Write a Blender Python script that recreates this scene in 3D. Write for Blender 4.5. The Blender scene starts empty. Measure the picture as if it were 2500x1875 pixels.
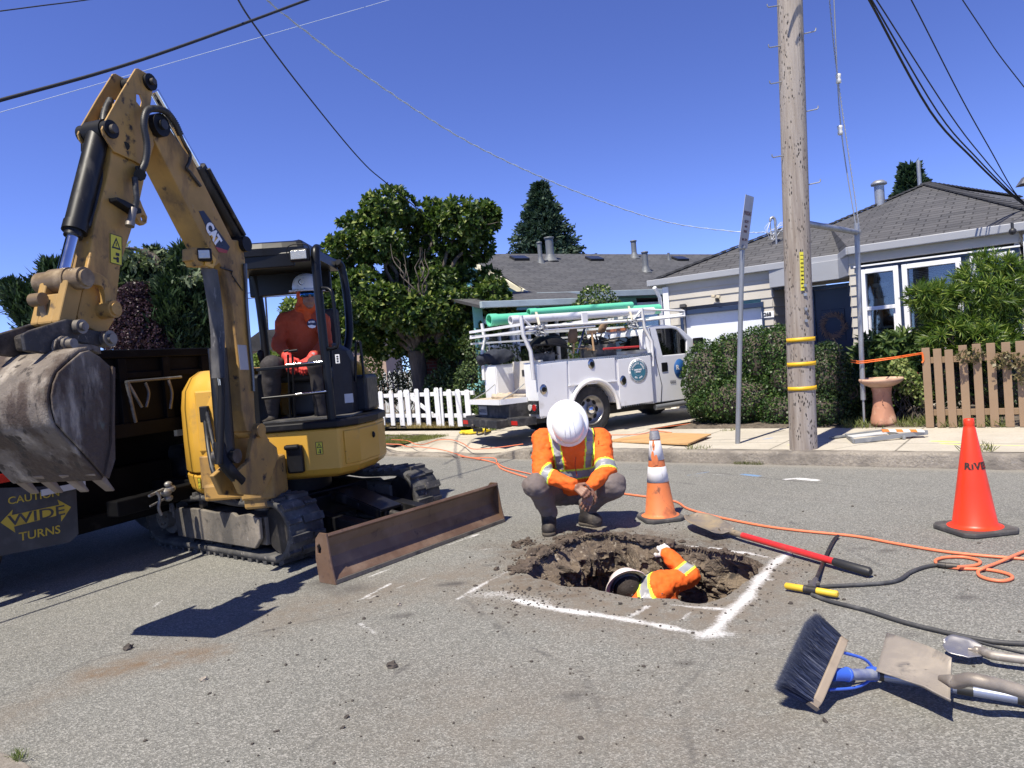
import bpy,bmesh,math,random
import numpy as np
from mathutils import Vector,Matrix,noise as mnoise
R=math.radians
SC=bpy.context.scene
COL=SC.collection
random.seed(7);RNG=np.random.default_rng(7)
CAMH,PITCH,ROLL,FPX=1.42,math.atan(62.5/1800),R(4.6),1800.0
cam_d=bpy.data.cameras.new("camera");cam=bpy.data.objects.new("camera",cam_d);COL.objects.link(cam)
cam_d.sensor_width=36;cam_d.lens=36*FPX/2500;cam_d.clip_start=0.05;cam_d.clip_end=2000
CM=Matrix.Rotation(math.pi/2-PITCH,3,'X')@Matrix.Rotation(-ROLL,3,'Z')
cam.matrix_world=Matrix.Translation((0,0,CAMH))@CM.to_4x4()
SC.camera=cam
SUN_AZ,SUN_EL=R(34),R(60.5)
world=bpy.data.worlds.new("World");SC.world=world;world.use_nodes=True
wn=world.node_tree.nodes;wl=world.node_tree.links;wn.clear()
sky=wn.new('ShaderNodeTexSky');sky.sky_type='NISHITA';sky.sun_disc=False
sky.sun_elevation=SUN_EL;sky.sun_rotation=SUN_AZ+math.pi
sky.air_density=1.0;sky.dust_density=0.0;sky.ozone_density=5.0;sky.altitude=0
hs=wn.new('ShaderNodeHueSaturation');hs.inputs['Saturation'].default_value=1.12;hs.inputs['Hue'].default_value=0.524
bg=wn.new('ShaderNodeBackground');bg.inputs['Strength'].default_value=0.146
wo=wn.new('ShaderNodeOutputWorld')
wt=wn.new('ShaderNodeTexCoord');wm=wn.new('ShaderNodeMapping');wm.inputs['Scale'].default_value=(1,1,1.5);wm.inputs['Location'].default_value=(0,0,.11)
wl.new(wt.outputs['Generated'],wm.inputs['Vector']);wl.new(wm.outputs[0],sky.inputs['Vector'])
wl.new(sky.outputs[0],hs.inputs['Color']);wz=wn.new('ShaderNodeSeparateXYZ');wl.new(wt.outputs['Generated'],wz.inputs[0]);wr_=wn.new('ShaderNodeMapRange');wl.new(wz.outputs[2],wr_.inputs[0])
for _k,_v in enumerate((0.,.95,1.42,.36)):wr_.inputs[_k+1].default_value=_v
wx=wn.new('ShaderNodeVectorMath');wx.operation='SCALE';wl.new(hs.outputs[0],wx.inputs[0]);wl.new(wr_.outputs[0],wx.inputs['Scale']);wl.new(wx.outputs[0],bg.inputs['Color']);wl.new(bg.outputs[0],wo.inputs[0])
sd=bpy.data.lights.new("sun",'SUN');sd.energy=5.0;sd.angle=R(0.53);sd.color=(1.0,0.93,0.80)
sun=bpy.data.objects.new("sun",sd);COL.objects.link(sun)
ld=Vector((math.sin(SUN_AZ)*math.cos(SUN_EL),math.cos(SUN_AZ)*math.cos(SUN_EL),-math.sin(SUN_EL)))
sun.rotation_euler=ld.to_track_quat('-Z','Y').to_euler()
SC.view_settings.view_transform='Standard';SC.view_settings.look='None'
SC.view_settings.exposure=0.6;SC.view_settings.gamma=1
try:SC.cycles.max_bounces=6;SC.cycles.transparent_max_bounces=12
except Exception:pass
def ray(px,py):return CM@Vector(((px-1250)/FPX,-(py-937.5)/FPX,-1))
def G(px,py,z=0.0):
 d=ray(px,py);return Vector((0,0,CAMH))+d*((z-CAMH)/d.z)
def D(px,py,Y):
 d=ray(px,py);return Vector((0,0,CAMH))+d*(Y/d.y)
def hit(px,py,p0,n):
 d=ray(px,py);c=Vector((0,0,CAMH));n=Vector(n);return c+d*((Vector(p0)-c).dot(n)/d.dot(n))
def V(*a):return Vector(a)
KD=V(.799,-.601,0).normalized();ND=V(-KD.y,KD.x,0);KERB=8.27
def ST(s,t,z=0.0):return KD*s+ND*t+V(0,0,z)
def toST(p):return(p.dot(KD),p.dot(ND))
def nt(name):
 m=bpy.data.materials.new(name);m.use_nodes=True
 n=m.node_tree.nodes;b=n['Principled BSDF'];return m,n,m.node_tree.links,b
def rgba(c):return(c[0],c[1],c[2],1)
def tex_noise(n,l,co,scale,detail=4,rough=.55,dist=0.0):
 t=n.new('ShaderNodeTexNoise');t.inputs['Scale'].default_value=scale;t.inputs['Detail'].default_value=detail
 t.inputs['Roughness'].default_value=rough;t.inputs['Distortion'].default_value=dist
 if co is not None:l.new(co,t.inputs['Vector'])
 return t.outputs['Fac']
def ramp(n,l,f,lo,hi,a=0.,b=1.):
 r=n.new('ShaderNodeMapRange');r.inputs['From Min'].default_value=lo;r.inputs['From Max'].default_value=hi
 r.inputs['To Min'].default_value=a;r.inputs['To Max'].default_value=b;l.new(f,r.inputs['Value']);return r.outputs[0]
def mixc(n,l,f,a,b):
 m=n.new('ShaderNodeMix');m.data_type='RGBA'
 if isinstance(f,(int,float)):m.inputs['Factor'].default_value=f
 else:l.new(f,m.inputs['Factor'])
 for i,v in((6,a),(7,b)):
  if isinstance(v,tuple):m.inputs[i].default_value=rgba(v)
  else:l.new(v,m.inputs[i])
 return m.outputs[2]
def mth(n,l,op,a,b=None):
 m=n.new('ShaderNodeMath');m.operation=op
 for i,v in((0,a),(1,b)):
  if v is None:continue
  if isinstance(v,(int,float)):m.inputs[i].default_value=v
  else:l.new(v,m.inputs[i])
 return m.outputs[0]
_mats={}
def mat(name,c,rough=.6,metal=0.,layers=(),bump=None,var=.12,vs=3.,spec=None,coat=0.,stretch=None,trans=0.):
 """layers: (colour, scale, lo, hi[, stretch]) mixed on by noise; bump: (scale, strength)"""
 if name in _mats:return _mats[name]
 m,n,l,b=nt(name)
 tc=n.new('ShaderNodeTexCoord');co=tc.outputs['Object']
 def st(v):
  if not v:return co
  mp=n.new('ShaderNodeMapping');mp.inputs['Scale'].default_value=v;l.new(co,mp.inputs['Vector']);return mp.outputs[0]
 f=tex_noise(n,l,st(stretch),vs,5)
 col=mixc(n,l,ramp(n,l,f,.3,.7),tuple(x*(1-var)for x in c),tuple(min(1,x*(1+var))for x in c))
 rg=None
 for ly in layers:
  f=tex_noise(n,l,st(ly[4]if len(ly)>4 else stretch),ly[1],6,.6)
  k=ramp(n,l,f,ly[2],ly[3]);col=mixc(n,l,k,col,ly[0])
  rg=k if rg is None else mth(n,l,'MAXIMUM',rg,k)
 l.new(col,b.inputs['Base Color']);b.inputs['Metallic'].default_value=metal
 if rg is not None and rough<.6:l.new(ramp(n,l,rg,0,1,rough,.8),b.inputs['Roughness'])
 else:
  rf=tex_noise(n,l,co,vs*6,3);l.new(ramp(n,l,rf,.3,.7,max(.02,rough*.85),min(1,rough*1.15)),b.inputs['Roughness'])
 if spec is not None:b.inputs['Specular IOR Level'].default_value=spec
 if coat:b.inputs['Coat Weight'].default_value=coat
 if bump:
  h=tex_noise(n,l,st(stretch),bump[0],6,.65);bp=n.new('ShaderNodeBump')
  bp.inputs['Strength'].default_value=bump[1];bp.inputs['Distance'].default_value=bump[2]if len(bump)>2 else.02
  l.new(h,bp.inputs['Height']);l.new(bp.outputs[0],b.inputs['Normal'])
 if trans:b.inputs['Transmission Weight'].default_value=trans
 _mats[name]=m;return m
def leafmat(name,c1,c2,c3=None,rough=.45,tr=.25):
 if name in _mats:return _mats[name]
 m,n,l,b=nt(name)
 g=n.new('ShaderNodeNewGeometry');r=g.outputs['Random Per Island']
 cr=n.new('ShaderNodeValToRGB');e=cr.color_ramp.elements
 e[0].color=rgba(c1);e[1].color=rgba(c2 if c3 is None else c3);e[0].position=.1;e[1].position=1
 if c3 is not None:x=e.new(.72);x.color=rgba(c2)
 l.new(r,cr.inputs[0]);l.new(cr.outputs[0],b.inputs['Base Color']);b.inputs['Roughness'].default_value=rough;b.inputs['Specular IOR Level'].default_value=.28
 t=n.new('ShaderNodeBsdfTranslucent');l.new(mixc(n,l,.5,cr.outputs[0],(c2[0]*1.6,c2[1]*1.8,c2[2]*.6)),t.inputs[0])
 mx=n.new('ShaderNodeMixShader');mx.inputs[0].default_value=tr
 l.new(b.outputs[0],mx.inputs[1]);l.new(t.outputs[0],mx.inputs[2]);l.new(mx.outputs[0],n['Material Output'].inputs[0])
 _mats[name]=m;return m
ORG={}
def tag(o,label=None,cat=None,group=None,kind=None):
 if label:o['label']=label
 if cat:o['category']=cat
 if group:o['group']=group
 if kind:o['kind']=kind
 return o
def thing(name,label,cat,loc=(0,0,0),group=None):
 o=bpy.data.objects.new(name,None);COL.objects.link(o);o.location=loc;o.empty_display_size=.1
 ORG[o.name]=Vector(loc);return tag(o,label,cat,group)
def link(name,me,parent=None,m=None,world=True,bevel=0,smooth=False,seg=2,origin=None):
 o=bpy.data.objects.new(name,me);COL.objects.link(o)
 org=Vector((0,0,0))
 if parent is not None:
  o.parent=parent;org=ORG[parent.name]
 if origin is not None and parent is None:o.location=origin;org=Vector(origin)
 if world and org.length>0:me.transform(Matrix.Translation(-org))
 ORG[o.name]=org if(parent is not None or origin is not None)else Vector((0,0,0))
 if m is not None:
  for x in(m if isinstance(m,(list,tuple))else[m]):me.materials.append(x)
 if smooth:
  me.polygons.foreach_set('use_smooth',[True]*len(me.polygons))
 if bevel:
  b=o.modifiers.new('bevel','BEVEL');b.width=bevel;b.segments=seg;b.limit_method='ANGLE';b.angle_limit=R(35)
  b.harden_normals=False
 return o
def copy_tree(o,loc=None,rz=None,label=None,parent=None):
 c=o.copy();COL.objects.link(c);c.parent=parent
 if loc is not None:c.location=loc
 if rz is not None:c.rotation_euler=(0,0,rz)
 if label:c['label']=label
 for ch in list(o.children):copy_tree(ch,parent=c)
 return c
def frame(o,x=None,y=None,z=None):
 """4x4 from origin and axes (missing one derived)"""
 if z is None:z=Vector(x).cross(Vector(y))
 elif y is None:y=Vector(z).cross(Vector(x))
 elif x is None:x=Vector(y).cross(Vector(z))
 x,y,z=Vector(x).normalized(),Vector(y).normalized(),Vector(z).normalized()
 M=Matrix.Identity(4)
 for i in range(3):M[i][0],M[i][1],M[i][2],M[i][3]=x[i],y[i],z[i],o[i]
 return M
def rotz(a,o=(0,0,0)):return Matrix.Translation(o)@Matrix.Rotation(a,4,'Z')
def along(a,b):
 """matrix with z from a to b, origin a"""
 d=(Vector(b)-Vector(a));z=d.normalized();up=V(0,0,1)if abs(z.z)<.95 else V(1,0,0)
 x=up.cross(z).normalized();return frame(a,x=x,z=z)
class MB:
 def __init__(s,M=None):s.v=[];s.f=[];s.mi=[];s.uv=[];s.sm=[];s.M=M or Matrix.Identity(4);s.cur=0;s.smooth=False
 def add(s,vs,fs,uvs=None,sm=None):
  k=len(s.v);M=s.M;s.v+=[tuple(M@Vector(p))for p in vs]
  for i,f in enumerate(fs):
   s.f.append(tuple(k+j for j in f));s.mi.append(s.cur);s.uv.append(uvs[i]if uvs else None);s.sm.append(s.smooth if sm is None else sm)
 def box(s,c,d,m=None,taper=None):
  x,y,z=d[0]/2,d[1]/2,d[2]/2;m=m or Matrix.Identity(4);t=taper or(1,1)
  vs=[m@(V(c[0]+i*x*(t[0]if k>0 else 1),c[1]+j*y*(t[1]if k>0 else 1),c[2]+k*z))for k in(-1,1)for j in(-1,1)for i in(-1,1)]
  s.add(vs,[(0,2,3,1),(4,5,7,6),(0,1,5,4),(2,6,7,3),(0,4,6,2),(1,3,7,5)],sm=False)
 def bx(s,a,b):
  s.box([(a[i]+b[i])/2 for i in range(3)],[abs(b[i]-a[i])for i in range(3)])
 def bar(s,a,b,w,h,up=None):
  a,b=Vector(a),Vector(b);z=(b-a).normalized();up=Vector(up)if up else(V(0,0,1)if abs(z.z)<.95 else V(1,0,0))
  x=up.cross(z).normalized();m=frame(a,x=x,z=z);s.box((0,0,(b-a).length/2),(w,h,(b-a).length),m)
 def prism(s,pts,h0,h1,m=None):
  """closed 2D outline (x,y), extruded along z h0..h1"""
  m=m or Matrix.Identity(4);n=len(pts)
  vs=[m@V(p[0],p[1],h0)for p in pts]+[m@V(p[0],p[1],h1)for p in pts]
  ar=sum(pts[i][0]*pts[(i+1)%n][1]-pts[(i+1)%n][0]*pts[i][1]for i in range(n))
  o=range(n)if ar>0 else range(n-1,-1,-1);o=list(o)
  fs=[tuple(o[::-1]),tuple(n+i for i in o)]+[(o[i],o[(i+1)%n],n+o[(i+1)%n],n+o[i])for i in range(n)]
  s.add(vs,fs,sm=False)
 def cyl(s,a,b,r0,r1=None,n=16,cap=True):
  r1=r0 if r1 is None else r1;m=along(a,b);L=(Vector(b)-Vector(a)).length
  vs=[m@V(r*math.cos(2*math.pi*i/n),r*math.sin(2*math.pi*i/n),z)for r,z in((r0,0),(r1,L))for i in range(n)]
  s.add(vs,[(i,(i+1)%n,n+(i+1)%n,n+i)for i in range(n)],sm=True)
  if cap:s.add(vs,[tuple(range(n-1,-1,-1)),tuple(range(n,2*n))],sm=False)
 def tube(s,pts,r,n=8,cap=True):
  pts=[Vector(p)for p in pts];N=len(pts);rs=r if isinstance(r,(list,tuple))else[r]*N
  t=[(pts[min(i+1,N-1)]-pts[max(i-1,0)]).normalized()for i in range(N)]
  u=V(0,0,1)if abs(t[0].z)<.9 else V(1,0,0);x=(u-t[0]*u.dot(t[0])).normalized();vs=[]
  for i in range(N):
   x=(x-t[i]*x.dot(t[i])).normalized();y=t[i].cross(x)
   vs+=[pts[i]+(x*math.cos(2*math.pi*k/n)+y*math.sin(2*math.pi*k/n))*rs[i]for k in range(n)]
  fs=[(i*n+k,i*n+(k+1)%n,(i+1)*n+(k+1)%n,(i+1)*n+k)for i in range(N-1)for k in range(n)]
  s.add(vs,fs,sm=True)
  if cap:s.add(vs,[tuple(range(n-1,-1,-1)),tuple((N-1)*n+k for k in range(n))],sm=False)
 def lathe(s,prof,m=None,n=24,close=False,ang=2*math.pi,sx=1,sy=1):
  m=m or Matrix.Identity(4);N=len(prof);full=abs(ang-2*math.pi)<1e-6;K=n if full else n+1
  vs=[m@V(r*math.cos(ang*k/n)*sx,r*math.sin(ang*k/n)*sy,z)for r,z in prof for k in range(K)]
  fs=[(i*K+k,i*K+(k+1)%K,(i+1)*K+(k+1)%K,(i+1)*K+k)for i in range(N-1)for k in range(n)]
  s.add(vs,fs,sm=True)
 def sph(s,c,r,n=12,sc=(1,1,1),m=None):
  c=Vector(c);mm=Matrix.Translation(c)@(m or Matrix.Identity(4))@Matrix.Diagonal((sc[0],sc[1],sc[2],1))
  s.lathe([(max(1e-4,r*math.cos(a)),r*math.sin(a))for a in[math.pi*(i/(n//2)-.5)for i in range(n//2+1)]],mm,n)
 def quad(s,a,b,c,d,uv=None):s.add([a,b,c,d],[(0,1,2,3)],[uv]if uv else None,sm=False)
 def mesh(s,name='m'):
  me=bpy.data.meshes.new(name);me.from_pydata(s.v,[],s.f)
  me.polygons.foreach_set('material_index',s.mi);me.polygons.foreach_set('use_smooth',s.sm)
  if any(u is not None for u in s.uv):
   ul=me.uv_layers.new(name='UVMap');d=[]
   for f,u in zip(s.f,s.uv):
    for j in range(len(f)):d+=list(u[j])if u is not None else[0,0]
   ul.data.foreach_set('uv',d)
  me.update();return me
 def build(s,name,m,parent=None,bevel=0,**k):
  me=s.mesh(name);return link(name,me,parent,m,bevel=bevel,**k)
def crv(pts,n=6):
 """Catmull-Rom through points"""
 P=[Vector(p)for p in pts];P=[P[0]*2-P[1]]+P+[P[-1]*2-P[-2]];out=[]
 for i in range(1,len(P)-2):
  a,b,c,d=P[i-1:i+3]
  for k in range(n):
   t=k/n;out.append(.5*((2*b)+(c-a)*t+(2*a-5*b+4*c-d)*t*t+(3*b-a-3*c+d)*t**3))
 out.append(P[-2]);return out
def text_mesh(s,M,size,extrude=.001,squash=1.,bold=0.,space=1.,align='CENTER'):
 cu=bpy.data.curves.new('t','FONT');cu.body=s;cu.size=size;cu.extrude=extrude;cu.offset=bold;cu.space_character=space
 cu.align_x=align;cu.align_y='CENTER';cu.resolution_u=3
 o=bpy.data.objects.new('t',cu);COL.objects.link(o)
 dg=bpy.context.evaluated_depsgraph_get();me=bpy.data.meshes.new_from_object(o.evaluated_get(dg))
 bpy.data.objects.remove(o);bpy.data.curves.remove(cu)
 me.transform(M@Matrix.Diagonal((squash,1,1,1)));return me
def text(name,s,M,size,m,parent,**k):
 return link(name,text_mesh(s,M,size,**k),parent,m)
def cap(P,a,b,ra,rb=None):
 rb=ra if rb is None else rb;a=np.array(a);b=np.array(b);ba=b-a;pa=P-a
 h=np.clip((pa@ba)/max(1e-9,ba@ba),0,1);return np.linalg.norm(pa-h[:,None]*ba,axis=1)-(ra+(rb-ra)*h)
def ell(P,c,r,rot=None):
 q=P-np.array(c)
 if rot is not None:q=q@np.array(rot)
 r=np.array(r);k0=np.linalg.norm(q/r,axis=1);k1=np.linalg.norm(q/(r*r),axis=1)+1e-9;return k0*(k0-1)/k1
def rbox(P,c,d,r,rot=None):
 q=P-np.array(c)
 if rot is not None:q=q@np.array(rot)
 q=np.abs(q)-(np.array(d)-r);return np.linalg.norm(np.maximum(q,0),axis=1)+np.minimum(q.max(axis=1),0)-r
def smin(a,b,k):
 h=np.clip(.5+.5*(b-a)/k,0,1);return b+(a-b)*h-k*h*(1-h)
def surf(f,lo,hi,h):
 """surface nets; returns verts, quads"""
 lo=np.array(lo,float);hi=np.array(hi,float);n=np.ceil((hi-lo)/h).astype(int)+1
 ax=[lo[i]+h*np.arange(n[i])for i in range(3)]
 X,Y,Z=np.meshgrid(*ax,indexing='ij');P=np.stack([X.ravel(),Y.ravel(),Z.ravel()],1)
 val=np.concatenate([f(P[i:i+400000])for i in range(0,len(P),400000)]).reshape(n)
 c=[(i,j,k)for i in(0,1)for j in(0,1)for k in(0,1)];m=n-1
 cv=np.stack([val[i:i+m[0],j:j+m[1],k:k+m[2]]for i,j,k in c],-1)
 ins=cv<0;act=ins.any(-1)&~ins.all(-1);idx=-np.ones(m,int);ai=np.argwhere(act);idx[act]=np.arange(len(ai))
 a=cv[act];co=np.array(c,float);s=np.zeros((len(a),3));w=np.zeros(len(a))
 for p in range(8):
  for q in range(p+1,8):
   if sum(abs(c[p][t]-c[q][t])for t in range(3))!=1:continue
   x=(a[:,p]<0)!=(a[:,q]<0);t=a[:,p]/(a[:,p]-a[:,q]+1e-12);t=np.clip(t,0,1)
   s+=np.where(x[:,None],co[p]+(co[q]-co[p])*t[:,None],0);w+=x
 v=lo+h*(ai+s/w[:,None]);F=[]
 for d in range(3):
  e=[1,1,1];sl0=[slice(1,m[t])for t in range(3)];sl1=[slice(1,m[t])for t in range(3)]
  sl0[d]=slice(0,m[d]);sl1[d]=slice(1,m[d]+1)
  A=val[tuple(sl0)]<0;B=val[tuple(sl1)]<0;g=np.argwhere(A!=B);o=np.array([1,1,1]);o[d]=0;g=g+o
  fl=A[A!=B];u,w2=[(1,2),(2,0),(0,1)][d];eu=np.zeros(3,int);eu[u]=1;ew=np.zeros(3,int);ew[w2]=1
  def I(q):return idx[q[:,0],q[:,1],q[:,2]]
  q=np.stack([I(g-eu-ew),I(g-ew),I(g),I(g-eu)],1);q[~fl]=q[~fl][:,::-1];F.append(q)
 F=np.concatenate(F);F=F[(F>=0).all(1)];return v,F
def npmesh(name,v,F,mi=None,smooth=True):
 me=bpy.data.meshes.new(name);me.vertices.add(len(v));me.vertices.foreach_set('co',np.asarray(v,np.float32).ravel())
 k=F.shape[1];me.loops.add(F.size);me.loops.foreach_set('vertex_index',F.ravel().astype(np.int32));me.polygons.add(len(F))
 me.polygons.foreach_set('loop_start',np.arange(0,F.size,k,dtype=np.int32));
 try:me.polygons.foreach_set('loop_total',np.full(len(F),k,np.int32))
 except Exception:pass
 if mi is not None:me.polygons.foreach_set('material_index',np.asarray(mi,np.int32))
 me.polygons.foreach_set('use_smooth',[smooth]*len(F));me.update(calc_edges=True);return me
def vnoise(P,s,seed=0):
 """cheap smooth 3D value noise in numpy, -1..1"""
 q=P*s+seed*17.3;i=np.floor(q).astype(np.int64);f=q-i;f=f*f*(3-2*f)
 def hsh(a):
  x=(a[:,0]*374761393+a[:,1]*668265263+a[:,2]*2147483647+seed*69069)&0xffffffff
  x=((x^(x>>13))*1274126177)&0xffffffff;return((x^(x>>16))&0xffff)/32767.5-1
 r=0
 for a in(0,1):
  for b in(0,1):
   for c in(0,1):
    w=(f[:,0]if a else 1-f[:,0])*(f[:,1]if b else 1-f[:,1])*(f[:,2]if c else 1-f[:,2]);r=r+w*hsh(i+np.array([a,b,c]))
 return r
def fbm(P,s,o=4,seed=0):return sum(vnoise(P,s*2**k,seed+k)/2**k for k in range(o))
LEAFS={'leaf':(np.array([[0,0,0],[.26,.35,.05],[.2,.75,.02],[0,1,-.12],[-.2,.75,.02],[-.26,.35,.05],[0,.5,-.03]]),[(0,1,6,6),(1,2,3,6),(6,3,4,5),(0,6,5,5)]),'oval':(np.array([[0,0,0],[.32,.5,.04],[0,1,-.05],[-.32,.5,.04]]),[(0,1,2,3)]),'blade':(np.array([[-.05,0,0],[.05,0,0],[.06,.6,.0],[0,1,-.1],[-.06,.6,0]]),[(0,1,2,4),(4,2,3,3)]),'spray':(np.array([[-.04,0,0],[.04,0,0],[.16,.35,.03],[.05,.5,0],[.1,.72,.02],[0,1,0],[-.1,.72,-.02],[-.05,.5,0],[-.16,.35,-.03]]),[(0,1,2,8),(8,2,3,7),(7,3,4,6),(6,4,5,5)]),}
def leaf_mesh(name,pos,dirs,ups,size,kind='leaf',wid=1.):
 """pos (N,3) bases, dirs leaf direction, ups approx normals, size (N,)"""
 T,FS=LEAFS[kind];pos,dirs,ups=map(lambda a:np.asarray(a,float),(pos,dirs,ups))
 y=dirs/np.linalg.norm(dirs,axis=1,keepdims=True);x=np.cross(y,ups);x/=np.linalg.norm(x,axis=1,keepdims=True)+1e-9;z=np.cross(x,y)
 T=T*np.array([wid,1,1]);S=size[:,None,None]
 v=pos[:,None,:]+S*(T[None,:,0:1]*x[:,None]+T[None,:,1:2]*y[:,None]+T[None,:,2:3]*z[:,None])
 N,K=len(pos),len(T);base=(np.arange(N)*K)[:,None]
 me=bpy.data.meshes.new(name);v=v.reshape(-1,3)
 tris=[f[:3]for f in FS if f[2]==f[3]];quads=[f for f in FS if f[2]!=f[3]]
 lv=[];ls=[];lt=[];off=0
 for g,k in((tris,3),(quads,4)):
  for f in g:
   q=base+np.array(f)[None,:k];lv.append(q.ravel());ls.append(off+np.arange(N)*k);lt.append(np.full(N,k));off+=N*k
 lv,ls,lt=map(np.concatenate,(lv,ls,lt))
 me.vertices.add(len(v));me.vertices.foreach_set('co',v.astype(np.float32).ravel());me.loops.add(len(lv));me.loops.foreach_set('vertex_index',lv.astype(np.int32))
 me.polygons.add(len(ls));me.polygons.foreach_set('loop_start',ls.astype(np.int32))
 try:me.polygons.foreach_set('loop_total',lt.astype(np.int32))
 except Exception:pass
 me.polygons.foreach_set('use_smooth',[True]*len(ls));me.update(calc_edges=True);return me
def rdir(n):d=RNG.normal(size=(n,3));return d/np.linalg.norm(d,axis=1,keepdims=True)
def rosettes(cent,axes,per,size,spread=.9,up=.3):
 """whorls of leaves round each twig end"""
 N=len(cent);c=np.repeat(cent,per,0);a=np.repeat(axes,per,0);r=rdir(N*per)
 d=a*up+r*spread;d/=np.linalg.norm(d,axis=1,keepdims=True);u=a+.5*rdir(N*per)
 return c+d*size*.05,d,u,size*RNG.uniform(.65,1.25,N*per)
def shell_points(clumps,n,fill=.25,seed=0,lo=-9,inner=.55):
 """points on the outer skin of a union of ellipsoids (c, r3); returns pos, outward axis"""
 C=np.array([c for c,r in clumps],float);Rr=np.array([r for c,r in clumps],float)
 wgt=(Rr.prod(1))**(2/3);k=RNG.choice(len(C),n*3,p=wgt/wgt.sum());d=rdir(n*3)
 rad=np.where(RNG.random(n*3)<fill,RNG.uniform(inner,.95,n*3),RNG.uniform(.9,1.06,n*3))
 p=C[k]+d*Rr[k]*rad[:,None];p+=.12*Rr[k]*fbm(p,2.2,2,seed)[:,None]*d
 q=(p[:,None]-C[None])/Rr[None];ins=((q**2).sum(2)<.6).sum(1)
 ok=(ins==0)|(RNG.random(n*3)<.12)|((rad<.9)&(ins<=1)&(RNG.random(n*3)<.5));ok&=p[:,2]>lo
 p=p[ok][:n];d=d[ok][:n];ax=d+np.array([0,0,.35]);return p,ax/np.linalg.norm(ax,axis=1,keepdims=True)
def limb(mb,a,b,r0,r1,wig=.06,n=6,seed=0):
 a,b=Vector(a),Vector(b);L=(b-a).length;pts=[]
 rs=random.Random(seed)
 for i in range(n+1):
  t=i/n;o=V(rs.uniform(-1,1),rs.uniform(-1,1),rs.uniform(-.4,.4))*wig*L*(1 if 0<i<n else 0);pts.append(a.lerp(b,t)+o)
 pts=crv(pts,2);mb.tube(pts,[r0+(r1-r0)*i/(len(pts)-1)for i in range(len(pts))],8);return pts
# ================================================================ ground
def crop(x,y):return(1100+.4069*x,1250+.4069*y)
RIM_PX=[(440,352),(500,398),(575,408),(650,440),(745,452),(830,452),(890,470),(935,480),(1030,503),(1150,516),(1260,516),(1350,524),(1420,542),(1492,552),(1590,532),(1650,506),(1682,488),(1745,440),(1790,405),(1842,375),(1872,322),(1850,292),(1760,262),(1650,238),(1480,216),(1320,205),(1220,190),(1150,182),(1050,160),(960,146),(880,150),(800,152),(720,178),(650,208),(570,252),(500,296)]
_r0=[G(*crop(*p))for p in RIM_PX]
RIM=[]
for i,p in enumerate(_r0):
 q=_r0[(i+1)%len(_r0)];n=max(1,int((q-p).length/.02))
 for k in range(n):
  r=p.lerp(q,k/n);w=.018*mnoise.noise(r*9)+.01*mnoise.noise(r*31);c=V(.9,4.9,0);RIM.append(r+(r-c).normalized()*w)
HOLE_C=sum(RIM,V(0,0,0))/len(RIM)
def seg_group():
 g=bpy.data.node_groups.new('seg_distance','ShaderNodeTree')
 for nm in('P','A','B'):g.interface.new_socket(nm,in_out='INPUT',socket_type='NodeSocketVector')
 g.interface.new_socket('D',in_out='OUTPUT',socket_type='NodeSocketFloat')
 n=g.nodes;l=g.links;i=n.new('NodeGroupInput');o=n.new('NodeGroupOutput')
 def vm(op,a,b=None):
  m=n.new('ShaderNodeVectorMath');m.operation=op;l.new(a,m.inputs[0])
  if b is not None:l.new(b,m.inputs[1])
  return m
 ba=vm('SUBTRACT',i.outputs['B'],i.outputs['A']).outputs[0];pa=vm('SUBTRACT',i.outputs['P'],i.outputs['A']).outputs[0]
 dv=n.new('ShaderNodeMath');dv.operation='DIVIDE';dv.use_clamp=True
 l.new(vm('DOT_PRODUCT',pa,ba).outputs['Value'],dv.inputs[0]);l.new(vm('DOT_PRODUCT',ba,ba).outputs['Value'],dv.inputs[1])
 sc=vm('SCALE',ba);l.new(dv.outputs[0],sc.inputs['Scale'])
 ln=vm('LENGTH',vm('SUBTRACT',pa,sc.outputs[0]).outputs[0]);l.new(ln.outputs['Value'],o.inputs[0]);return g
SEG=seg_group()
def stroke(n,l,co,pts,w,soft=1.):
 """mask of a sprayed line: pts world points, w half width"""
 out=None
 for a,b in zip(pts[:-1],pts[1:]):
  s=n.new('ShaderNodeGroup');s.node_tree=SEG;l.new(co,s.inputs['P']);s.inputs['A'].default_value=tuple(a);s.inputs['B'].default_value=tuple(b)
  out=s.outputs[0]if out is None else mth(n,l,'MINIMUM',out,s.outputs[0])
 return ramp(n,l,out,w*(1+soft),w*max(0,(1-soft)),0,1)
def segd(P,pts):
 out=None
 for a,b in zip(pts[:-1],pts[1:]):
  a=np.array(a[:2]);b=np.array(b[:2]);ba=b-a;h=np.clip(((P-a)@ba)/(ba@ba),0,1);d=np.linalg.norm(P-a-h[:,None]*ba,axis=1);out=d if out is None else np.minimum(out,d)
 return out
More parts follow.
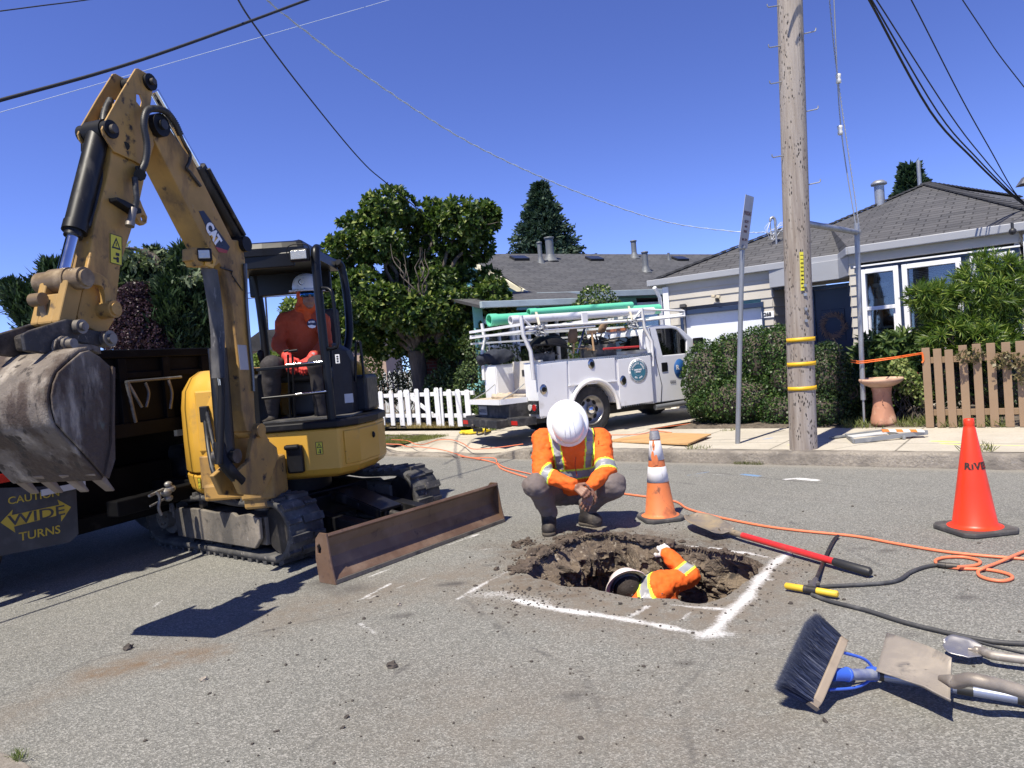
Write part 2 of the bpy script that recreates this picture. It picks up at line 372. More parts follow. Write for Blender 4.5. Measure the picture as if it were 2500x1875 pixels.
def road_layers(P):
 L={k:np.zeros(len(P))for k in('dirt_tan','dirt_brown','dirt_rust','stain','tar','paint','paint_blue')}
 gp=lambda L_:[G(*p)for p in L_];cp=lambda L_:[G(*crop(*p))for p in L_]
 P3=np.concatenate([P,np.zeros((len(P),1))],1);wob=.012*fbm(P3,9,3,3)
 def put(nm,pts,w,amt,soft=1.):
  if nm[0]=='p':w*=.95;amt*=.84;soft=1
  d=segd(P,pts)+wob*(1 if w<.06 else 4);k=np.clip((w*(1+soft)-d)/(2*w*soft+1e-6),0,1);L[nm]=np.maximum(L[nm],k*amt)
 put('dirt_tan',cp([(300,400),(560,470),(900,540),(1250,590),(1560,600),(1760,470),(1900,330)]),.30,1.0)
 put('dirt_brown',cp([(460,250),(620,180),(900,120),(1250,160),(1600,200)]),.17,1.0);put('dirt_brown',cp([(300,210),(480,260)]),.13,.8);put('dirt_brown',cp([(420,400),(560,450),(800,500)]),.07,.8)
 put('dirt_tan',gp([(700,1500),(900,1450),(1150,1400)]),.22,.7);put('dirt_rust',gp([(250,1640),(370,1618),(530,1590)]),.075,1.0)
 put('dirt_tan',gp([(0,1760),(240,1640),(600,1520),(870,1460)]),.12,.5);put('dirt_tan',gp([(1150,1760),(1600,1800),(2000,1700)]),.4,.4)
 put('stain',gp([(790,1425),(840,1440)]),.10,.8);put('stain',gp([(965,1505),(995,1502)]),.03,1.);put('stain',gp([(1080,1428),(1120,1424)]),.035,1.)
 for q in[(760,1290),(1190,1380),(2090,1340),(2160,1345),(2350,1460),(2010,1365),(2210,1550),(1660,1620),(1390,1700),(1350,1240),(2100,1310)]:put('stain',gp([q,(q[0]+22,q[1]-2)]),.025,.7)
 def PT(pts,w,amt,col=None,soft=.75):put('paint_blue' if col else 'paint',pts,w,amt,soft)
 PT(cp([(400,528),(560,568),(740,596),(1000,636),(1300,688),(1500,732)]),.036,1.0)
 PT(cp([(560,560),(760,600)]),.05,.7,soft=1)
 PT(cp([(150,500),(300,490),(420,520),(560,550)]),.11,.55,soft=1)
 PT(cp([(40,522),(200,430),(330,362),(445,308)]),.030,.72)
 PT(cp([(1500,745),(1600,690),(1680,600),(1770,520),(1860,400),(1930,320),(2015,255)]),.045,.95)
 PT(cp([(1500,748),(1560,735)]),.075,.9,soft=1)
 PT(cp([(1880,400),(1912,405)]),.03,.8)
 PT(cp([(1195,178),(1320,198),(1480,208)]),.018,.8);PT(cp([(1560,215),(1700,238),(1790,248),(1900,270)]),.03,.85)
 PT(cp([(1070,625),(1120,605),(1180,565)]),.02,.72);PT(cp([(1330,556),(1520,575),(1690,585)]),.022,.75);PT(cp([(1380,655),(1440,600)]),.018,.6)
 for a,b_,w,k in(((873,1467),(957,1423),.012,.75),((905,1459),(1035,1412),.016,.62),((900,1409),(953,1388),.014,.7),((1095,1330),(1169,1304),.02,.8),((1180,1342),(1215,1336),.018,.6),((880,1522),(915,1545),.022,.7),((355,1498),(400,1462),.008,.62),((445,1500),(475,1458),.008,.6),((1920,1170),(1950,1167),.03,1.1),((1950,1168),(1990,1172),.045,1.2),((1690,1160),(1770,1158),.02,.55),((0,1205),(40,1200),.02,.6),((1265,1125),(1300,1120),.02,.7)):
  PT(gp([a,b_]),w,k,soft=.9)
 PT(gp([(1815,1158),(1850,1162)]),.05,.9,(.10,.30,.62));PT(gp([(1680,1160),(1730,1152)]),.03,.6,(.15,.35,.62));PT(gp([(1700,1163),(1810,1160)]),.02,.45,(.2,.38,.62))
 for L_,w in(([(930,1160),(1300,1140),(1700,1150),(2100,1190)],.012),([(560,1140),(1000,1150),(1240,1140)],.010),([(1640,1176),(1740,1188)],.012),([(0,1700),(260,1600),(560,1560),(880,1490)],.006),([(1130,1460),(1250,1560),(1420,1640),(1500,1800)],.005),([(2500,1420),(2150,1380),(1900,1260),(1760,1240)],.006),([(700,1875),(900,1700),(1000,1620)],.005),([(1700,1875),(1650,1700),(1780,1560)],.004)):put('tar',gp(L_),w,.7,.6)
 return L
def road_mat():
 m,n,l,b=nt('asphalt');tc=n.new('ShaderNodeTexCoord');co=tc.outputs['Object']
 big=tex_noise(n,l,co,.35,5,.6);mid=tex_noise(n,l,co,2.2,6,.65);
 c=mixc(n,l,ramp(n,l,big,.35,.65),(.148,.147,.132),(.188,.188,.170));c=mixc(n,l,ramp(n,l,mid,.45,.75,0,.55),c,(.198,.190,.168))
 mp=n.new('ShaderNodeMapping');mp.vector_type='POINT';mp.inputs['Rotation'].default_value=(0,0,math.atan2(.601,.799));l.new(co,mp.inputs[0])
 mp2=n.new('ShaderNodeMapping');mp2.inputs['Scale'].default_value=(.12,1.1,1);l.new(mp.outputs[0],mp2.inputs[0])
 band=tex_noise(n,l,mp2.outputs[0],1.3,5,.6);c=mixc(n,l,ramp(n,l,band,.52,.7,0,.35),c,(.118,.114,.110));
 vo=n.new('ShaderNodeTexVoronoi');vo.inputs['Scale'].default_value=150;l.new(co,vo.inputs['Vector'])
 sep=n.new('ShaderNodeSeparateColor');l.new(vo.outputs['Color'],sep.inputs[0]);g=sep.outputs[0]
 c=mixc(n,l,ramp(n,l,g,.58,1.0,0,.62),c,(.42,.41,.375));c=mixc(n,l,ramp(n,l,g,.42,.0,0,.50),c,(.055,.054,.050))
 gn=tex_noise(n,l,co,60,3,.8);c=mixc(n,l,ramp(n,l,gn,.5,.78,0,.45),c,(.30,.285,.26));
 dn=tex_noise(n,l,co,7,8,.72);pn=tex_noise(n,l,co,55,4,.75)
 def att(nm):t=n.new('ShaderNodeAttribute');t.attribute_name=nm;return t.outputs['Fac']
 for nm,lo,hi,col in(('dirt_tan',.3,.56,(.175,.145,.112)),('dirt_brown',.34,.6,(.112,.083,.058)),('dirt_rust',.34,.60,(.165,.118,.078)),('stain',.25,.5,(.075,.07,.066)),('tar',.35,.6,(.07,.068,.066))):
  c=mixc(n,l,mth(n,l,'MULTIPLY',att(nm),ramp(n,l,dn,lo,hi)),c,col)
 for nm,col in(('paint',(.78,.78,.78)),('paint_blue',(.12,.31,.62))):
  k=att(nm);k2=ramp(n,l,mth(n,l,'ADD',k,mth(n,l,'MULTIPLY',pn,.9)),.80,1.30);k2=mth(n,l,'MULTIPLY',k2,ramp(n,l,k,0,.1));c=mixc(n,l,k2,c,col)
 k=stroke(n,l,co,[ST(-30,KERB-.06),ST(14,KERB-.06)],.09,.9);c=mixc(n,l,mth(n,l,'MULTIPLY',k,.55),c,(.27,.25,.22))
 l.new(c,b.inputs['Base Color']);b.inputs['Roughness'].default_value=.85;b.inputs['Specular IOR Level'].default_value=.35
 bp=n.new('ShaderNodeBump');bp.inputs['Strength'].default_value=.55;bp.inputs['Distance'].default_value=.006
 l.new(mth(n,l,'ADD',mth(n,l,'MULTIPLY',vo.outputs['Distance'],1.2),gn),bp.inputs['Height']);l.new(bp.outputs[0],b.inputs['Normal']);return m
def filled(outer,inner,z,name,m,kind='structure'):
 bm=bmesh.new();es=[]
 for loop in(outer,inner):
  if not loop:continue
  vs=[bm.verts.new((p[0],p[1],z))for p in loop];es+=[bm.edges.new((vs[i],vs[(i+1)%len(vs)]))for i in range(len(vs))]
 bmesh.ops.triangle_fill(bm,edges=es,use_beauty=True,use_dissolve=False)
 bmesh.ops.recalc_face_normals(bm,faces=bm.faces)
 for f in bm.faces:
  if f.normal.z<0:f.normal_flip()
 me=bpy.data.meshes.new(name);bm.to_mesh(me);bm.free();o=link(name,me,None,m);return tag(o,kind=kind)
def make_road():
 s0,s1,t0,t1,h=-7.4,2.8,-.8,KERB-.01,.02;ns=int((s1-s0)/h);n2=int((t1-t0)/h)
 S,T=np.meshgrid(s0+(s1-s0)*np.arange(ns+1)/ns,t0+(t1-t0)*np.arange(n2+1)/n2,indexing='ij');S=S.ravel();T=T.ravel()
 P=np.stack([S*KD.x+T*ND.x,S*KD.y+T*ND.y],1);RR=np.array([(p.x,p.y)for p in RIM]);ins=np.zeros(len(P),bool)
 near=(P[:,0]>RR[:,0].min()-.1)&(P[:,0]<RR[:,0].max()+.1)&(P[:,1]>RR[:,1].min()-.1)&(P[:,1]<RR[:,1].max()+.1);Q=P[near];k=np.zeros(len(Q),bool)
 for i in range(len(RR)):
  a,b=RR[i],RR[(i+1)%len(RR)];c=((a[1]>Q[:,1])!=(b[1]>Q[:,1]))&(Q[:,0]<(b[0]-a[0])*(Q[:,1]-a[1])/(b[1]-a[1]+1e-12)+a[0]);k^=c
 dd=np.min(np.linalg.norm(Q[:,None]-RR[None],axis=2),axis=1)<.026;ins[near]=k|dd
 I=np.arange(len(P)).reshape(ns+1,n2+1);F=np.stack([I[:-1,:-1],I[1:,:-1],I[1:,1:],I[:-1,1:]],-1).reshape(-1,4);bad=ins[F].any(1);F=F[~bad]
 E={}
 for q in np.stack([I[:-1,:-1],I[1:,:-1],I[1:,1:],I[:-1,1:]],-1).reshape(-1,4)[bad]:
  for a,b in zip(q,np.roll(q,-1)):e=(min(a,b),max(a,b));E[e]=E.get(e,0)+1
 B=[e for e,c in E.items()if c==1];bm=bmesh.new();vm={}
 def gv(i):
  if i not in vm:vm[i]=bm.verts.new((P[i][0],P[i][1],0))
  return vm[i]
 es=[bm.edges.new((gv(a),gv(b)))for a,b in B];rv=[bm.verts.new((p[0],p[1],0))for p in RR];es+=[bm.edges.new((rv[i],rv[(i+1)%len(rv)]))for i in range(len(rv))]
 bmesh.ops.triangle_fill(bm,edges=es,use_beauty=True);bm.verts.index_update();inv={v.index:i for i,v in vm.items()};base=len(P);extra=[];T3=[];mp={}
 for f in bm.faces:
  q=[]
  for v in f.verts:
   if v.index in inv:q.append(inv[v.index])
   else:
    if v.index not in mp:mp[v.index]=base+len(extra);extra.append((v.co.x,v.co.y))
    q.append(mp[v.index])
  if f.normal.z<0:q=q[::-1]
  T3.append(q)
 bm.free();PP=np.concatenate([P,np.array(extra)]);out=[(-60,-40),(40,-40),(40,KERB),(-60,KERB)];oi=[]
 o=len(PP);corners=[I[0,0],I[-1,0],I[-1,-1],I[0,-1]];ow=np.array([(a*KD.x+b*ND.x,a*KD.y+b*ND.y)for a,b in out]);PP=np.concatenate([PP,ow])
 F2=[tuple(q)for q in F]+[tuple(q)for q in T3]+[(o+i,o+(i+1)%4,corners[(i+1)%4],corners[i])for i in range(4)]
 me=bpy.data.meshes.new('road');me.from_pydata(np.concatenate([PP,np.zeros((len(PP),1))],1).tolist(),[],F2)
 Ls=road_layers(PP)
 for nm,a in Ls.items():at=me.attributes.new(nm,'FLOAT','POINT');at.data.foreach_set('value',a.astype(np.float32))
 me.update();return tag(link('road',me,None,road_mat()),kind='structure')
road=make_road()
M_conc=mat('concrete',(.45,.41,.34),.85,layers=[((.30,.27,.225),1.3,.5,.7),((.50,.47,.42),5,.55,.8),((.2,.18,.15),14,.66,.8)],bump=(90,.35,.01),var=.1,vs=30)
M_kerb=mat('kerb_concrete',(.27,.24,.20),.9,layers=[((.13,.115,.10),2.5,.45,.65),((.38,.35,.31),8,.6,.8)],bump=(30,.8,.02),var=.25,vs=40)
M_soil=mat('yard_soil',(.13,.105,.08),.95,layers=[((.25,.22,.18),25,.58,.7),((.05,.04,.03),9,.5,.7)],bump=(18,1.,.04),var=.3,vs=12)
tag(filled([ST(-60,KERB+.02),ST(40,KERB+.02),ST(90,160),ST(-140,160)],None,.02,'ground',M_soil))['kind']='structure'
def dropk(s):
 def sm(a,b,x):x=min(1,max(0,(x-a)/(b-a)));return x*x*(3-2*x)
 return max(sm(-6.75,-6.05,s),1-sm(-9.3,-8.7,s))
def pav_z(s,t):k=dropk(s);u=min(1,max(0,(t-KERB)/1.1));return(.035+.105*u)*(1-k)+k*.145
def strip(name,s0,s1,t0,t1,m,ds=.2,dt=.25,face=False,rough=0.):
 ns=int((s1-s0)/ds);ntt=max(1,int(math.ceil((t1-t0)/dt)));vs=[];fs=[]
 T=[t0+(t1-t0)*j/ntt for j in range(ntt+1)]
 for i in range(ns+1):
  s=s0+(s1-s0)*i/ns
  for t in T:vs.append(ST(s,t+rough*.5*mnoise.noise(V(s*3,t,1)),pav_z(s,t)+rough*.3*mnoise.noise(V(s*4,t*9,0))))
  if face:vs.append(ST(s,t0-.012+rough*mnoise.noise(V(s*5,0,0)),-.02));vs.append(ST(s,t0-.008+rough*mnoise.noise(V(s*5,3,0)),pav_z(s,t0)*.8));
 K=len(T)+(2 if face else 0)
 for i in range(ns):
  a=i*K;b=a+K
  fs+=[(a+j,b+j,b+j+1,a+j+1)for j in range(len(T)-1)]
  if face:q=len(T);fs+=[(a+q,b+q,b+q+1,a+q+1),(a+q+1,b+q+1,b,a)]
 mb=MB();mb.add(vs,fs,sm=True);me=mb.mesh(name);o=link(name,me,None,m);return tag(o,kind='structure')
strip('kerb',-40,30,KERB,KERB+.16,M_kerb,.06,.05,True,.03)
def pave_mat():
 m=mat('pavement',(.47,.43,.355),.88,layers=[((.38,.345,.28),1.1,.45,.7),((.53,.49,.42),4,.55,.8),((.24,.215,.18),11,.62,.8)],bump=(90,.35,.01),var=.1,vs=35)
 n=m.node_tree.nodes;l=m.node_tree.links;b=n['Principled BSDF'];tc=n.new('ShaderNodeTexCoord');co=tc.outputs['Object']
 c=b.inputs['Base Color'].links[0].from_socket;dn=tex_noise(n,l,co,9,6,.7)
 L=[([ST(s,KERB+.15),ST(s,10.4)],.010)for s in(-5.2,-4.0,-2.75,-1.45,-.2,1.05)]+[([ST(-6,9.0),ST(2,9.0)],.008),([ST(-4.4,9.0),ST(-3.3,9.35),ST(-3.1,10.2)],.016),([ST(-13,9.35),ST(-7,9.3)],.012),([ST(-2.1,8.45),ST(-1.6,9.4),ST(-1.45,10.2)],.008),([ST(-10.5,10.1),ST(-8.2,9.5)],.01)]
 for pts,w in L:c=mixc(n,l,mth(n,l,'MULTIPLY',stroke(n,l,co,[p+V(0,0,.145)for p in pts],w,.6),ramp(n,l,dn,.3,.6,.45,.95)),c,(.10,.09,.07))
 pn=tex_noise(n,l,co,30,4,.75);g1=lambda x,y:G(x,y,.145)
 for pts,w,col in(([g1(2280,1077),g1(2335,1079)],.05,(.75,.68,.12)),([g1(2300,1083),g1(2350,1086)],.03,(.75,.68,.12)),([g1(2390,1086),g1(2500,1088)],.02,(.72,.66,.16)),([g1(1925,1086),g1(1960,1087)],.02,(.72,.66,.16)),([g1(1865,1072),g1(1885,1069)],.02,(.15,.3,.6))):
  k=stroke(n,l,co,pts,w,.8);c=mixc(n,l,ramp(n,l,mth(n,l,'ADD',mth(n,l,'MULTIPLY',k,.6),mth(n,l,'MULTIPLY',pn,.5)),.5,.85),c,col)
 l.new(c,b.inputs['Base Color']);return m
strip('pavement',-40,30,KERB+.165,10.42,pave_mat(),.2,.12)
mb=MB();mb.smooth=False
mb.add([ST(-8.9,10.43,.143),ST(-5.3,10.43,.143),ST(-4.2,13.88,.15),ST(-11.0,17,.15)],[(0,1,2,3)]);mb.add([ST(-4.2,13.88,.15),ST(-4.2,14.0,.15),ST(-11.0,17,.15)],[(0,1,2)])
tag(mb.build('driveway',M_conc),kind='structure')
def soil_patch(name,s0,s1,t0,t1,z):
 vs=[];fs=[];ns=int((s1-s0)/.12);n2=int((t1-t0)/.12)
 for i in range(ns+1):
  for j in range(n2+1):
   s=s0+(s1-s0)*i/ns;t=t0+(t1-t0)*j/n2;e=min(1,j/2)*min(1,i/2,(ns-i)/2);vs.append(ST(s,t,z-.05+e*(.05+.035*mnoise.noise(V(s*4,t*4,0))+.02*mnoise.noise(V(s*14,t*14,0)))))
 for i in range(ns):
  for j in range(n2):a=i*(n2+1)+j;fs.append((a,a+n2+1,a+n2+2,a+1))
 mb=MB();mb.add(vs,fs,sm=True);return tag(mb.build(name,M_soil),kind='structure')
soil_patch('garden_bed',-5.0,5.0,10.42,12.98,.17)
soil_patch('front_yard',-17.5,-9.0,11.3,17.5,.15)
soil_patch('street_verge',-13.5,-8.95,8.5,9.5,.19)
def grass(name,s0,s1,t0,t1,n,h,c1,c2,z=.15,wid=.6):
 s=RNG.uniform(s0,s1,n*2);t=RNG.uniform(t0,t1,n*2);P=np.stack([s,t,s*0],1);k=fbm(P,1.6,3,5)>-.15;s,t=s[k][:n],t[k][:n]
 if len(s)<3:s=RNG.uniform(s0,s1,n);t=RNG.uniform(t0,t1,n)
 pos=np.array([tuple(ST(a,b,z))for a,b in zip(s,t)]);d=rdir(len(pos))*.75+np.array([0,0,1.0])
 me=leaf_mesh(name,pos,d,rdir(len(pos)),h*RNG.uniform(.4,1.3,len(pos)),'blade',wid)
 return tag(link(name,me,None,leafmat(name+'_mat',c1,c2,None,.6,.3)),kind='stuff')
grass('verge_grass',-13.4,-8.55,8.5,9.45,22000,.05,(.07,.09,.02),(.24,.25,.08),.17)
grass('dry_grass',-14.5,-8.3,10.85,11.5,5000,.09,(.22,.16,.06),(.42,.34,.17),.14)
grass('kerb_weeds',-3.1,-2.75,KERB-.06,KERB+.0,260,.045,(.05,.07,.02),(.16,.17,.06),.0)
for(px,py,n,h)in((1705,1095,90,.07),(2385,1098,120,.10),(1770,1050,150,.05),(2480,1040,120,.12),(2300,1035,160,.16)):
 s,t=toST(G(px,py,.15));grass('pavement_weeds',s-.14,s+.14,t-.1,t+.1,n,h,(.05,.08,.02),(.28,.28,.10),.14)
grass('fence_weeds',-2.4,4.5,10.3,10.9,2600,.12,(.04,.07,.015),(.22,.24,.08),.15)
M_pit=mat('dug_soil',(.120,.090,.066),.95,layers=[((.20,.155,.11),3,.48,.63),((.34,.29,.23),26,.58,.68),((.045,.036,.03),7,.54,.68),((.28,.23,.17),60,.60,.70)],bump=(40,1.,.03),var=.4,vs=9)
nr=len(RIM);nv=84;vs=[];DEP=1.35
for j in range(nv+1):
 v=j/nv;z=-DEP*v**1.1
 for i,r in enumerate(RIM):
  o=(r-HOLE_C);o.z=0;o.normalize();P=V(r.x*1.0,r.y*1.0,z)
  far=max(0.,min(1.,(o.dot(V(-.1,1,0))+.15)/.5))
  inn=far*(.02+.22*v+.06*math.sin(v*7+r.x*3))-(1-far)*.05*min(1,v*6)
  d=.10*mnoise.fractal(P*4.2,.9,2.1,4)+.085*(.45-abs(mnoise.noise(P*9)))+.05*(.45-abs(mnoise.noise(P*21)))+.02*mnoise.noise(P*44)
  w=min(1,v*9);p=r-o*(inn*w)-o*(d*w);p.z=z*(1 if j else 1)+.045*w*mnoise.noise(P*11+V(5,0,0));
  if j==0:p.z=-.001
  if j==1:p=r-o*(.01+.5*inn*.2);p.z=-.045
  vs.append(tuple(p))
fs=[(j*nr+(i+1)%nr,j*nr+i,(j+1)*nr+i,(j+1)*nr+(i+1)%nr)for j in range(nv)for i in range(nr)]
vs.append((HOLE_C.x,HOLE_C.y+.1,-DEP-.03));fs+=[(nv*nr+(i+1)%nr,nv*nr+i,len(vs)-1)for i in range(nr)]
me=bpy.data.meshes.new('hole');me.from_pydata(vs,[],fs);me.polygons.foreach_set('use_smooth',[False]*len(fs))
bmx=bmesh.new();bmx.from_mesh(me);bmx.to_mesh(me);bmx.free()
tag(link('excavated_hole',me,None,M_pit),kind='structure')
def lumps(name,pts,m,kind='stuff',jag=.35,label=None,cat=None,group=None):
 """pts: (centre, radius) -> rough clods in one mesh"""
 V_,F_=[],[];bm0=bmesh.new();bmesh.ops.create_icosphere(bm0,subdivisions=1,radius=1);b=np.array([tuple(v.co)for v in bm0.verts]);f=np.array([[v.index for v in q.verts]for q in bm0.faces]);bm0.free()
 bm1=bmesh.new();bmesh.ops.create_icosphere(bm1,subdivisions=2,radius=1);b2=np.array([tuple(v.co)for v in bm1.verts]);f2=np.array([[v.index for v in q.verts]for q in bm1.faces]);bm1.free()
 o=0
 for c,r in pts:
  B,Fq=(b2,f2)if r>.012 else(b,f);s=np.array([RNG.uniform(.7,1.3),RNG.uniform(.7,1.3),RNG.uniform(.5,.85)])
  v=B*(1+jag*RNG.normal(size=(len(B),1))*.5)*s*r;a=RNG.uniform(0,6.28);ca,sa=math.cos(a),math.sin(a)
  v=v@np.array([[ca,sa,0],[-sa,ca,0],[0,0,1]])+np.array(tuple(c));V_.append(v);F_.append(Fq+o);o+=len(B)
 me=npmesh(name,np.concatenate(V_),np.concatenate(F_),smooth=False);return tag(link(name,me,None,m),label,cat,group,kind)
pts=[]
rim_far=[(i,r)for i,r in enumerate(RIM)if r.y>HOLE_C.y-.0]
for k in range(1500):
 i,r=rim_far[RNG.integers(len(rim_far))];left=r.x<1.05;o=(r-HOLE_C).normalized();nz_=mnoise.noise(r*7);rad=(abs(RNG.normal())*(.013 if left else.005)+.004)*(.5+1.3*max(0,nz_+.3))
 dd=abs(RNG.normal())*(.07 if left else.03);p=r+o*(dd-.03)+V(0,0,rad*.3+(max(0,.03-dd*.35)*RNG.random()if left else 0));pts.append((p,min(.032,rad)))
for k in range(110):
 c=G(*crop(*[(410,200),(470,190),(480,260),(760,140),(560,235)][k%5]));pts.append((c+V(RNG.normal()*.045,RNG.normal()*.05,RNG.random()*.02),abs(RNG.normal())*.011+.006))
lumps('spoil_lip',pts,mat('spoil',(.075,.056,.042),.95,layers=[((.19,.15,.11),9,.55,.68),((.32,.28,.22),40,.64,.72)],var=.4,vs=14))
pts=[]
for k in range(900):
 u=RNG.random()
 if u<.45:q=RIM[RNG.integers(nr)];o=(q-HOLE_C).normalized();p=q+o*abs(RNG.normal())*.28
 elif u<.62:p=G(*crop(RNG.normal(480,130),RNG.normal(520,45)))
 elif u<.85:p=V(RNG.uniform(-1.6,.9),RNG.uniform(2.3,4.6),0)
 else:p=V(RNG.uniform(-2,3),RNG.uniform(2.0,6),0)
 if p.y<1.4:continue
 inside=abs(p.x-HOLE_C.x)<.75 and abs(p.y-HOLE_C.y)<.28
 if inside:continue
 pts.append((p+V(0,0,.002),min(.016,.0022+abs(RNG.normal())*.0036)))
lumps('dirt_crumbs',pts,mat('crumb',(.06,.05,.042),.9,var=.4,vs=20))
for(px,py,r,lab)in((958,1628,.026,'black asphalt clod lying in front of the blade and the hole'),(315,1585,.026,'small stone at the tip of the bucket shadow'),(975,1478,.016,'pale pebble in front of the brown blade'),(498,1661,.016,'flat brown stone below the bucket shadow'),(847,1752,.013,'small black clod near the bottom edge of the photo, upper one of a pair'),(836,1778,.011,'small black clod near the bottom edge of the photo, lower one of a pair'),(1292,1439,.014,'dark clod on the white sprayed corner left of the hole'),(1515,1475,.012,'dark clod on the near lip of the hole'),(2014,1762,.012,'small black clod in front of the broom')):
 c=G(px,py);o=lumps('clod',[(V(0,0,r*.4),r)],mat('crumb',(.06,.05,.042))if px not in(975,498)else mat('pebble',(.3,.26,.21),.8),None,.5,lab,'clod');o.location=c
# ================================================================ houses
def shingle_mat(name,c,c2):
 m,n,l,b=nt(name);uv=n.new('ShaderNodeUVMap');br=n.new('ShaderNodeTexBrick');l.new(uv.outputs[0],br.inputs['Vector'])
 br.inputs['Scale'].default_value=1;br.inputs['Brick Width'].default_value=.33;br.inputs['Row Height'].default_value=.14;br.inputs['Mortar Size'].default_value=.012
 br.inputs['Color1'].default_value=rgba(c);br.inputs['Color2'].default_value=rgba(c2);br.inputs['Mortar'].default_value=(.012,.012,.013,1);br.inputs['Bias'].default_value=0;br.offset=.37;br.offset_frequency=2
 tc=n.new('ShaderNodeTexCoord');f=tex_noise(n,l,tc.outputs['Object'],1.2,5,.6);g=tex_noise(n,l,tc.outputs['Object'],120,2)
 col=mixc(n,l,ramp(n,l,f,.35,.7,0,.35),br.outputs['Color'],(c2[0]*1.5,c2[1]*1.45,c2[2]*1.4));col=mixc(n,l,ramp(n,l,g,.5,.8,0,.5),col,(.16,.16,.165))
 l.new(col,b.inputs['Base Color']);b.inputs['Roughness'].default_value=.9
 bp=n.new('ShaderNodeBump');bp.inputs['Strength'].default_value=.8;bp.inputs['Distance'].default_value=.012;l.new(mth(n,l,'SUBTRACT',1,br.outputs['Fac']),bp.inputs['Height']);l.new(bp.outputs[0],b.inputs['Normal']);return m
M_shing=shingle_mat('shingles',(.046,.047,.052),(.080,.080,.085));M_shing2=shingle_mat('shingles_brown',(.048,.050,.056),(.078,.080,.086))
M_grey=mat('grey_siding',(.44,.41,.355),.7,var=.06,vs=2,bump=(30,.1,.005));M_fascia=mat('grey_fascia',(.30,.31,.33),.5,var=.04)
M_white=mat('white_paint',(.80,.80,.79),.5,var=.04);M_navy=mat('navy_paint',(.020,.034,.075),.35,var=.1);M_gdoor=mat('garage_white',(.70,.73,.78),.45,var=.05,layers=[((.5,.5,.48),3,.6,.8)])
M_teal=mat('teal_siding',(.24,.53,.50),.7,var=.05,vs=2);M_tealtrim=mat('pale_teal',(.42,.66,.63),.6);M_cream=mat('cream_trim',(.75,.70,.50),.5)
def glassmat(name='window_glass',tint=(.03,.04,.045),mixv=.55):
 if name in _mats:return _mats[name]
 m,n,l,b=nt(name);t=n.new('ShaderNodeBsdfTransparent');t.inputs[0].default_value=(.75,.8,.8,1);g=n.new('ShaderNodeBsdfGlossy');g.inputs['Roughness'].default_value=.03
 fr=n.new('ShaderNodeFresnel');fr.inputs[0].default_value=1.5;mx=n.new('ShaderNodeMixShader');l.new(ramp(n,l,fr.outputs[0],0,1,.06,1),mx.inputs[0]);l.new(t.outputs[0],mx.inputs[1]);l.new(g.outputs[0],mx.inputs[2]);l.new(mx.outputs[0],n['Material Output'].inputs[0]);_mats[name]=m;return m
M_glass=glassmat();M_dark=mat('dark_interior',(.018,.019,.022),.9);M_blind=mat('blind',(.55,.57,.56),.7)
def lap_wall(mb,o,u,L,z0,z1,nrm,bh=.17,openings=(),roofz=None,th=.028):
 """lapped boards on the plane through o along u (length L), outward normal nrm; openings (a,b,za,zb)"""
 o,u,nrm=Vector(o),Vector(u).normalized(),Vector(nrm).normalized();z=z0
 while z<z1-1e-4:
  zt=min(z+bh,z1);iv=[(0,L)]
  for a,b,za,zb in openings:
   if zb<=z+.01 or za>=zt-.01:continue
   nv_=[]
   for p,q in iv:
    if b<=p or a>=q:nv_.append((p,q));continue
    if a>p:nv_.append((p,a))
    if b<q:nv_.append((b,q))
   iv=nv_
  for p,q in iv:
   if roofz:
    xs=[p+(q-p)*k/60 for k in range(61)];xs=[x for x in xs if roofz(x)>zt]
    if len(xs)<2:continue
    p,q=xs[0],xs[-1]
   a=o+u*p;b=o+u*q;zz=lambda v,h,off:V(v.x,v.y,h)+nrm*off
   vs=[zz(a,z,th),zz(b,z,th),zz(b,zt+.01,.004),zz(a,zt+.01,.004),zz(a,z,-.05),zz(b,z,-.05),zz(b,zt,-.05),zz(a,zt,-.05)]
   mb.add(vs,[(0,1,2,3),(4,5,1,0),(5,6,2,1),(7,4,0,3),(6,7,3,2),(5,4,7,6)],sm=False)
  z=zt
def roof_quad(mb,a,b,c,d,th=.05):
 """a,b eave (left,right), c,d top; uv in metres"""
 a,b,c,d=map(Vector,(a,b,c,d));e=(b-a).normalized()
 def uv(p):w=p-a;x=w.dot(e);return(x,(w-e*x).length)
 n=(b-a).cross(c-a).normalized()*th;P=[a,b,c]if(c-d).length<1e-6 else[a,b,c,d];k=len(P)
 mb.add(P+[p-n for p in P],[tuple(range(k)),tuple(range(2*k-1,k-1,-1))]+[(i,k+i,k+(i+1)%k,(i+1)%k)for i in range(k)],[[uv(p)for p in P],[(0,0)]*k]+[[(0,0)]*4]*k,sm=False)
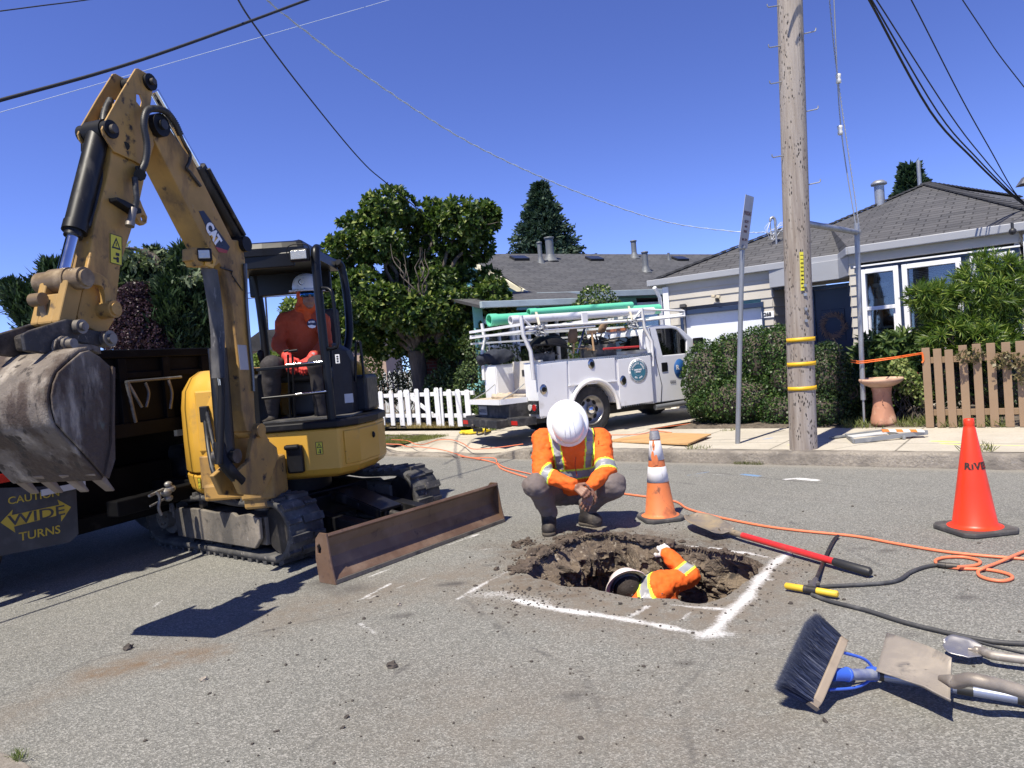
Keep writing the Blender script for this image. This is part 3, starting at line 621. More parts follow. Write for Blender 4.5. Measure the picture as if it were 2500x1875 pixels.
def window(parent,o,u,nrm,w,z0,z1,tw=.09,sash=1,m=None,name='window',mull=0,dep=.10):
 """frame + pane(s); o at the left foot of the wall line"""
 m=m or M_white;o,u,nrm=Vector(o),Vector(u).normalized(),Vector(nrm).normalized();F=frame(V(o.x,o.y,0),x=u,y=-nrm,z=V(0,0,1))
 mb=MB(F);y0,y1=-.05,dep
 mb.bx((-0,y0,z0),(tw,y1,z1));mb.bx((w-tw,y0,z0),(w,y1,z1));mb.bx((tw,y0,z1-tw),(w-tw,y1,z1));mb.bx((tw,y0,z0),(w-tw,y1,z0+tw))
 if sash:zc=(z0+z1)/2;mb.bx((tw,y0+.02,zc-.03),(w-tw,y1,zc+.03));mb.bx((tw,.02,z0+tw),(tw+.04,.06,zc-.03));mb.bx((w-tw-.04,.02,z0+tw),(w-tw,.06,zc-.03))
 for i in range(mull):x=w*(i+1)/(mull+1);mb.bx((x-.02,y0+.03,z0+tw),(x+.02,.09,z1-tw))
 fr=mb.build(name,m,parent,bevel=.006);g=MB(F);g.bx((tw-.01,.045,z0+tw-.01),(w-tw+.01,.052,z1-tw+.01));g.build('pane',M_glass,fr)
 s=MB(F);s.bx((-.04,-.09,z0-.05),(w+.04,-.01,z0));s.build('sill',m,fr,bevel=.006);return fr
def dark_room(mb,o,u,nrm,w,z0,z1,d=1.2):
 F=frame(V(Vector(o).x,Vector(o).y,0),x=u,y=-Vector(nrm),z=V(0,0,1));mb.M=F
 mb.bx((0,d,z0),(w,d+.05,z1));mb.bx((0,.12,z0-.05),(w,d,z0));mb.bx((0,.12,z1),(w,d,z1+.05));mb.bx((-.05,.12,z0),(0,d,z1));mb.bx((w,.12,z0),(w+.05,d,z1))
gh=thing('grey_house','beige lap-sided house with white garage door and navy trim behind the hedge','house',ST(-3.5,13.9))
ghd=gh.name;mN=-ND;T1,T2=13.0,13.9
def sx(px,py,t):return toST(hit(px,py,ND*t,ND))[0]
gs0,gs1=-6.38,sx(1884,700,T2);gd0,gd1=sx(1672,800,T2),sx(1860,760,T2)
mb=MB();lap_wall(mb,ST(gs0,T2),KD,gs1-gs0,.12,2.72,mN,.17,[(gd0-gs0,gd1-gs0,0,2.06)])
w1a,w1b=sx(2105,740,T1),sx(2199,740,T1);w2a,w2b=sx(2207,740,T1),sx(2353,740,T1);w3a,w3b=sx(2372,700,T1),sx(2482,700,T1);ms0,ms1=sx(2080,740,T1),sx(2489,650,T1)
lap_wall(mb,ST(ms0,T1),KD,ms1-ms0,.12,2.74,mN,.17,[(w1a-ms0-.06,w3b-ms0+.06,1.05,2.47)])
lap_wall(mb,ST(gs1,T2),ND,.75,.12,2.72,KD,.17);lap_wall(mb,ST(gs1,T2+.75),KD,ms0-gs1,.12,2.72,mN,.17,[(sx(1986,700,T2+.75)-gs1-.07,sx(2072,700,T2+.75)-gs1+.07,0,2.3)])
lap_wall(mb,ST(ms0,T2+.75),-ND,1.65,.12,2.74,-KD,.17);lap_wall(mb,ST(gs0,T2+4),-ND,4,.12,2.72,-KD,.17);lap_wall(mb,ST(ms1,T1),ND,6,.12,2.74,KD,.17)
mb.build('wall',M_grey,gh)
mb=MB();E=2.74
ov=.06
a=ST(gs0-.35,T2-ov,E);b=ST(-3.05,T2-ov,E);pk1=ST(-4.35,15.95,3.72);pk1b=ST(-1.5,15.95,3.72)
c2=ST(-2.72,T1-ov,E);pk=ST(-2.0,16.4,4.12);cr=ST(.08,T1-ov,E);bk=ST(-.7,20.5,4.12);hipl=ST(-5.8,12.6,E)
vt=hit(2024,551,ND*15.6,ND)
roof_quad(mb,a,b,vt,pk1);roof_quad(mb,ST(gs0-.35,18.3,E),a,pk1,pk1);roof_quad(mb,b+V(0,0,.004),c2+V(0,0,.004),vt,vt)
mb.add([c2,cr,pk,vt],[(0,1,2,3)],[[((p-c2).dot(KD),(p-c2-KD*(p-c2).dot(KD)).length)for p in(c2,cr,pk,vt)]],sm=False)
roof_quad(mb,cr,ST(3.0,20.5,E),bk,pk);roof_quad(mb,ST(-5.6,20.5,E),vt,pk,bk)
mb.build('roof',M_shing,gh)
mb=MB()
def caps(p,q,n=26):
 for i in range(n):
  a0=p.lerp(q,i/n);b0=p.lerp(q,(i+1.25)/n);mb.bar(a0+V(0,0,.03),b0+V(0,0,.012),.17,.022)
caps(cr,pk);caps(a,pk1,16);caps(pk1,vt,12);caps(vt,pk,16);caps(pk,bk,24);
mb.build('ridge_cap',mat('cap_shingle',(.055,.055,.058),.9),gh)
mb=MB()
def fascia(p,q,h=.125,th=.08):
 mb.bar(p+V(0,0,-.03),q+V(0,0,-.03),th,h)
fascia(a+mN*.05,b+mN*.05);fascia(b+mN*.05,c2+mN*.05);fascia(c2+mN*.05+KD*.0,cr+mN*.05)
fascia(cr,ST(3,20.5,E));fascia(ST(gs0-.38,18.3,E),a);mb.build('gutter',M_fascia,gh,bevel=.012)
mb=MB()
mb.prism([(p.x,p.y)for p in(a,b,c2,cr,ST(ms1+.3,15),ST(gs0-.3,15.5))],2.655,2.67);mb.build('soffit',M_fascia,gh)
mb=MB();p,q,r=ST(gs1,T2-.05,2.5),ST(-3.02,T2-.2,2.5),ST(ms0+.02,T1+.1,2.5);mb.bar(p,q,.12,.34);mb.bar(q,r,.12,.34);mb.build('porch_beam',M_fascia,gh,bevel=.01)
mb=MB(frame(ST(gd0,T2),x=KD,y=ND,z=V(0,0,1)));W=gd1-gd0
for k,(z0,z1)in enumerate([(.16,.56),(.565,.96),(.965,1.36),(1.365,2.0)]):mb.bx((0,.08,z0),(W,.12,z1))
for z in[.2+.055*i for i in range(21)]:mb.bx((.03,.062,z),(W-.03,.082,z+.03))
gdr=mb.build('garage_door',M_gdoor,gh,bevel=.004)
mb=MB(frame(ST(gd0,T2),x=KD,y=ND,z=V(0,0,1)));mb.bx((-.07,-.04,.14),(-.003,.13,2.1));mb.bx((W+.003,-.04,.14),(W+.05,.13,2.1));mb.bx((-.07,-.05,2.003),(W+.05,.13,2.09));mb.build('garage_frame',M_navy,gh,bevel=.004)
mb=MB(frame(ST(gs0-.06,T2),x=KD,y=ND,z=V(0,0,1)));mb.bx((0,-.05,.12),(.12,.05,2.6));mb.build('corner_board',M_white,gh,bevel=.004)
mb=MB();mb.tube([ST(gs0-.11,T2-.3,2.6),ST(gs0-.11,T2-.09,2.4),ST(gs0-.11,T2-.09,.2)],.04,8);mb.build('downspout',M_white,gh)
mb=MB();f=frame(ST(ms1+.06,T1),x=KD,y=ND,z=V(0,0,1));mb.M=f;mb.bx((0,-.06,.12),(.10,.06,2.6));mb.build('corner_board',M_white,gh,bevel=.004)
mb=MB(f);mb.bx((.14,-.10,.2),(.22,-.03,2.58));mb.build('downspout',M_white,gh,bevel=.01)
mb=MB(frame(ST(w1a,T1),x=KD,y=ND,z=V(0,0,1)));L=w3b-w1a;mb.bx((-.06,-.03,.98),(-.003,.10,2.47));mb.bx((L+.003,-.03,.98),(L+.05,.10,2.47));mb.bx((-.06,-.035,2.393),(L+.05,.10,2.43))
mb.bx((w1b-w1a+.002,-.02,1.02),(w2a-w1a-.002,.10,2.39));mb.bx((w2b-w1a+.002,-.02,1.02),(w3a-w1a-.002,.10,2.39));mb.bx((-.06,-.03,.93),(L+.05,.1,1.0));mb.build('window_surround',M_navy,gh,bevel=.004)
mb=MB(frame(ST(w1a,T1),x=KD,y=ND,z=V(0,0,1)));mb.bx((-.08,-.075,2.432),(L+.07,.0,2.455));mb.build('drip_cap',M_white,gh)
wa=window(gh,ST(w1a,T1),KD,mN,w1b-w1a,1.12,2.39,.075);wb=window(gh,ST(w2a,T1),KD,mN,w2b-w2a,1.06,2.39,.075,0);wc=window(gh,ST(w3a,T1),KD,mN,w3b-w3a,1.12,2.39,.075)
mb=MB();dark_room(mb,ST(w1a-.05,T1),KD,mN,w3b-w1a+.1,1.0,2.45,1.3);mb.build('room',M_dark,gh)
mb=MB(frame(ST(w2a,T1),x=KD,y=ND,z=V(0,0,1)));W2=w2b-w2a
for k in range(44):z=1.14+k*.026;dr=.05*math.sin(k*.9)*(k<18);mb.box((W2/2,.10,z),(W2-.16,.022,.004),Matrix.Rotation(R(28),4,'X')if False else None);
mb.build('blind',M_blind,gh)
mb=MB(frame(ST(w1a,T1),x=KD,y=ND,z=V(0,0,1)))
for a0,b0 in(((.17,.30,1.15),(.23,.36,2.15)),((.10,.26,2.1),(.36,.42,2.16)),((.05,.24,1.78),(.30,.44,1.92)),((.12,.26,1.42),(.40,.4,1.46))):mb.bx(a0,b0)
tag(mb.build('cat_tower',mat('carpet',(.40,.36,.30),.95),None,bevel=.01),'beige cat tower with shelves behind the glass of the narrow house window','cat tower')
d0,d1,td=sx(1986,700,T2+.75),sx(2072,700,T2+.75),T2+.75;f=frame(ST(d0,td),x=KD,y=ND,z=V(0,0,1));Wd=d1-d0
mb=MB(f);mb.bx((0,.02,.2),(Wd,.06,2.24));
for z in(.45,1.25):mb.bx((.1,.005,z),(Wd-.1,.02,z+.6))
dr=mb.build('front_door',M_navy,gh,bevel=.006);mb=MB(f);mb.sph((.07,-.03,1.15),.03,10);mb.build('handle',mat('brass',(.5,.35,.12),.3,1),dr)
mb=MB(f);mb.bx((-.06,-.03,.2),(-.002,.08,2.3));mb.bx((Wd+.002,-.03,.2),(Wd+.06,.08,2.3));mb.bx((-.06,-.03,2.242),(Wd+.06,.08,2.31));mb.build('door_frame',mat('navy_gloss',(.03,.05,.12),.25),gh,bevel=.004)
mb=MB();mb.bx((0,0,0),(.1,.1,.1))if False else None
wr=MB(f);rs=random.Random(3)
for i in range(420):
 an=rs.uniform(0,6.283);rr=.17+rs.gauss(0,.022);c0=V(Wd/2+rr*math.cos(an),-.03+rs.uniform(-.02,.02),1.55+rr*math.sin(an)*1.1);d_=an+rs.uniform(.3,1.4);c1=c0+V(math.cos(d_),rs.uniform(-.3,.2),math.sin(d_))*rs.uniform(.03,.09);wr.bar(c0,c1,.005,.005)
tag(wr.build('wreath',mat('twigs',(.32,.23,.18),.9),None),'round brown twig wreath hanging on the navy front door','wreath')
p=hit(1874,768,ND*(T2-.04),ND);f=frame(p,x=KD,y=ND,z=V(0,0,1));num=thing('house_number','white plate with black digits 268 beside the garage door','sign',p)
mb=MB(f);mb.bx((-.115,0,-.06),(.115,.012,.06));mb.build('plate',M_white,num,bevel=.004)
text('lettering','268',frame(p+mN*.004,x=KD,y=V(0,0,1),z=mN),.10,mat('black_ink',(.015,.015,.015),.5),num,bold=.004,squash=.9)
p=hit(1749,728,ND*(T2-.1),ND);fl=thing('security_light','small twin-headed security light on the siding above the garage door','light',p);f=frame(p,x=KD,y=ND,z=V(0,0,1))
mb=MB(f);mb.box((0,.04,-.03),(.07,.05,.07));mb.build('sensor',mat('black_plastic',(.02,.02,.022),.5),fl,bevel=.008);mb=MB(f)
for x in(-.055,.045):mb.box((x,-.03,.03),(.075,.06,.055),Matrix.Rotation(R(12),4,'Y'))
mb.build('lamp_head',mat('tan_plastic',(.5,.43,.3),.5),fl,bevel=.012)
p=hit(1668,748,ND*(T2-.1),ND);f=frame(p,x=KD,y=ND,z=V(0,0,1));mb=MB(f);mb.box((0,.0,0),(.12,.09,.07),Matrix.Rotation(R(-20),4,'X'));mb.box((0,.04,-.05),(.05,.05,.06));tag(mb.build('wall_lamp',mat('black_plastic',(.02,.02,.022)),None,bevel=.006),'small black wall lamp at the upper left corner of the garage door','light')
mb=MB();n=9;a0,b0=ST(gs1+.02,T2-.02,2.33),ST(gs1+.55,T2-.02,2.33)
vs=[];
for i in range(n*4+1):
 q=a0.lerp(b0,i/(n*4));dz=.035*abs(math.sin(math.pi*i/4));vs+=[q+V(0,0,.05),q-V(0,0,.02+dz)]
mb.add(vs,[(2*i,2*i+1,2*i+3,2*i+2)for i in range(n*4)],sm=False);o=mb.build('awning',mat('dark_canvas',(.05,.055,.06),.9),gh);so=o.modifiers.new('s','SOLIDIFY');so.thickness=.01
p=hit(2068,770,ND*(T2+.70),ND);mb=MB();
M_galv=mat('galvanised',(.33,.34,.35),.45,.6,layers=[((.2,.2,.2),8,.5,.8)],var=.15)
p=ST(-2.75,16.0,3.95);mb=MB(Matrix.Translation(p)@Matrix.Diagonal((.7,.7,.85,1)));mb.cyl((0,0,-.3),(0,0,.28),.13,n=20);mb.lathe([(.13,.28),(.21,.30),(.21,.34),(.12,.40),(.02,.41)],n=20);mb.build('roof_vent',M_galv,gh)
p=ST(-2.12,16.5,4.0);mb=MB(Matrix.Translation(p));mb.cyl((0,0,0),(0,0,.62),.035,n=12);mb.build('vent_pipe',M_galv,gh)
p=ST(-.35,17.6,4.02);mb=MB(Matrix.Translation(p)@Matrix.Rotation(R(-20),4,'Z'));mb.box((0,0,.02),(.5,.4,.16),taper=(.6,.7));mb.build('roof_vent',mat('vent_grey',(.12,.12,.125),.6),gh,bevel=.01)
p=hit(2472,565,ND*(T1-.3),ND);mb=MB();mb.sph(p,.05,10);mb.cyl(p,p+V(0,0,.12),.02);tag(mb.build('security_camera',mat('black_plastic',(.02,.02,.022)),None),'black dome camera under the eave at the right end of the grey house','camera')
p=hit(1897,612,ND*15.0,ND);SF=Matrix.Diagonal((.62,.62,.62,1));sm=thing('service_mast','grey service mast with bent weatherhead and loose wires on the shingle roof','mast',p)
mb=MB(Matrix.Translation(p)@SF);mb.cyl((0,0,-.2),(0,0,.85),.035,n=12);mb.tube(crv([(0,0,.82),(0,0,.98),(-.05,0,1.06),(-.13,0,1.03),(-.15,0,.95)]),.045,10);mb.build('mast',M_galv,sm)
mb=MB(Matrix.Translation(p)@SF);mb.lathe([(.14,-.12),(.10,.02),(.045,.10)],n=16);mb.box((.02,0,.62),(.34,.03,.03));mb.build('flashing',M_galv,sm);mb=MB(Matrix.Translation(p)@SF)
for k in range(7):rs=random.Random(k);mb.tube(crv([(-.14,0,.96),(rs.uniform(-.35,-.1),rs.uniform(-.1,.1),rs.uniform(.5,.8)),(rs.uniform(-.2,.2),0,rs.uniform(.35,.7)),(rs.uniform(0,.4),0,rs.uniform(.6,.9)),(.5,0,.72)]),.008,5)
mb.build('wire',mat('white_cable',(.6,.62,.65),.5),sm)
C1=D(1317,715,18.0);C1.z=0;A=V(.866,.5,0);Bd=V(-.5,.866,0);fN=-Bd
th_=thing('teal_house','single-storey teal house with a long dark shingle roof and gable, behind the white pickup','house',C1)
wn0=(hit(1553,730,C1,Bd)-C1).dot(A);wn1=(hit(1618,730,C1,Bd)-C1).dot(A)
mb=MB();lap_wall(mb,C1,A,9.5,.1,2.86,fN,.24,[(wn0,wn1,1.55,2.62)]);lap_wall(mb,C1+Bd*7.0,-Bd,7.0,.1,4.4,-A,.24,roofz=lambda x:4.45-1.5*abs(x-3.5)/3.5)
ft=C1-A*2.62-Bd*1.5;lap_wall(mb,ft,A,2.9,.1,2.6,fN,.24,[(.2,2.45,1.05,2.35)]);lap_wall(mb,ft+A*2.9,Bd,1.5,.1,2.6,A,.24);mb.build('wall',M_teal,th_)
mb=MB();e0=C1-A*.35-Bd*.35;e0.z=2.84;e1=e0+A*10.5;r0=C1-A*.35+Bd*3.5;r0.z=4.47;r1=r0+A*10.5;b0=C1-A*.35+Bd*7.35;b0.z=2.84
roof_quad(mb,e0,e1,r1,r0,.08);roof_quad(mb,b0+A*10.5,b0,r0,r1,.08)
p0=ft-A*.25-Bd*.75;p0.z=2.52;p1=ft+A*3.15-Bd*.75;p1.z=2.52;p2=ft+A*3.15+Bd*1.5;p2.z=3.0;p3=ft-A*.25+Bd*1.5;p3.z=3.0;roof_quad(mb,p0,p1,p2,p3,.06);mb.build('roof',M_shing2,th_)
mb=MB();mb.bar(e0+V(0,0,-.07)+fN*.04,r0+V(0,0,-.07)-A*.0,.06,.14);mb.bar(b0+V(0,0,-.07),r0+V(0,0,-.07),.06,.14);mb.build('rake_board',M_cream,th_,bevel=.008)
mb=MB();mb.bar(e0+fN*.05,e1+fN*.05,.1,.15);mb.bar(p0+fN*.05,p1+fN*.05,.1,.13);mb.build('gutter',mat('pale_grey_paint',(.36,.43,.45),.5),th_,bevel=.01)
mb=MB();mb.tube(crv([e0+V(.1,-.1,-.05)-A*.3,e0+V(.1,-.12,-.25),e0+A*.4+V(0,-.1,-.3),e0+A*1.9+V(0,-.1,-.22),e0+A*2.1+V(0,0,-.5)]),.035,8);mb.build('pipe',M_tealtrim,th_)
window(th_,C1+A*wn0,A,fN,wn1-wn0,1.55,2.62,.08,0)
for i in range(3):window(th_,ft+A*(.22+i*.745),A,fN,.71,1.06,2.34,.07,1,mull=1)
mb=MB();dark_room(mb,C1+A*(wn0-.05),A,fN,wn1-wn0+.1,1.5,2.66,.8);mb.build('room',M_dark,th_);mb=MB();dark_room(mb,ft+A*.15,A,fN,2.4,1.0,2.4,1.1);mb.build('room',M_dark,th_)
M_lead=mat('lead_grey',(.13,.14,.15),.6,.2)
def vent(px,py,r,h,nm='roof_vent',cap_=True):
 rn=(e1-e0).cross(r0-e0).normalized();p=hit(px,py,e0,rn);mb=MB(Matrix.Translation(p));mb.lathe([(r*2.2,-.06),(r*1.6,.02),(r*1.05,.14),(r,.16),(r,h)],n=18)
 if cap_:mb.lathe([(r,h),(r*1.25,h+.01),(r*1.25,h+.05),(.01,h+.07)],n=18)
 mb.build(nm,M_lead,th_)
vent(1320,640,.062,.52);vent(1344,634,.115,.60);vent(1549,628,.085,.48);vent(1577,662,.085,.52);vent(1633,634,.04,.22,'vent_pipe',False)
for px,py in((1268,633),(1451,634),(1660,634)):
 rn=(e1-e0).cross(r0-e0).normalized();p=hit(px,py,e0,rn);mb=MB(frame(p,x=A,z=rn));mb.box((0,0,.04),(.5,.32,.07));mb.build('skylight',mat('dark_glass',(.02,.022,.025),.2),th_,bevel=.008)
q=D(1085,890,17.2);q.z=0
m,n,l,b=nt('brick');tc=n.new('ShaderNodeTexCoord');br=n.new('ShaderNodeTexBrick');mp=n.new('ShaderNodeMapping');mp.inputs['Rotation'].default_value=(R(90),0,0);l.new(tc.outputs['Object'],mp.inputs[0]);l.new(mp.outputs[0],br.inputs['Vector'])
br.inputs['Scale'].default_value=1;br.inputs['Brick Width'].default_value=.21;br.inputs['Row Height'].default_value=.075;br.inputs['Mortar Size'].default_value=.008;br.inputs['Color1'].default_value=(.28,.08,.05,1);br.inputs['Color2'].default_value=(.20,.055,.04,1);br.inputs['Mortar'].default_value=(.25,.2,.17,1);l.new(br.outputs[0],b.inputs['Base Color']);b.inputs['Roughness'].default_value=.85;M_brick=m
mb=MB(frame(q,x=A,y=Bd,z=V(0,0,1)));mb.bx((-.55,0,0),(.55,.6,2.1));mb.bx((-.35,.05,2.1),(.35,.55,3.5));mb.build('chimney',M_brick,th_)
apx=D(600,860,62);apx.z=0;ap=thing('apartment_building','distant cream apartment block with red balcony, seen through the cab between the posts','building',apx)
f=Matrix.Translation(apx)@Matrix.Rotation(R(8),4,'Z');M_ap=mat('cream_stucco',(.50,.40,.27),.8,var=.06);M_ap2=mat('tan_band',(.33,.20,.13),.8);M_win=mat('far_window',(.10,.13,.16),.2)
mb=MB(f);mb.bx((-1,0,0),(8,9,3.9));mb.bx((4.1,.8,3.9),(9.5,7,7.2));mb.build('wall',M_ap,ap)
mb=MB(f);mb.bx((-1.1,-.06,3.6),(8.1,9.1,3.95));mb.bx((4.0,.7,7.0),(9.6,7.1,7.3));mb.build('cornice',mat('pale_cornice',(.55,.43,.30),.8),ap)
for x0 in(-.4,2.6,5.6):mb=MB(f);mb.bx((x0-.35,-.04,1.6),(x0-.05,-.0,3.2));mb.build('band',M_ap2,ap)
for x0 in(-.0,3.0,5.0):
 for z0 in(.6,2.2):mb=MB(f);mb.bx((x0,-.05,z0),(x0+1.1,.02,z0+1.1));w=mb.build('window',M_win,ap);mb=MB(f);mb.bx((x0-.1,-.08,z0-.1),(x0+1.2,-.05,z0));mb.bx((x0+.5,-.07,z0),(x0+.58,-.05,z0+1.1));mb.build('window_frame',M_white,w)
mb=MB(f);mb.bx((2.4,-.9,1.55),(4.6,-.05,2.1));mb.build('balcony',mat('balcony_red',(.38,.10,.08),.8),ap)
far=mat('far_stucco',(.42,.36,.28),.85)
for k,(px,Y,w,h,c)in enumerate(((760,40,8,2.9,(.42,.30,.22)),(20,45,9,2.6,(.35,.33,.3)))):
 p=D(px,870,Y);p.z=0;hs_=thing('far_house',['low tan house beyond the excavator cab, mostly hidden by the broad-leaved tree','low grey house far behind the dump truck at the left edge'][k],'house',p);mb=MB(Matrix.Translation(p));mb.bx((-w/2,0,0),(w/2,6,h));mb.build('wall',mat('far_wall%d'%k,c,.85),hs_)
 mb=MB(Matrix.Translation(p));mb.prism([(-w/2-.3,h),(w/2+.3,h),(w/2-1.5,h+1.1),(-w/2+1.5,h+1.1)],-6.3,.3,Matrix.Rotation(R(90),4,'X'));mb.build('roof',M_shing,hs_)
# ================================================================ trees and plants
M_bark=mat('bark',(.075,.06,.048),.95,layers=[((.14,.12,.10),9,.5,.7)],bump=(14,1.,.04),var=.3,vs=6,stretch=(1,1,.25))
def plant(name,label,cat,base,trunk=None,crown=None,cm=None,tm=None,group=None,cname='crown',tname='trunk',extra=()):
 t=thing(name,label,cat,base,group)
 if trunk is not None:trunk.build(tname,tm or M_bark,t)
 if crown is not None:link(cname,crown,t,cm)
 return t
def join_leaf(parts):
 return[np.concatenate([np.asarray(p[i])for p in parts])for i in range(4)]
def cl(px,py,rx,ry,Y,rd=None):
 c=D(px,py,Y);k=Y/FPX;return(tuple(c),(rx*k,(rd if rd else rx)*k,ry*k))
Y0=16.6;rs=random.Random(5)
CL=[cl(950,512,58,46,Y0),cl(905,540,36,22,Y0-.3),cl(850,540,26,12,Y0+.3),cl(1120,548,66,56,Y0),cl(1185,530,32,38,Y0+.2),cl(1060,530,42,34,Y0+.4),cl(1160,600,44,40,Y0+.5),cl(1020,570,40,34,Y0+.9),cl(868,610,50,44,Y0-.2),cl(840,590,36,18,Y0-.5),cl(935,600,48,34,Y0-.6),cl(1000,650,54,46,Y0+.6),cl(1055,640,46,44,Y0+.5),cl(975,690,44,40,Y0+.3),cl(1060,695,50,40,Y0-.3),cl(1110,660,40,34,Y0+.7),cl(830,700,46,56,Y0+.2),cl(815,640,36,40,Y0+.3),cl(815,760,34,44,Y0+.3),cl(885,720,60,58,Y0-.7),cl(950,745,58,50,Y0-1.),cl(1030,760,62,52,Y0-.9),cl(1110,755,58,48,Y0-.5),cl(1180,745,46,34,Y0-.2),cl(1212,770,34,34,Y0-.2),cl(1215,735,30,24,Y0+.3),cl(1190,690,34,30,Y0+.4),cl(1170,815,34,26,Y0),cl(880,810,58,44,Y0),cl(960,825,60,42,Y0+.3),cl(1050,825,60,40,Y0+.2),cl(1120,800,48,36,Y0+.4),cl(830,780,36,40,Y0+.6),cl(1200,715,36,34,Y0-.8),cl(1214,762,34,34,Y0-.9),cl(1178,808,42,34,Y0-.8),cl(1128,840,44,30,Y0-.5)]
p,ax=shell_points(CL,3900,.25,3);q,bx_=shell_points(CL,1300,1,4,inner=.3)
parts=[rosettes(p,ax,10,.14,.85,.75),rosettes(q,bx_,6,.14,1.,.1)]
P,Dd,U,S=join_leaf(parts);Dd=Dd+np.array([0,0,-.22])
base=V(D(1030,950,Y0).x,Y0,.15);tb=MB();fork=V(base.x-.05,Y0,1.75)
tb.tube([base-V(0,0,.1),base+V(.02,0,.5),base+V(-.03,0,1.1),fork],[.25,.20,.18,.2],12)
for i,(c,r)in enumerate(CL):
 if i in(2,9):continue
 c=Vector(c);mid=fork.lerp(c,.45)+V(0,0,.15);limb(tb,fork,mid,.09,.055,.08,4,i);limb(tb,mid,c,.055,.02,.1,5,i+40)
 for k in range(5):e=c+V(rs.gauss(0,r[0]*.6),rs.gauss(0,r[1]*.6),rs.gauss(0,r[2]*.6));limb(tb,c,e,.018,.007,.12,4,i*7+k)
for k in range(8):a0=D(1022+rs.uniform(-25,25),720,Y0-1.3);b0=D(rs.uniform(910,1050),rs.uniform(590,650),Y0-1.1);limb(tb,a0,b0,.018,.006,.1,5,90+k)
plant('broadleaf_tree','large round tree with big glossy leaves behind the white picket fence','tree',base,tb,leaf_mesh('crown',P,Dd,U,S,'leaf',.9),leafmat('broad_leaf',(.018,.040,.011),(.068,.118,.024),(.26,.30,.075),.42,.25))
def shrub(name,label,clumps,n,size,c,kind='oval',wid=1.2,base=None,fill=.3,cat='bush',flowers=None,rough=.4,stems=True,per=None,lo=.1,group=None,droop=0.,core=0):
 p,ax=shell_points([(Vector(a),b)if False else(a,b)for a,b in clumps],n,fill,hash(name)%97,lo)
 if per:P,Dd,U,S=rosettes(p,ax,per,size,.8,.6)
 else:
  Dd=ax*.6+rdir(len(p))*.9;P=p;U=ax+.6*rdir(len(p));S=size*RNG.uniform(.6,1.3,len(p))
 if droop:Dd=Dd+np.array([0,0,-droop])
 b0=base or V(np.mean([a[0]for a,_ in clumps]),np.mean([a[1]for a,_ in clumps]),.14);tb=MB();rr=random.Random(len(label))
 if stems:
  for a,r in clumps:
   for k in range(4):e=Vector(a)+V(rr.gauss(0,r[0]*.45),rr.gauss(0,r[1]*.45),rr.gauss(0,r[2]*.45));limb(tb,V(b0.x+rr.uniform(-.08,.08)+(a[0]-b0.x)*.6,b0.y+(a[1]-b0.y)*.6,.1),e,.014,.005,.12,5,k)
 if core:
  for a,r in clumps:tb.sph(a,1,12,(r[0]*core,r[1]*core,r[2]*core))
 t=plant(name,label,cat,b0,tb if stems else None,leaf_mesh('foliage',P,Dd,U,S,kind,wid),leafmat(name+'_leaf'+str(c),*c,rough,.2),cname='foliage',tname='stem',group=group)
 if flowers:
  k=RNG.choice(len(p),flowers[0]);fm=leaf_mesh('flower',p[k]+ax[k]*.02,ax[k],rdir(len(k)),np.full(len(k),flowers[1]),'oval',1.4);link('flower',fm,t,mat('flower'+name,flowers[2],.6,var=.2))
 return t
hc=((.016,.040,.010),(.042,.088,.02),(.13,.18,.05))
def stcl(px,py,rx,ry,t,rd):
 c=hit(px,py,ND*t,ND);k=c.y/FPX;return(tuple(c),(rx*k,rd,ry*k))
HC=[stcl(1730,930,62,95,11.3,.42),stcl(1790,900,66,88,11.5,.45),stcl(1850,880,60,80,11.5,.42),stcl(1905,860,52,66,11.4,.40),stcl(1820,980,120,60,11.2,.45),stcl(1930,930,60,70,11.3,.42),stcl(1760,990,80,45,11.2,.38),stcl(1920,1000,70,46,11.1,.4)]
shrub('hedge','wide dense dark green hedge with tiny pink blossom between the white pickup and the pole',HC,30000,.038,hc,base=V(*[float(x)for x in ST(-4.2,11.3,.14)]),fill=.2,core=.84,cat='hedge',flowers=(90,.02,(.45,.16,.16)))
HC2=[stcl(2020,920,52,80,11.0,.40),stcl(2010,1000,60,50,10.9,.40),stcl(2060,960,36,66,11.1,.34)]
shrub('hedge','narrower shaded hedge right behind the utility pole',HC2,9000,.038,((.014,.03,.012),(.035,.065,.018),(.09,.12,.04)),fill=.2,core=.84,cat='hedge')
PC=[stcl(2330,700,78,85,22,.35),stcl(2420,705,80,80,11.3,.4),stcl(2285,735,50,34,11.0,.3),stcl(2370,770,90,66,11.3,.4),stcl(2460,780,70,80,11.5,.4),stcl(2255,722,34,24,10.9,.2),stcl(2310,820,46,36,10.9,.26),stcl(2400,840,70,46,11.1,.3),stcl(2480,700,50,50,11.6,.3)]
p,ax=shell_points(PC,1050,.3,12,.2);t2=[D(2340+dx,785+dy,9.9)for dx,dy in((0,0),(20,-8),(-15,8),(-60,60),(-68,66),(-50,105),(-42,112),(-58,118))]
p=np.concatenate([p,np.array([tuple(x+V(*(RNG.normal(size=3)*.04)))for x in t2 for _ in range(5)])]);ax=np.concatenate([ax,rdir(len(t2)*5)+np.array([0,-.5,.5])])
P,Dd,U,S=rosettes(p,ax/np.linalg.norm(ax,axis=1,keepdims=True),34,.135,.85,.55)
base=ST(-.9,11.2,.15);tb=MB()
for a,r in PC:limb(tb,base+V(0,0,.1),base.lerp(Vector(a),.5)+V(0,0,.1),.03,.02,.1,4,3);limb(tb,base.lerp(Vector(a),.5)+V(0,0,.1),Vector(a),.02,.008,.1,4,9)
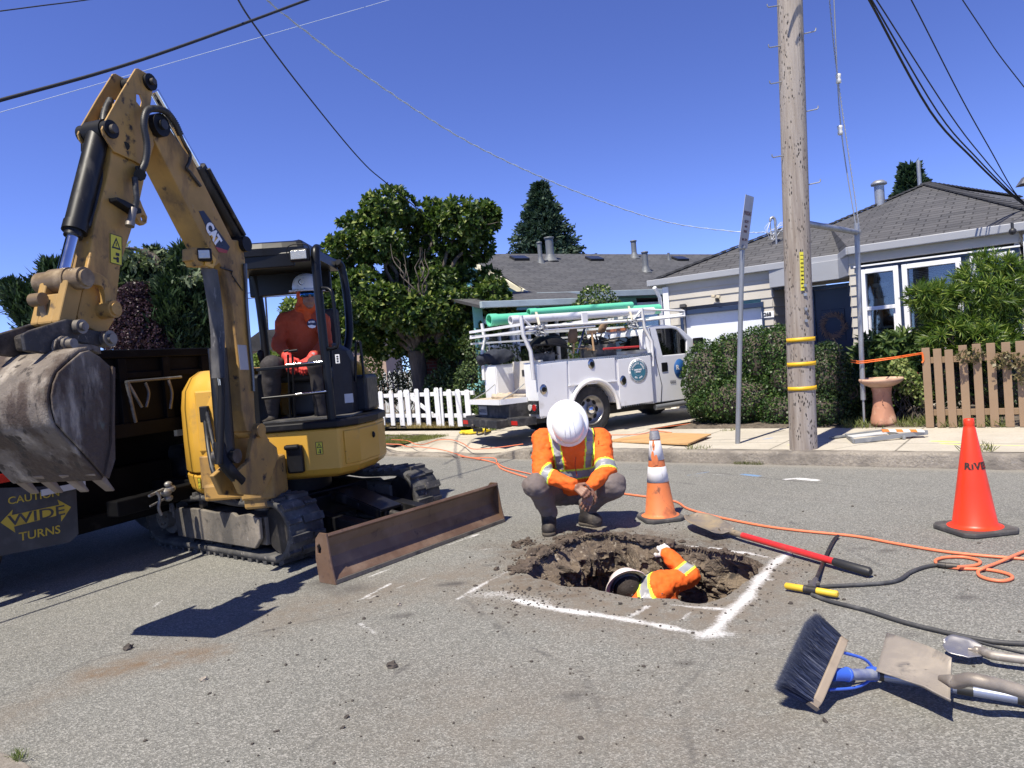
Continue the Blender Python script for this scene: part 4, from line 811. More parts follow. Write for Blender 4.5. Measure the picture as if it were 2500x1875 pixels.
plant('feathery_shrub','tall bright yellow-green shrub with needle-like leaves leaning over the brown picket fence','bush',base,tb,leaf_mesh('foliage',P,Dd,U,S,'blade',.66),leafmat('needle_leaf',(.03,.065,.012),(.10,.17,.025),(.30,.36,.07),.4,.3),cname='foliage',tname='stem')
shrub('dark_shrub','dark small-leaved shrub filling the bed under the feathery shrub behind the brown fence',[stcl(2330,930,80,60,11.3,.3),stcl(2440,930,70,80,11.4,.3),stcl(2480,880,50,60,11.6,.3)],6000,.045,((.012,.028,.01),(.03,.055,.016),(.10,.13,.04)),flowers=(40,.03,(.40,.04,.06)),core=.85)
shrub('strappy_plant','arching long-leaved green plant below the narrow house window',[stcl(2150,860,44,34,12.0,.3),stcl(2190,850,40,30,12.0,.3),stcl(2235,880,44,34,12.0,.3),stcl(2130,900,30,36,11.8,.25)],420,.20,((.03,.06,.02),(.08,.13,.04),(.16,.21,.07)),'leaf',.45,per=7,droop=.5)
shrub('leafy_shrub','mid green leafy shrub behind the birdbath and the guy pole',[stcl(2150,940,56,60,11.4,.3),stcl(2230,930,46,56,11.5,.3),stcl(2105,980,36,50,11.2,.25)],1100,.085,((.02,.045,.015),(.05,.09,.025),(.13,.17,.05)),'leaf',.9,per=5)
shrub('jade_plant','pale yellow-green jade plant with thick stems right of the birdbath',[stcl(2215,935,26,30,10.9,.15),stcl(2250,965,20,26,10.9,.12),stcl(2195,900,20,22,11.0,.12)],900,.04,((.09,.14,.04),(.22,.27,.09),(.38,.40,.16)),wid=1.5)
shrub('twiggy_vine','thin brown-leaved vine hanging over the brown picket fence',[stcl(2370,870,40,20,10.28,.05),stcl(2450,880,30,24,10.28,.05),stcl(2490,900,14,40,10.26,.04)],420,.045,((.09,.08,.04),(.16,.14,.07),(.25,.2,.1)),stems=False,fill=1)
for k,(px,lab)in enumerate(((2255,'grey stump leaning beside the jade plant'),)):
 b0=G(px,1030,.15);mb=MB();limb(mb,b0-V(.05,0,.1),b0+V(.06,.0,.28),.06,.045,.1,4,2);tag(mb.build('stump',M_bark,None),lab,'stump')
CC=[cl(1455,735,48,36,15.6),cl(1430,760,40,30,15.5),cl(1490,765,42,30,15.7),cl(1420,800,34,34,15.6),cl(1500,800,40,40,15.6),cl(1440,850,50,40,15.6)]
shrub('round_shrub','round glossy shrub rising behind the pipe rack of the white pickup',CC,5200,.06,((.02,.045,.012),(.06,.10,.02),(.22,.27,.08)),rough=.3)
CC=[cl(1090,960,50,60,16.2),cl(1150,940,40,60,15.4),cl(1160,1000,30,40,14.9),cl(1165,850,34,44,15.6),cl(1150,800,22,30,15.8),cl(1110,900,40,40,16.8),cl(1230,870,40,40,15.8),cl(1300,875,30,30,15.9)]
shrub('garden_bush','loose grey-green bush behind the right half of the white picket fence',CC,9000,.06,((.03,.055,.02),(.08,.12,.04),(.17,.21,.08)))
shrub('garden_bush','olive bush with dry tips between the tree trunk and the far white fence',[cl(1000,920,34,46,17.6),cl(960,950,34,36,17.4),cl(1060,900,34,40,17.8)],3600,.055,((.05,.06,.025),(.11,.12,.05),(.22,.19,.09)))
shrub('garden_bush','bright yellow-green bush at the left end of the white picket fence',[cl(905,900,26,44,17.0),cl(890,960,30,30,16.8),cl(915,860,16,22,17.1)],2600,.06,((.08,.13,.02),(.20,.26,.04),(.34,.38,.08)))
shrub('fence_vine','green vine climbing over the right end of the white picket fence',[(tuple(G(1150,1020,.3)),(.28,.12,.35)),(tuple(G(1190,1030,.3)),(.2,.12,.5)),(tuple(G(1120,1030,.2)),(.15,.08,.12)),(tuple(G(925,1040,.2)),(.10,.06,.25))],1700,.05,((.04,.08,.02),(.09,.14,.04),(.18,.22,.07)),stems=False)
def conifer(name,label,px,pyt,pyb,w,Y,n,size,c,up=.9,kind='spray',tiers=0,seed=0,lean=0.,ragged=.25,group=None,wid=1.):
 top=D(px,pyt,Y);base=V(top.x,Y,.1);H=top.z;zb=max(.3,D(px,pyb,Y).z);rw=w*Y/FPX/2;rr=np.random.default_rng(seed+50)
 nb=max(40,n//26);hgt=rr.random(nb)**(.8 if not tiers else 1);z=zb+(H-zb)*hgt;prof=(1-hgt)**.75*(.75+.5*rr.random(nb))if not tiers else(1-hgt*.93)*(.65+.45*rr.random(nb))
 an=rr.uniform(0,6.28,nb)
 if tiers:prof*=.66+.34*np.cos(hgt*tiers*6.28+np.cos(an)*1.5)
 ln=rw*prof+.04*rw;dx=np.cos(an);dy=np.sin(an);tb=MB();Ps=[];Ds=[];Us=[]
 for i in range(nb):
  o=np.array([base.x+lean*hgt[i],base.y,z[i]]);d=np.array([dx[i],dy[i],up]);d/=np.linalg.norm(d);L=ln[i]*(1+up*.8)if up>.5 else ln[i];k=int(26*(.5+L/rw*.7));t=rr.random(k)**.7
  sag=-.25*L*t**2 if up<.3 else 0*t;q=o+d*L*t[:,None]+rr.normal(size=(k,3))*L*.10*(1-.5*t[:,None]);q[:,2]+=sag;Ps.append(q);dd=d*1.1+rr.normal(size=(k,3))*(.45 if up>.5 else.6);Ds.append(dd);Us.append(rr.normal(size=(k,3)))
  if i%3==0:limb(tb,V(*o)-V(0,0,.2*up),V(*(o+d*L*.85)),.018*L+.006,.004,.05,3,i)
 P=np.concatenate(Ps);Dd=np.concatenate(Ds);U=np.concatenate(Us);tb.tube([base,V(base.x+lean*.5,base.y,H*.5),V(base.x+lean,base.y,H*.97)],[.04*rw*3+.05,.05*rw+.04,.01],8)
 return plant(name,label,'tree',base,tb,leaf_mesh('crown',P,Dd,U,size*rr.uniform(.6,1.4,len(P)),kind,wid),leafmat(name+str(c),*c,.6,.12),group=group)
cyc=((.010,.024,.012),(.028,.055,.022),(.075,.115,.04));g='spiky dark cypresses behind the dump truck'
for k,(px,pt,pb,w,Y,n,lab)in enumerate(((318,655,900,95,24,5200,'dark cypress seen between the excavator stick and boom, leftmost of the row'),(375,622,900,95,24.6,5600,'tallest spiky dark cypress, middle of the row behind the dump truck'),(445,612,900,100,24,5800,'spiky cypress just left of the excavator boom'),(505,650,900,90,24.4,4200,'cypress mostly hidden behind the black boom cylinder'),(410,690,900,90,23.5,4200,'shorter cypress in front of the spiky cypress row'))):
 conifer('cypress',lab,px,pt,pb,w,Y,n,.33,cyc,1.5,seed=k,group='cypresses behind the dump truck',wid=.8)
for k,(px,pt,pb,w,Y,lab,ln)in enumerate(((85,700,850,85,22,'ragged cypress leaning left at the left edge, behind the excavator bucket',-.7),(150,650,850,95,22.6,'ragged spiky cypress behind the bucket linkage',-.3))):conifer('cypress',lab,px,pt,pb,w,Y,3600,.30,cyc,1.7,seed=20+k,group='cypresses behind the dump truck',lean=ln,wid=.8)
CC=[cl(335,800,52,90,23.0),cl(300,840,40,60,22.9),cl(370,840,45,60,23.0),cl(330,720,34,30,23.1)]
shrub('purple_tree','purple-black leaved tree between the cypresses behind the dump truck',CC,13000,.085,((.020,.010,.016),(.045,.022,.032),(.075,.05,.062)),cat='tree')
conifer('redwood','dark layered conifer standing behind the ridge of the teal house',1318,452,655,235,46,24000,.36,((.014,.034,.026),(.035,.065,.045),(.075,.11,.07)),.12,tiers=8,seed=4,wid=1.5)
conifer('redwood','small dark conifer top showing behind the roof vent of the grey house',2222,418,500,70,40,3200,.6,((.012,.030,.02),(.03,.06,.035),(.06,.09,.05)),.3,tiers=2,seed=9,wid=1.8)
rs=random.Random(8);tb=MB();Y=24;Ps,Ds=[],[]
tr=[D(400,900,Y),D(425,720,Y),D(385,640,Y),D(350,612,Y)];tb.tube(crv(tr),.12,8)
for(x0,y0,x1,y1)in((350,612,180,598),(385,640,215,640),(370,630,230,660),(395,650,470,622),(400,660,520,640),(380,640,300,612),(410,690,300,690),(410,690,505,665),(360,615,415,618),(390,645,200,672),(235,600,170,612),(420,700,250,690)):
 a,b=D(x0,y0,Y),D(x1,y1,Y+rs.uniform(-1.5,1.5));pts=limb(tb,a,b,.05,.012,.05,6,x0)
 for i in range(150):t=rs.random();q=a.lerp(b,t)+V(rs.gauss(0,.10),rs.gauss(0,.25),rs.gauss(-.02,.07));Ps.append(tuple(q));Ds.append((rs.gauss(0,.6),rs.gauss(0,.6),rs.gauss(-.35,.5)))
Ps=np.array(Ps);plant('cedar','pale green cedar with drooping flat branches far behind the excavator stick','tree',V(tr[0].x,Y,.1),tb,leaf_mesh('crown',Ps,Ds,rdir(len(Ps)),RNG.uniform(.12,.34,len(Ps)),'spray',1.5),leafmat('cedar_leaf',(.05,.075,.045),(.13,.17,.09),(.22,.25,.14),.6,.2))
shrub('cab_shrub','bright leafy branch tips seen through the cab beside the operator',[cl(715,745,20,12,16),cl(700,765,14,12,16),cl(660,880,40,16,18),],1500,.12,((.06,.10,.02),(.16,.22,.05),(.3,.34,.09)),'leaf',.8,stems=False)
TC=[((-6.4,4.2,4.9),(1.3,1.3,.8)),((-5.6,5.0,4.4),(.9,.9,.4)),((-6.1,5.2,4.7),(1.1,1.1,.6)),((-7.8,5.8,4.9),(1.5,1.5,.9)),((-8.3,7.4,5.2),(1.2,1.2,.8)),((-5.3,4.1,4.5),(.9,.8,.35)),((-8.2,3.6,5),(1.5,1.5,1)),((-9.8,8,5.5),(1.5,1.4,1))]
p,ax=shell_points(TC,4200,.6,31);P,Dd,U,S=rosettes(p,ax,9,.24,.9,.4);tb=MB();b0=V(-9.6,4.6,0);tb.tube([b0,b0+V(.1,0,1.5),b0+V(.5,.1,3)],[.24,.2,.16],10)
for i,(c,r)in enumerate(TC):limb(tb,b0+V(.5,.1,3),c,.1,.03,.08,6,i)
plant('street_tree','leafy street tree to the left whose shade falls over the dump truck','tree',b0,tb,leaf_mesh('crown',P,Dd,U,S,'leaf',.8),leafmat('street_leaf',(.03,.05,.015),(.09,.13,.03)))
# ================================================================ excavator
from mathutils.geometry import tessellate_polygon
def plate(mb,outline,h0,h1,M,holes=()):
 """flat plate with round/free holes, outline in (x, y) of M, thickness along z"""
 loops=[[V(p[0],p[1],0)for p in outline]]+[[V(p[0],p[1],0)for p in h]for h in holes];flat=[p for l in loops for p in l];n=len(flat)
 tri=tessellate_polygon(loops);vs=[M@V(p.x,p.y,h0)for p in flat]+[M@V(p.x,p.y,h1)for p in flat];fs=[]
 a,b,c=[flat[i]for i in tri[0]];up=(b-a).cross(c-a).z>0
 for t in tri:t=t if up else t[::-1];fs.append(tuple(n+i for i in t));fs.append(tuple(t[::-1]))
 o=0
 for k,l in enumerate(loops):
  m=len(l);ar=sum(l[i].x*l[(i+1)%m].y-l[(i+1)%m].x*l[i].y for i in range(m));ccw=(ar>0)==(k==0)
  for i in range(m):
   i2=(i+1)%m;q=(o+i,o+i2,n+o+i2,n+o+i);fs.append(q if ccw else q[::-1])
  o+=m
 mb.add(vs,fs,sm=False)
def circ(x,y,r,n=14,sx=1.,a=0.):return[(x+r*sx*math.cos(a)*math.cos(t)-r*math.sin(a)*math.sin(t),y+r*sx*math.sin(a)*math.cos(t)+r*math.cos(a)*math.sin(t))for t in[2*math.pi*i/n for i in range(n)]]
M_yel=mat('machine_yellow',(.60,.335,.045),.34,layers=[((.30,.20,.08),3.2,.60,.80),((.07,.05,.035),11,.68,.76)],var=.05,spec=.45)
M_yeld=mat('machine_yellow_greasy',(.42,.24,.06),.42,layers=[((.27,.17,.06),2.2,.42,.66),((.14,.09,.045),5,.50,.68,(1,1,.4)),((.04,.03,.026),10,.60,.69),((.30,.24,.16),30,.66,.75)],var=.1,spec=.4)
M_blk=mat('machine_black',(.007,.007,.008),.5,layers=[((.03,.028,.026),9,.62,.8),((.08,.075,.07),40,.72,.8)],var=.3,spec=.25)
M_blkw=mat('scratched_black',(.010,.010,.011),.4,layers=[((.06,.055,.05),7,.55,.75,(1,1,.35)),((.2,.19,.18),35,.68,.76,(1,1,.3))],var=.3,spec=.35)
M_rub=mat('track_rubber',(.050,.049,.048),.75,layers=[((.15,.14,.125),5,.45,.72),((.30,.27,.23),26,.60,.78)],var=.3,bump=(30,.5,.01))
M_dust=mat('dusty_steel',(.09,.082,.072),.75,layers=[((.26,.225,.18),3,.4,.7,(1,1,.5)),((.05,.045,.04),12,.55,.7),((.36,.33,.29),40,.66,.78)],var=.25,bump=(25,.4,.01))
M_rust=mat('rusty_brown_steel',(.125,.075,.047),.42,layers=[((.20,.135,.095),4,.5,.75),((.30,.25,.21),60,.70,.80,(1,1,.25)),((.05,.03,.025),10,.6,.75)],var=.2,bump=(40,.25,.006))
M_chrome=mat('chrome',(.75,.77,.80),.12,1.);M_dsteel=mat('dark_steel',(.05,.047,.045),.45,.6,layers=[((.16,.14,.12),8,.5,.75)]);M_wear=mat('worn_steel',(.22,.20,.18),.5,.7,layers=[((.10,.09,.08),6,.5,.7)])
M_hose=mat('black_hose',(.02,.02,.021),.5,layers=[((.08,.08,.08),18,.55,.75)])
exO=V(-2.07,6.66,0);exF=V(.80,-.60,0);exS=V(.60,.80,0)
ex=thing('excavator','yellow mini excavator with open canopy, rubber tracks and a brown dozer blade','excavator',exO)
UC=frame(exO,x=exF,y=exS,z=V(0,0,1))
def track(side):
 yc=side*.66;w=.30;R0=.19;L0,L1=-.83,.83;zc=.2625;N=46;per=2*(L1-L0)+2*math.pi*R0
 def loop(d,r):
  d%=per;L=L1-L0
  if d<L:return(L1-d,zc-r,-1,0)
  d-=L
  if d<math.pi*R0:a=d/R0;return(L0-r*math.sin(a),zc-r*math.cos(a),0,0)
  d-=math.pi*R0
  if d<L:x=L0+d;sag=-.02*math.sin(math.pi*(d/L)*2)**2;return(x,zc+r+sag,1,0)
  d-=L;a=d/R0;return(L1+r*math.sin(a),zc+r*math.cos(a),0,0)
 mb=MB(UC);M=220;vs=[]
 for i in range(M):
  d=per*i/M;a=loop(d,R0+.045);b=loop(d,R0)
  for(x,z),yy in(((a[0],a[1]),-w/2),((a[0],a[1]),w/2),((b[0],b[1]),w/2),((b[0],b[1]),-w/2)):vs.append((x,yc+yy,z))
 mb.add(vs,[(4*i+k,4*i+(k+1)%4,4*((i+1)%M)+(k+1)%4,4*((i+1)%M)+k)for i in range(M)for k in range(4)],sm=True)
 for i in range(N):
  d0=per*i/N;d1=per*(i+.55)/N;a0,a1,b0,b1=loop(d0,R0+.043),loop(d1,R0+.043),loop(d0+.006,R0+.072),loop(d1-.006,R0+.072)
  for y0,y1 in(((-.152,.03),)if i%2 else((-.03,.152),)):
   sh=.0;vs=[(a0[0],yc+y0,a0[1]),(a1[0],yc+y0,a1[1]),(a1[0],yc+y1,a1[1]),(a0[0],yc+y1,a0[1]),(b0[0],yc+y0,b0[1]),(b1[0],yc+y0,b1[1]),(b1[0],yc+y1,b1[1]),(b0[0],yc+y1,b0[1])]
   mb.add(vs,[(3,2,1,0),(4,5,6,7),(0,1,5,4),(1,2,6,5),(2,3,7,6),(3,0,4,7)],sm=False)
  y0,y1=((.045,.152)if i%2 else(-.152,-.045));a0,a1,b0,b1=loop(d0+.012,R0+.043),loop(d1-.012,R0+.043),loop(d0+.016,R0+.066),loop(d1-.016,R0+.066)
  vs=[(a0[0],yc+y0,a0[1]),(a1[0],yc+y0,a1[1]),(a1[0],yc+y1,a1[1]),(a0[0],yc+y1,a0[1]),(b0[0],yc+y0,b0[1]),(b1[0],yc+y0,b1[1]),(b1[0],yc+y1,b1[1]),(b0[0],yc+y1,b0[1])]
  mb.add(vs,[(3,2,1,0),(4,5,6,7),(0,1,5,4),(1,2,6,5),(2,3,7,6),(3,0,4,7)],sm=False)
 tr=mb.build('rubber_track',M_rub,ex)
 o=side*(w/2+.004);sd_=side
 mb=MB(UC);mb.box((0.03,yc,zc-.02),(1.30,.20,.22));tb_=[(-.50,.13),(.62,.12),(.70,.20),(.70,.36),(.55,.385),(.40,.36),(.36,.385),(.1,.37),(-.15,.385),(-.48,.375),(-.53,.33)]
 for p in(tb_,):plate(mb,p,0,.035,UC.inverted()@frame(UC@V(0,yc+sd_*.135,0),x=exF,y=V(0,0,1))if side<0 else UC.inverted()@frame(UC@V(0,yc+sd_*.135-.035,0),x=exF,y=V(0,0,1)))
 fr=mb.build('track_frame',M_dust,tr,bevel=.008)
 mb=MB(UC);mb.cyl((L0,yc-.05,zc),(L0,yc+.05,zc),.165,n=26);mb.cyl((L0,yc+sd_*.05,zc),(L0,yc+sd_*.12,zc),.105,n=20)
 for k in range(7):a=k*.9;mb.cyl((L0+.07*math.cos(a),yc+sd_*.12,zc+.07*math.sin(a)),(L0+.07*math.cos(a),yc+sd_*.133,zc+.07*math.sin(a)),.012,n=6)
 mb.build('sprocket',M_dust,tr,bevel=.004)
 mb=MB(UC);mb.cyl((L1,yc-.07,zc),(L1,yc+.07,zc),.19,n=28);mb.build('idler',M_dsteel,tr,bevel=.004)
 for x in(-.42,-.14,.14,.42):mb=MB(UC);mb.cyl((x,yc-.10,.115),(x,yc+.10,.115),.06,n=16);mb.build('roller',M_dsteel,tr)
 mb=MB(UC);mb.cyl((-.15,yc-.09,.415),(-.15,yc+sd_*.13,.415),.035,n=14);mb.build('roller',M_dsteel,tr)
 mb=MB(UC);mb.tube([(-.62,yc+sd_*.14,.33),(-.60,yc+sd_*.15,.42),(-.56,yc+sd_*.15,.36),(-.58,yc+sd_*.14,.28)],.018,8);mb.build('bracket',M_dust,tr)
track(-1);track(1)
mb=MB(UC);mb.box((0,0,.33),(.9,1.0,.16));mb.box((.25,0,.30),(.7,.6,.18));mb.cyl((0,0,.38),(0,0,.56),.36,n=30);mb.build('carriage',M_blk,ex,bevel=.01)
BL=1.86;bp=[(.04,.0),(.085,.012),(.115,.03),(.055,.10),(.03,.17),(.03,.24),(.055,.305),(.085,.325),(.075,.345),(.045,.33),(.01,.25),(.01,.16),(.03,.06),(-.005,.02)]
Mb=frame(UC@V(1.56,-BL/2,0),x=exF,y=V(0,0,1));mb=MB();plate(mb,bp,0,-BL,Mb)
ep=[(-.04,.0),(.13,-.0),(.10,.14),(.085,.26),(.075,.345),(.0,.345),(-.045,.30),(-.06,.16)]
for y in(0,-BL-.014):plate(mb,ep,y,y+.014,Mb,holes=[[(-.03,.20),(.0,.20),(.01,.24),(-.005,.27),(-.035,.25)]]if y==0 else[])
mb.box((0,0,0),(0,0,0))if False else None
bld=mb.build('blade',M_rust,ex,bevel=.003)
mb=MB(UC);mb.bx((1.64,-BL/2,.004),(1.69,BL/2,.03));mb.build('cutting_edge',M_wear,bld)
for s in(-1,1):mb=MB(UC);mb.bar((.45,s*.36,.28),(1.57,s*.30,.17),.11,.13);mb.bar((1.35,s*.31,.19),(1.57,s*.45,.17),.06,.10);mb.build('blade_arm',M_blkw,bld,bevel=.006)
mb=MB(UC);mb.bar((.75,0,.43),(1.28,0,.30),.23,.022);mb.bar((.75,-.12,.40),(1.28,-.12,.265),.014,.07);mb.bar((.75,.12,.40),(1.28,.12,.265),.014,.07);mb.build('cylinder_guard',M_blkw,bld,bevel=.004)
mb=MB(UC);mb.cyl((.55,0,.36),(1.25,0,.26),.05,n=14);mb.cyl((1.25,0,.26),(1.58,0,.22),.03,n=12);mb.cyl((1.52,-.08,.22),(1.52,.08,.22),.05,n=14);mb.build('blade_cylinder',M_dsteel,bld)
UX=Matrix.Translation(V(exO.x,exO.y,0))
def loft(mb,rings,M=UX,capb=True,capt=True,sm=False):
 n=len(rings[0]);vs=[M@Vector(p)for r in rings for p in r]
 fs=[(k*n+i,k*n+(i+1)%n,(k+1)*n+(i+1)%n,(k+1)*n+i)for k in range(len(rings)-1)for i in range(n)]
 if capb:fs.append(tuple(range(n-1,-1,-1)))
 if capt:fs.append(tuple((len(rings)-1)*n+i for i in range(n)))
 mb.add(vs,fs,sm=sm)
def ccrv(P,n=4):
 m=len(P);out=[]
 for i in range(m):
  a,b,c,d=[Vector((P[(i+k)%m][0],P[(i+k)%m][1]))for k in(-1,0,1,2)]
  for k in range(n):t=k/n;out.append(tuple(.5*((2*b)+(c-a)*t+(2*a-5*b+4*c-d)*t*t+(3*b-a-3*c+d)*t**3)))
 return out
def inset(P,d,c=(0,0)):return[(c[0]+(x-c[0])*(1-d/max(.1,math.hypot(x-c[0],y-c[1]))),c[1]+(y-c[1])*(1-d/max(.1,math.hypot(x-c[0],y-c[1]))))for x,y in P]
cov=[(-.30,-.66),(-.52,-.66),(-.60,-.62),(-.74,-.42),(-.825,-.15),(-.84,.15),(-.76,.45),(-.55,.70),(-.2,.84),(.2,.84),(.55,.70),(.76,.42),(.62,.40),(.40,.55),(-.2,.55),(-.34,.0)]
mb=MB();loft(mb,[[(x,y,z)for x,y in inset(cov,d,(-.1,.1))]for z,d in((.50,.07),(.54,.02),(.675,.0))]);mb.build('lower_cover',M_yel,ex,bevel=.018)
def top(x,y):return 1.50
rings=[]
for z,d,f in((.69,.0,1),(.95,-.004,1),(1.22,.0,1),(1.36,.02,1),(1.47,.09,1),(1.52,.17,1)):rings.append([(x,y,z+(0.02*max(0,y)))for x,y in inset(ccrv(cov,3),d,(-.1,.1))])
mb=MB();loft(mb,rings,sm=True);mb.build('engine_cover',M_yel,ex,bevel=.012,seg=2)
mb=MB(UX);mb.bx((-.505,-.695,.86),(-.335,-.655,1.36));mb.build('front_panel',M_yel,ex,bevel=.015);mb=MB(UX);mb.bx((-.51,-.70,.56),(-.34,-.655,.83));vp=mb.build('valve_panel',M_yeld,ex,bevel=.012)
for k in range(3):mb=MB(UX);mb.cyl((-.40,-.70,.78-.055*k),(-.40,-.715,.78-.055*k),.016,n=10);mb.build('port',M_blk,vp)
pb=[(-.22,-.80),(.66,-.80),(.78,-.66),(.87,-.30),(.88,.05),(.80,.36),(.62,.60),(-.22,.6)]
mb=MB();loft(mb,[[(x,y,z)for x,y in inset(pb,d,(.2,-.1))]for z,d in((.585,.10),(.61,.03),(.66,.0),(.98,.0))]);mb.build('platform_body',M_yel,ex,bevel=.014)
mb=MB();P2=[(.70,-.775),(.795,-.655),(.882,-.30),(.887,-.02)];loft(mb,[[(x,y,z)for x,y in P2+[(x*.97,y*.97)for x,y in P2[::-1]]]for z in(.68,.95)]);dp=mb.build('door_panel',M_yel,ex,bevel=.008)
mb=MB(UX);p=V(.855,-.40,.87);mb.sph(p,.022,10,(1,1,1.3));mb.build('lock',M_blk,dp)
mb=MB();fl=[(-.24,-.82),(.67,-.83),(.80,-.68),(.895,-.30),(.90,.05),(.80,.36),(.62,.60),(-.24,.6)];loft(mb,[[(x,y,z)for x,y in fl]for z in(.985,1.045)]);mb.build('platform',M_blk,ex,bevel=.012)
mb=MB(UX);mb.bx((.0,-.6,1.047),(.72,.1,1.06));mb.build('floor_mat',M_rub,ex)
mb=MB(UX);mb.cyl((0,0,.54),(0,0,.60),.45,n=30);mb.build('swing_ring',M_blk,ex)
for px_,py_ in((788,1096),(431,1165)):
 pass
M_lab=mat('yellow_label',(.62,.55,.04),.5);
def safety_label(c,x,y,w,h,parent,name='warning_label'):
 z=Vector(x).cross(Vector(y)).normalized();M=frame(c,x=x,y=y);mb=MB(M);mb.bx((-w/2,-h/2,0),(w/2,h/2,.002));o=mb.build(name,M_lab,parent);mb=MB(M)
 t=[(-w*.38,h*.02),(w*.38,h*.02),(0,h*.42)];plate(mb,t,.0022,.003,Matrix.Identity(4),holes=[[(-w*.24,h*.08),(w*.24,h*.08),(0,h*.32)]]);mb.bx((-w*.03,h*.12,.0022),(w*.03,h*.24,.003));mb.bx((-w*.25,-h*.34,.0022),(w*.1,-h*.28,.003));mb.bx((-w*.05,-h*.2,.0022),(w*.25,-h*.1,.003));mb.bx((w*.02,-h*.42,.0022),(w*.22,-h*.24,.003))
 for e in((-w/2,-h/2,w/2,-h/2+.004),(-w/2,h/2-.004,w/2,h/2),(-w/2,-h/2,-w/2+.004,h/2),(w/2-.004,-h/2,w/2,h/2)):mb.bx((e[0],e[1],.0022),(e[2],e[3],.0028))
 mb.build('pictogram',mat('black_ink',(.015,.015,.015)),o)
safety_label(UX@V(.50,-.803,.83),(1,0,0),(0,0,1),.055,.10,ex);safety_label(UX@V(-.545,-.648,.605),(.9,-.35,0),(0,0,1),.03,.09,ex)
def dpt(px,py,Y):return D(px,py,Y)
yf,yr=6.0,7.15
M_can=mat('canopy_black',(.006,.0065,.008),.35,layers=[((.03,.03,.03),14,.66,.8)],var=.2,spec=.25)
mb=MB();ro=ccrv([(-.40,-.66),(0,-.71),(.43,-.66),(.49,-.60),(.49,.45),(.43,.52),(-.36,.52),(-.42,.45)],3)
loft(mb,[[(x,y,z+.04*(1-((x-.03)/.5)**2)*k)for x,y in inset(ro,d)]for z,d,k in((2.40,.0,0),(2.46,.0,0),(2.505,.03,0),(2.525,.10,0))]);mb.build('canopy_roof',M_can,ex,bevel=.01)
mb=MB(UX);mb.bx((-.36,-.685,2.30),(.40,-.66,2.42));mb.build('visor',M_can,ex,bevel=.01)
mb=MB(UX);mb.bx((-.36,.42,2.2),(.42,.47,2.41));mb.build('rear_header',M_can,ex,bevel=.01)
def post(name,pts,r,parent=ex,m=M_can,n=12):mb=MB();mb.tube(crv(pts,5),r,n);return mb.build(name,m,parent)
post('canopy_post',[dpt(774,606,6.05),dpt(770,622,5.98),dpt(778,720,5.95),dpt(797,900,5.93),dpt(812,1040,5.93)],.037)
post('canopy_post',[dpt(824,640,7.05),dpt(834,655,7.1),dpt(846,720,7.1),dpt(853,810,7.05),dpt(842,880,6.9)],.037)
post('canopy_post',[dpt(600,640,7.1),dpt(618,668,7.1),dpt(634,740,7.12),dpt(650,870,7.15),dpt(655,900,7.15)],.04)
post('canopy_post',[dpt(560,610,6.05),dpt(565,740,6.05),dpt(585,1010,6.05)],.03)
post('grab_handle',[dpt(786,703,5.93),dpt(803,706,5.90),dpt(812,722,5.88),dpt(820,790,5.87),dpt(824,840,5.86),dpt(816,850,5.87),dpt(800,852,5.93)],.014)
post('grab_handle',[dpt(868,930,6.5),dpt(869,842,6.5),dpt(874,836,6.5),dpt(880,844,6.5),dpt(890,935,6.5)],.012)
mb=MB(UX);mb.bx((.52,-.1,1.05),(.78,.45,1.38));mb.build('side_console',mat('console_grey',(.014,.015,.019),.5,var=.1,spec=.3),ex,bevel=.03)
mb=MB();a=dpt(813,865,6.2);b=dpt(850,890,6.25);cns=[dpt(808,835,6.25),dpt(843,855,6.4),dpt(856,880,6.45),dpt(862,1010,6.4),dpt(816,1020,6.2)]
k=[Vector(p)+V(.02,.16,0)for p in cns];mb.add(cns+k,[(0,1,2,3,4),(9,8,7,6,5)]+[(i,5+i,5+(i+1)%5,(i+1)%5)for i in range(5)],sm=False);cn=mb.build('arm_console',mat('console_grey',(.028,.030,.036)),ex,bevel=.015)
for(px,py,w,h,mm)in((824,876,.035,.075,M_white),(852,972,.07,.075,mat('sticker',(.5,.5,.5),.5))):
 c=dpt(px,py,6.18 if px<840 else 6.13);mb=MB(frame(c,x=(1,.15,0),y=(0,0,1)));mb.bx((-w/2,-h/2,0),(w/2,h/2,.004));o=mb.build('sticker',mm,cn)
 if px<840:
  mb=MB(frame(c,x=(1,.15,0),y=(0,0,1)))
  for q in(-.02,.0,.02):mb.bx((-.008,q-.006,.0045),(.008,q+.006,.006))
  mb.build('pictogram',mat('black_ink',(.015,.015,.015)),o)
mb=MB();mb.bar(dpt(625,903,5.92),dpt(786,887,5.92),.018,.026);mb.build('guard_bar',M_can,ex,bevel=.004);mb=MB();mb.cyl(dpt(698,891,5.88),dpt(787,883,5.88),.009,n=8);mb.build('guard_glint',M_chrome,ex)  # chrome strip paints the sun glint on the black bar's right half
mb=MB();mb.cyl(dpt(640,973,5.9),dpt(798,957,5.9),.012,n=8);mb.build('guard_bar',M_can,ex);mb=MB();mb.cyl(dpt(722,963,5.885),dpt(797,955,5.885),.009,n=8);mb.build('guard_glint',M_chrome,ex)  # lower bar: sunlit half laid on in chrome as well
for px in(703,714):
 t=post('travel_lever',[dpt(px+6,1020,6.15),dpt(px+2,930,6.08),dpt(px,866,6.04)],.009);post('grip',[dpt(px-10,858,6.03),dpt(px+(12 if px>710 else 2),855,6.03)],.011,t,M_blk)
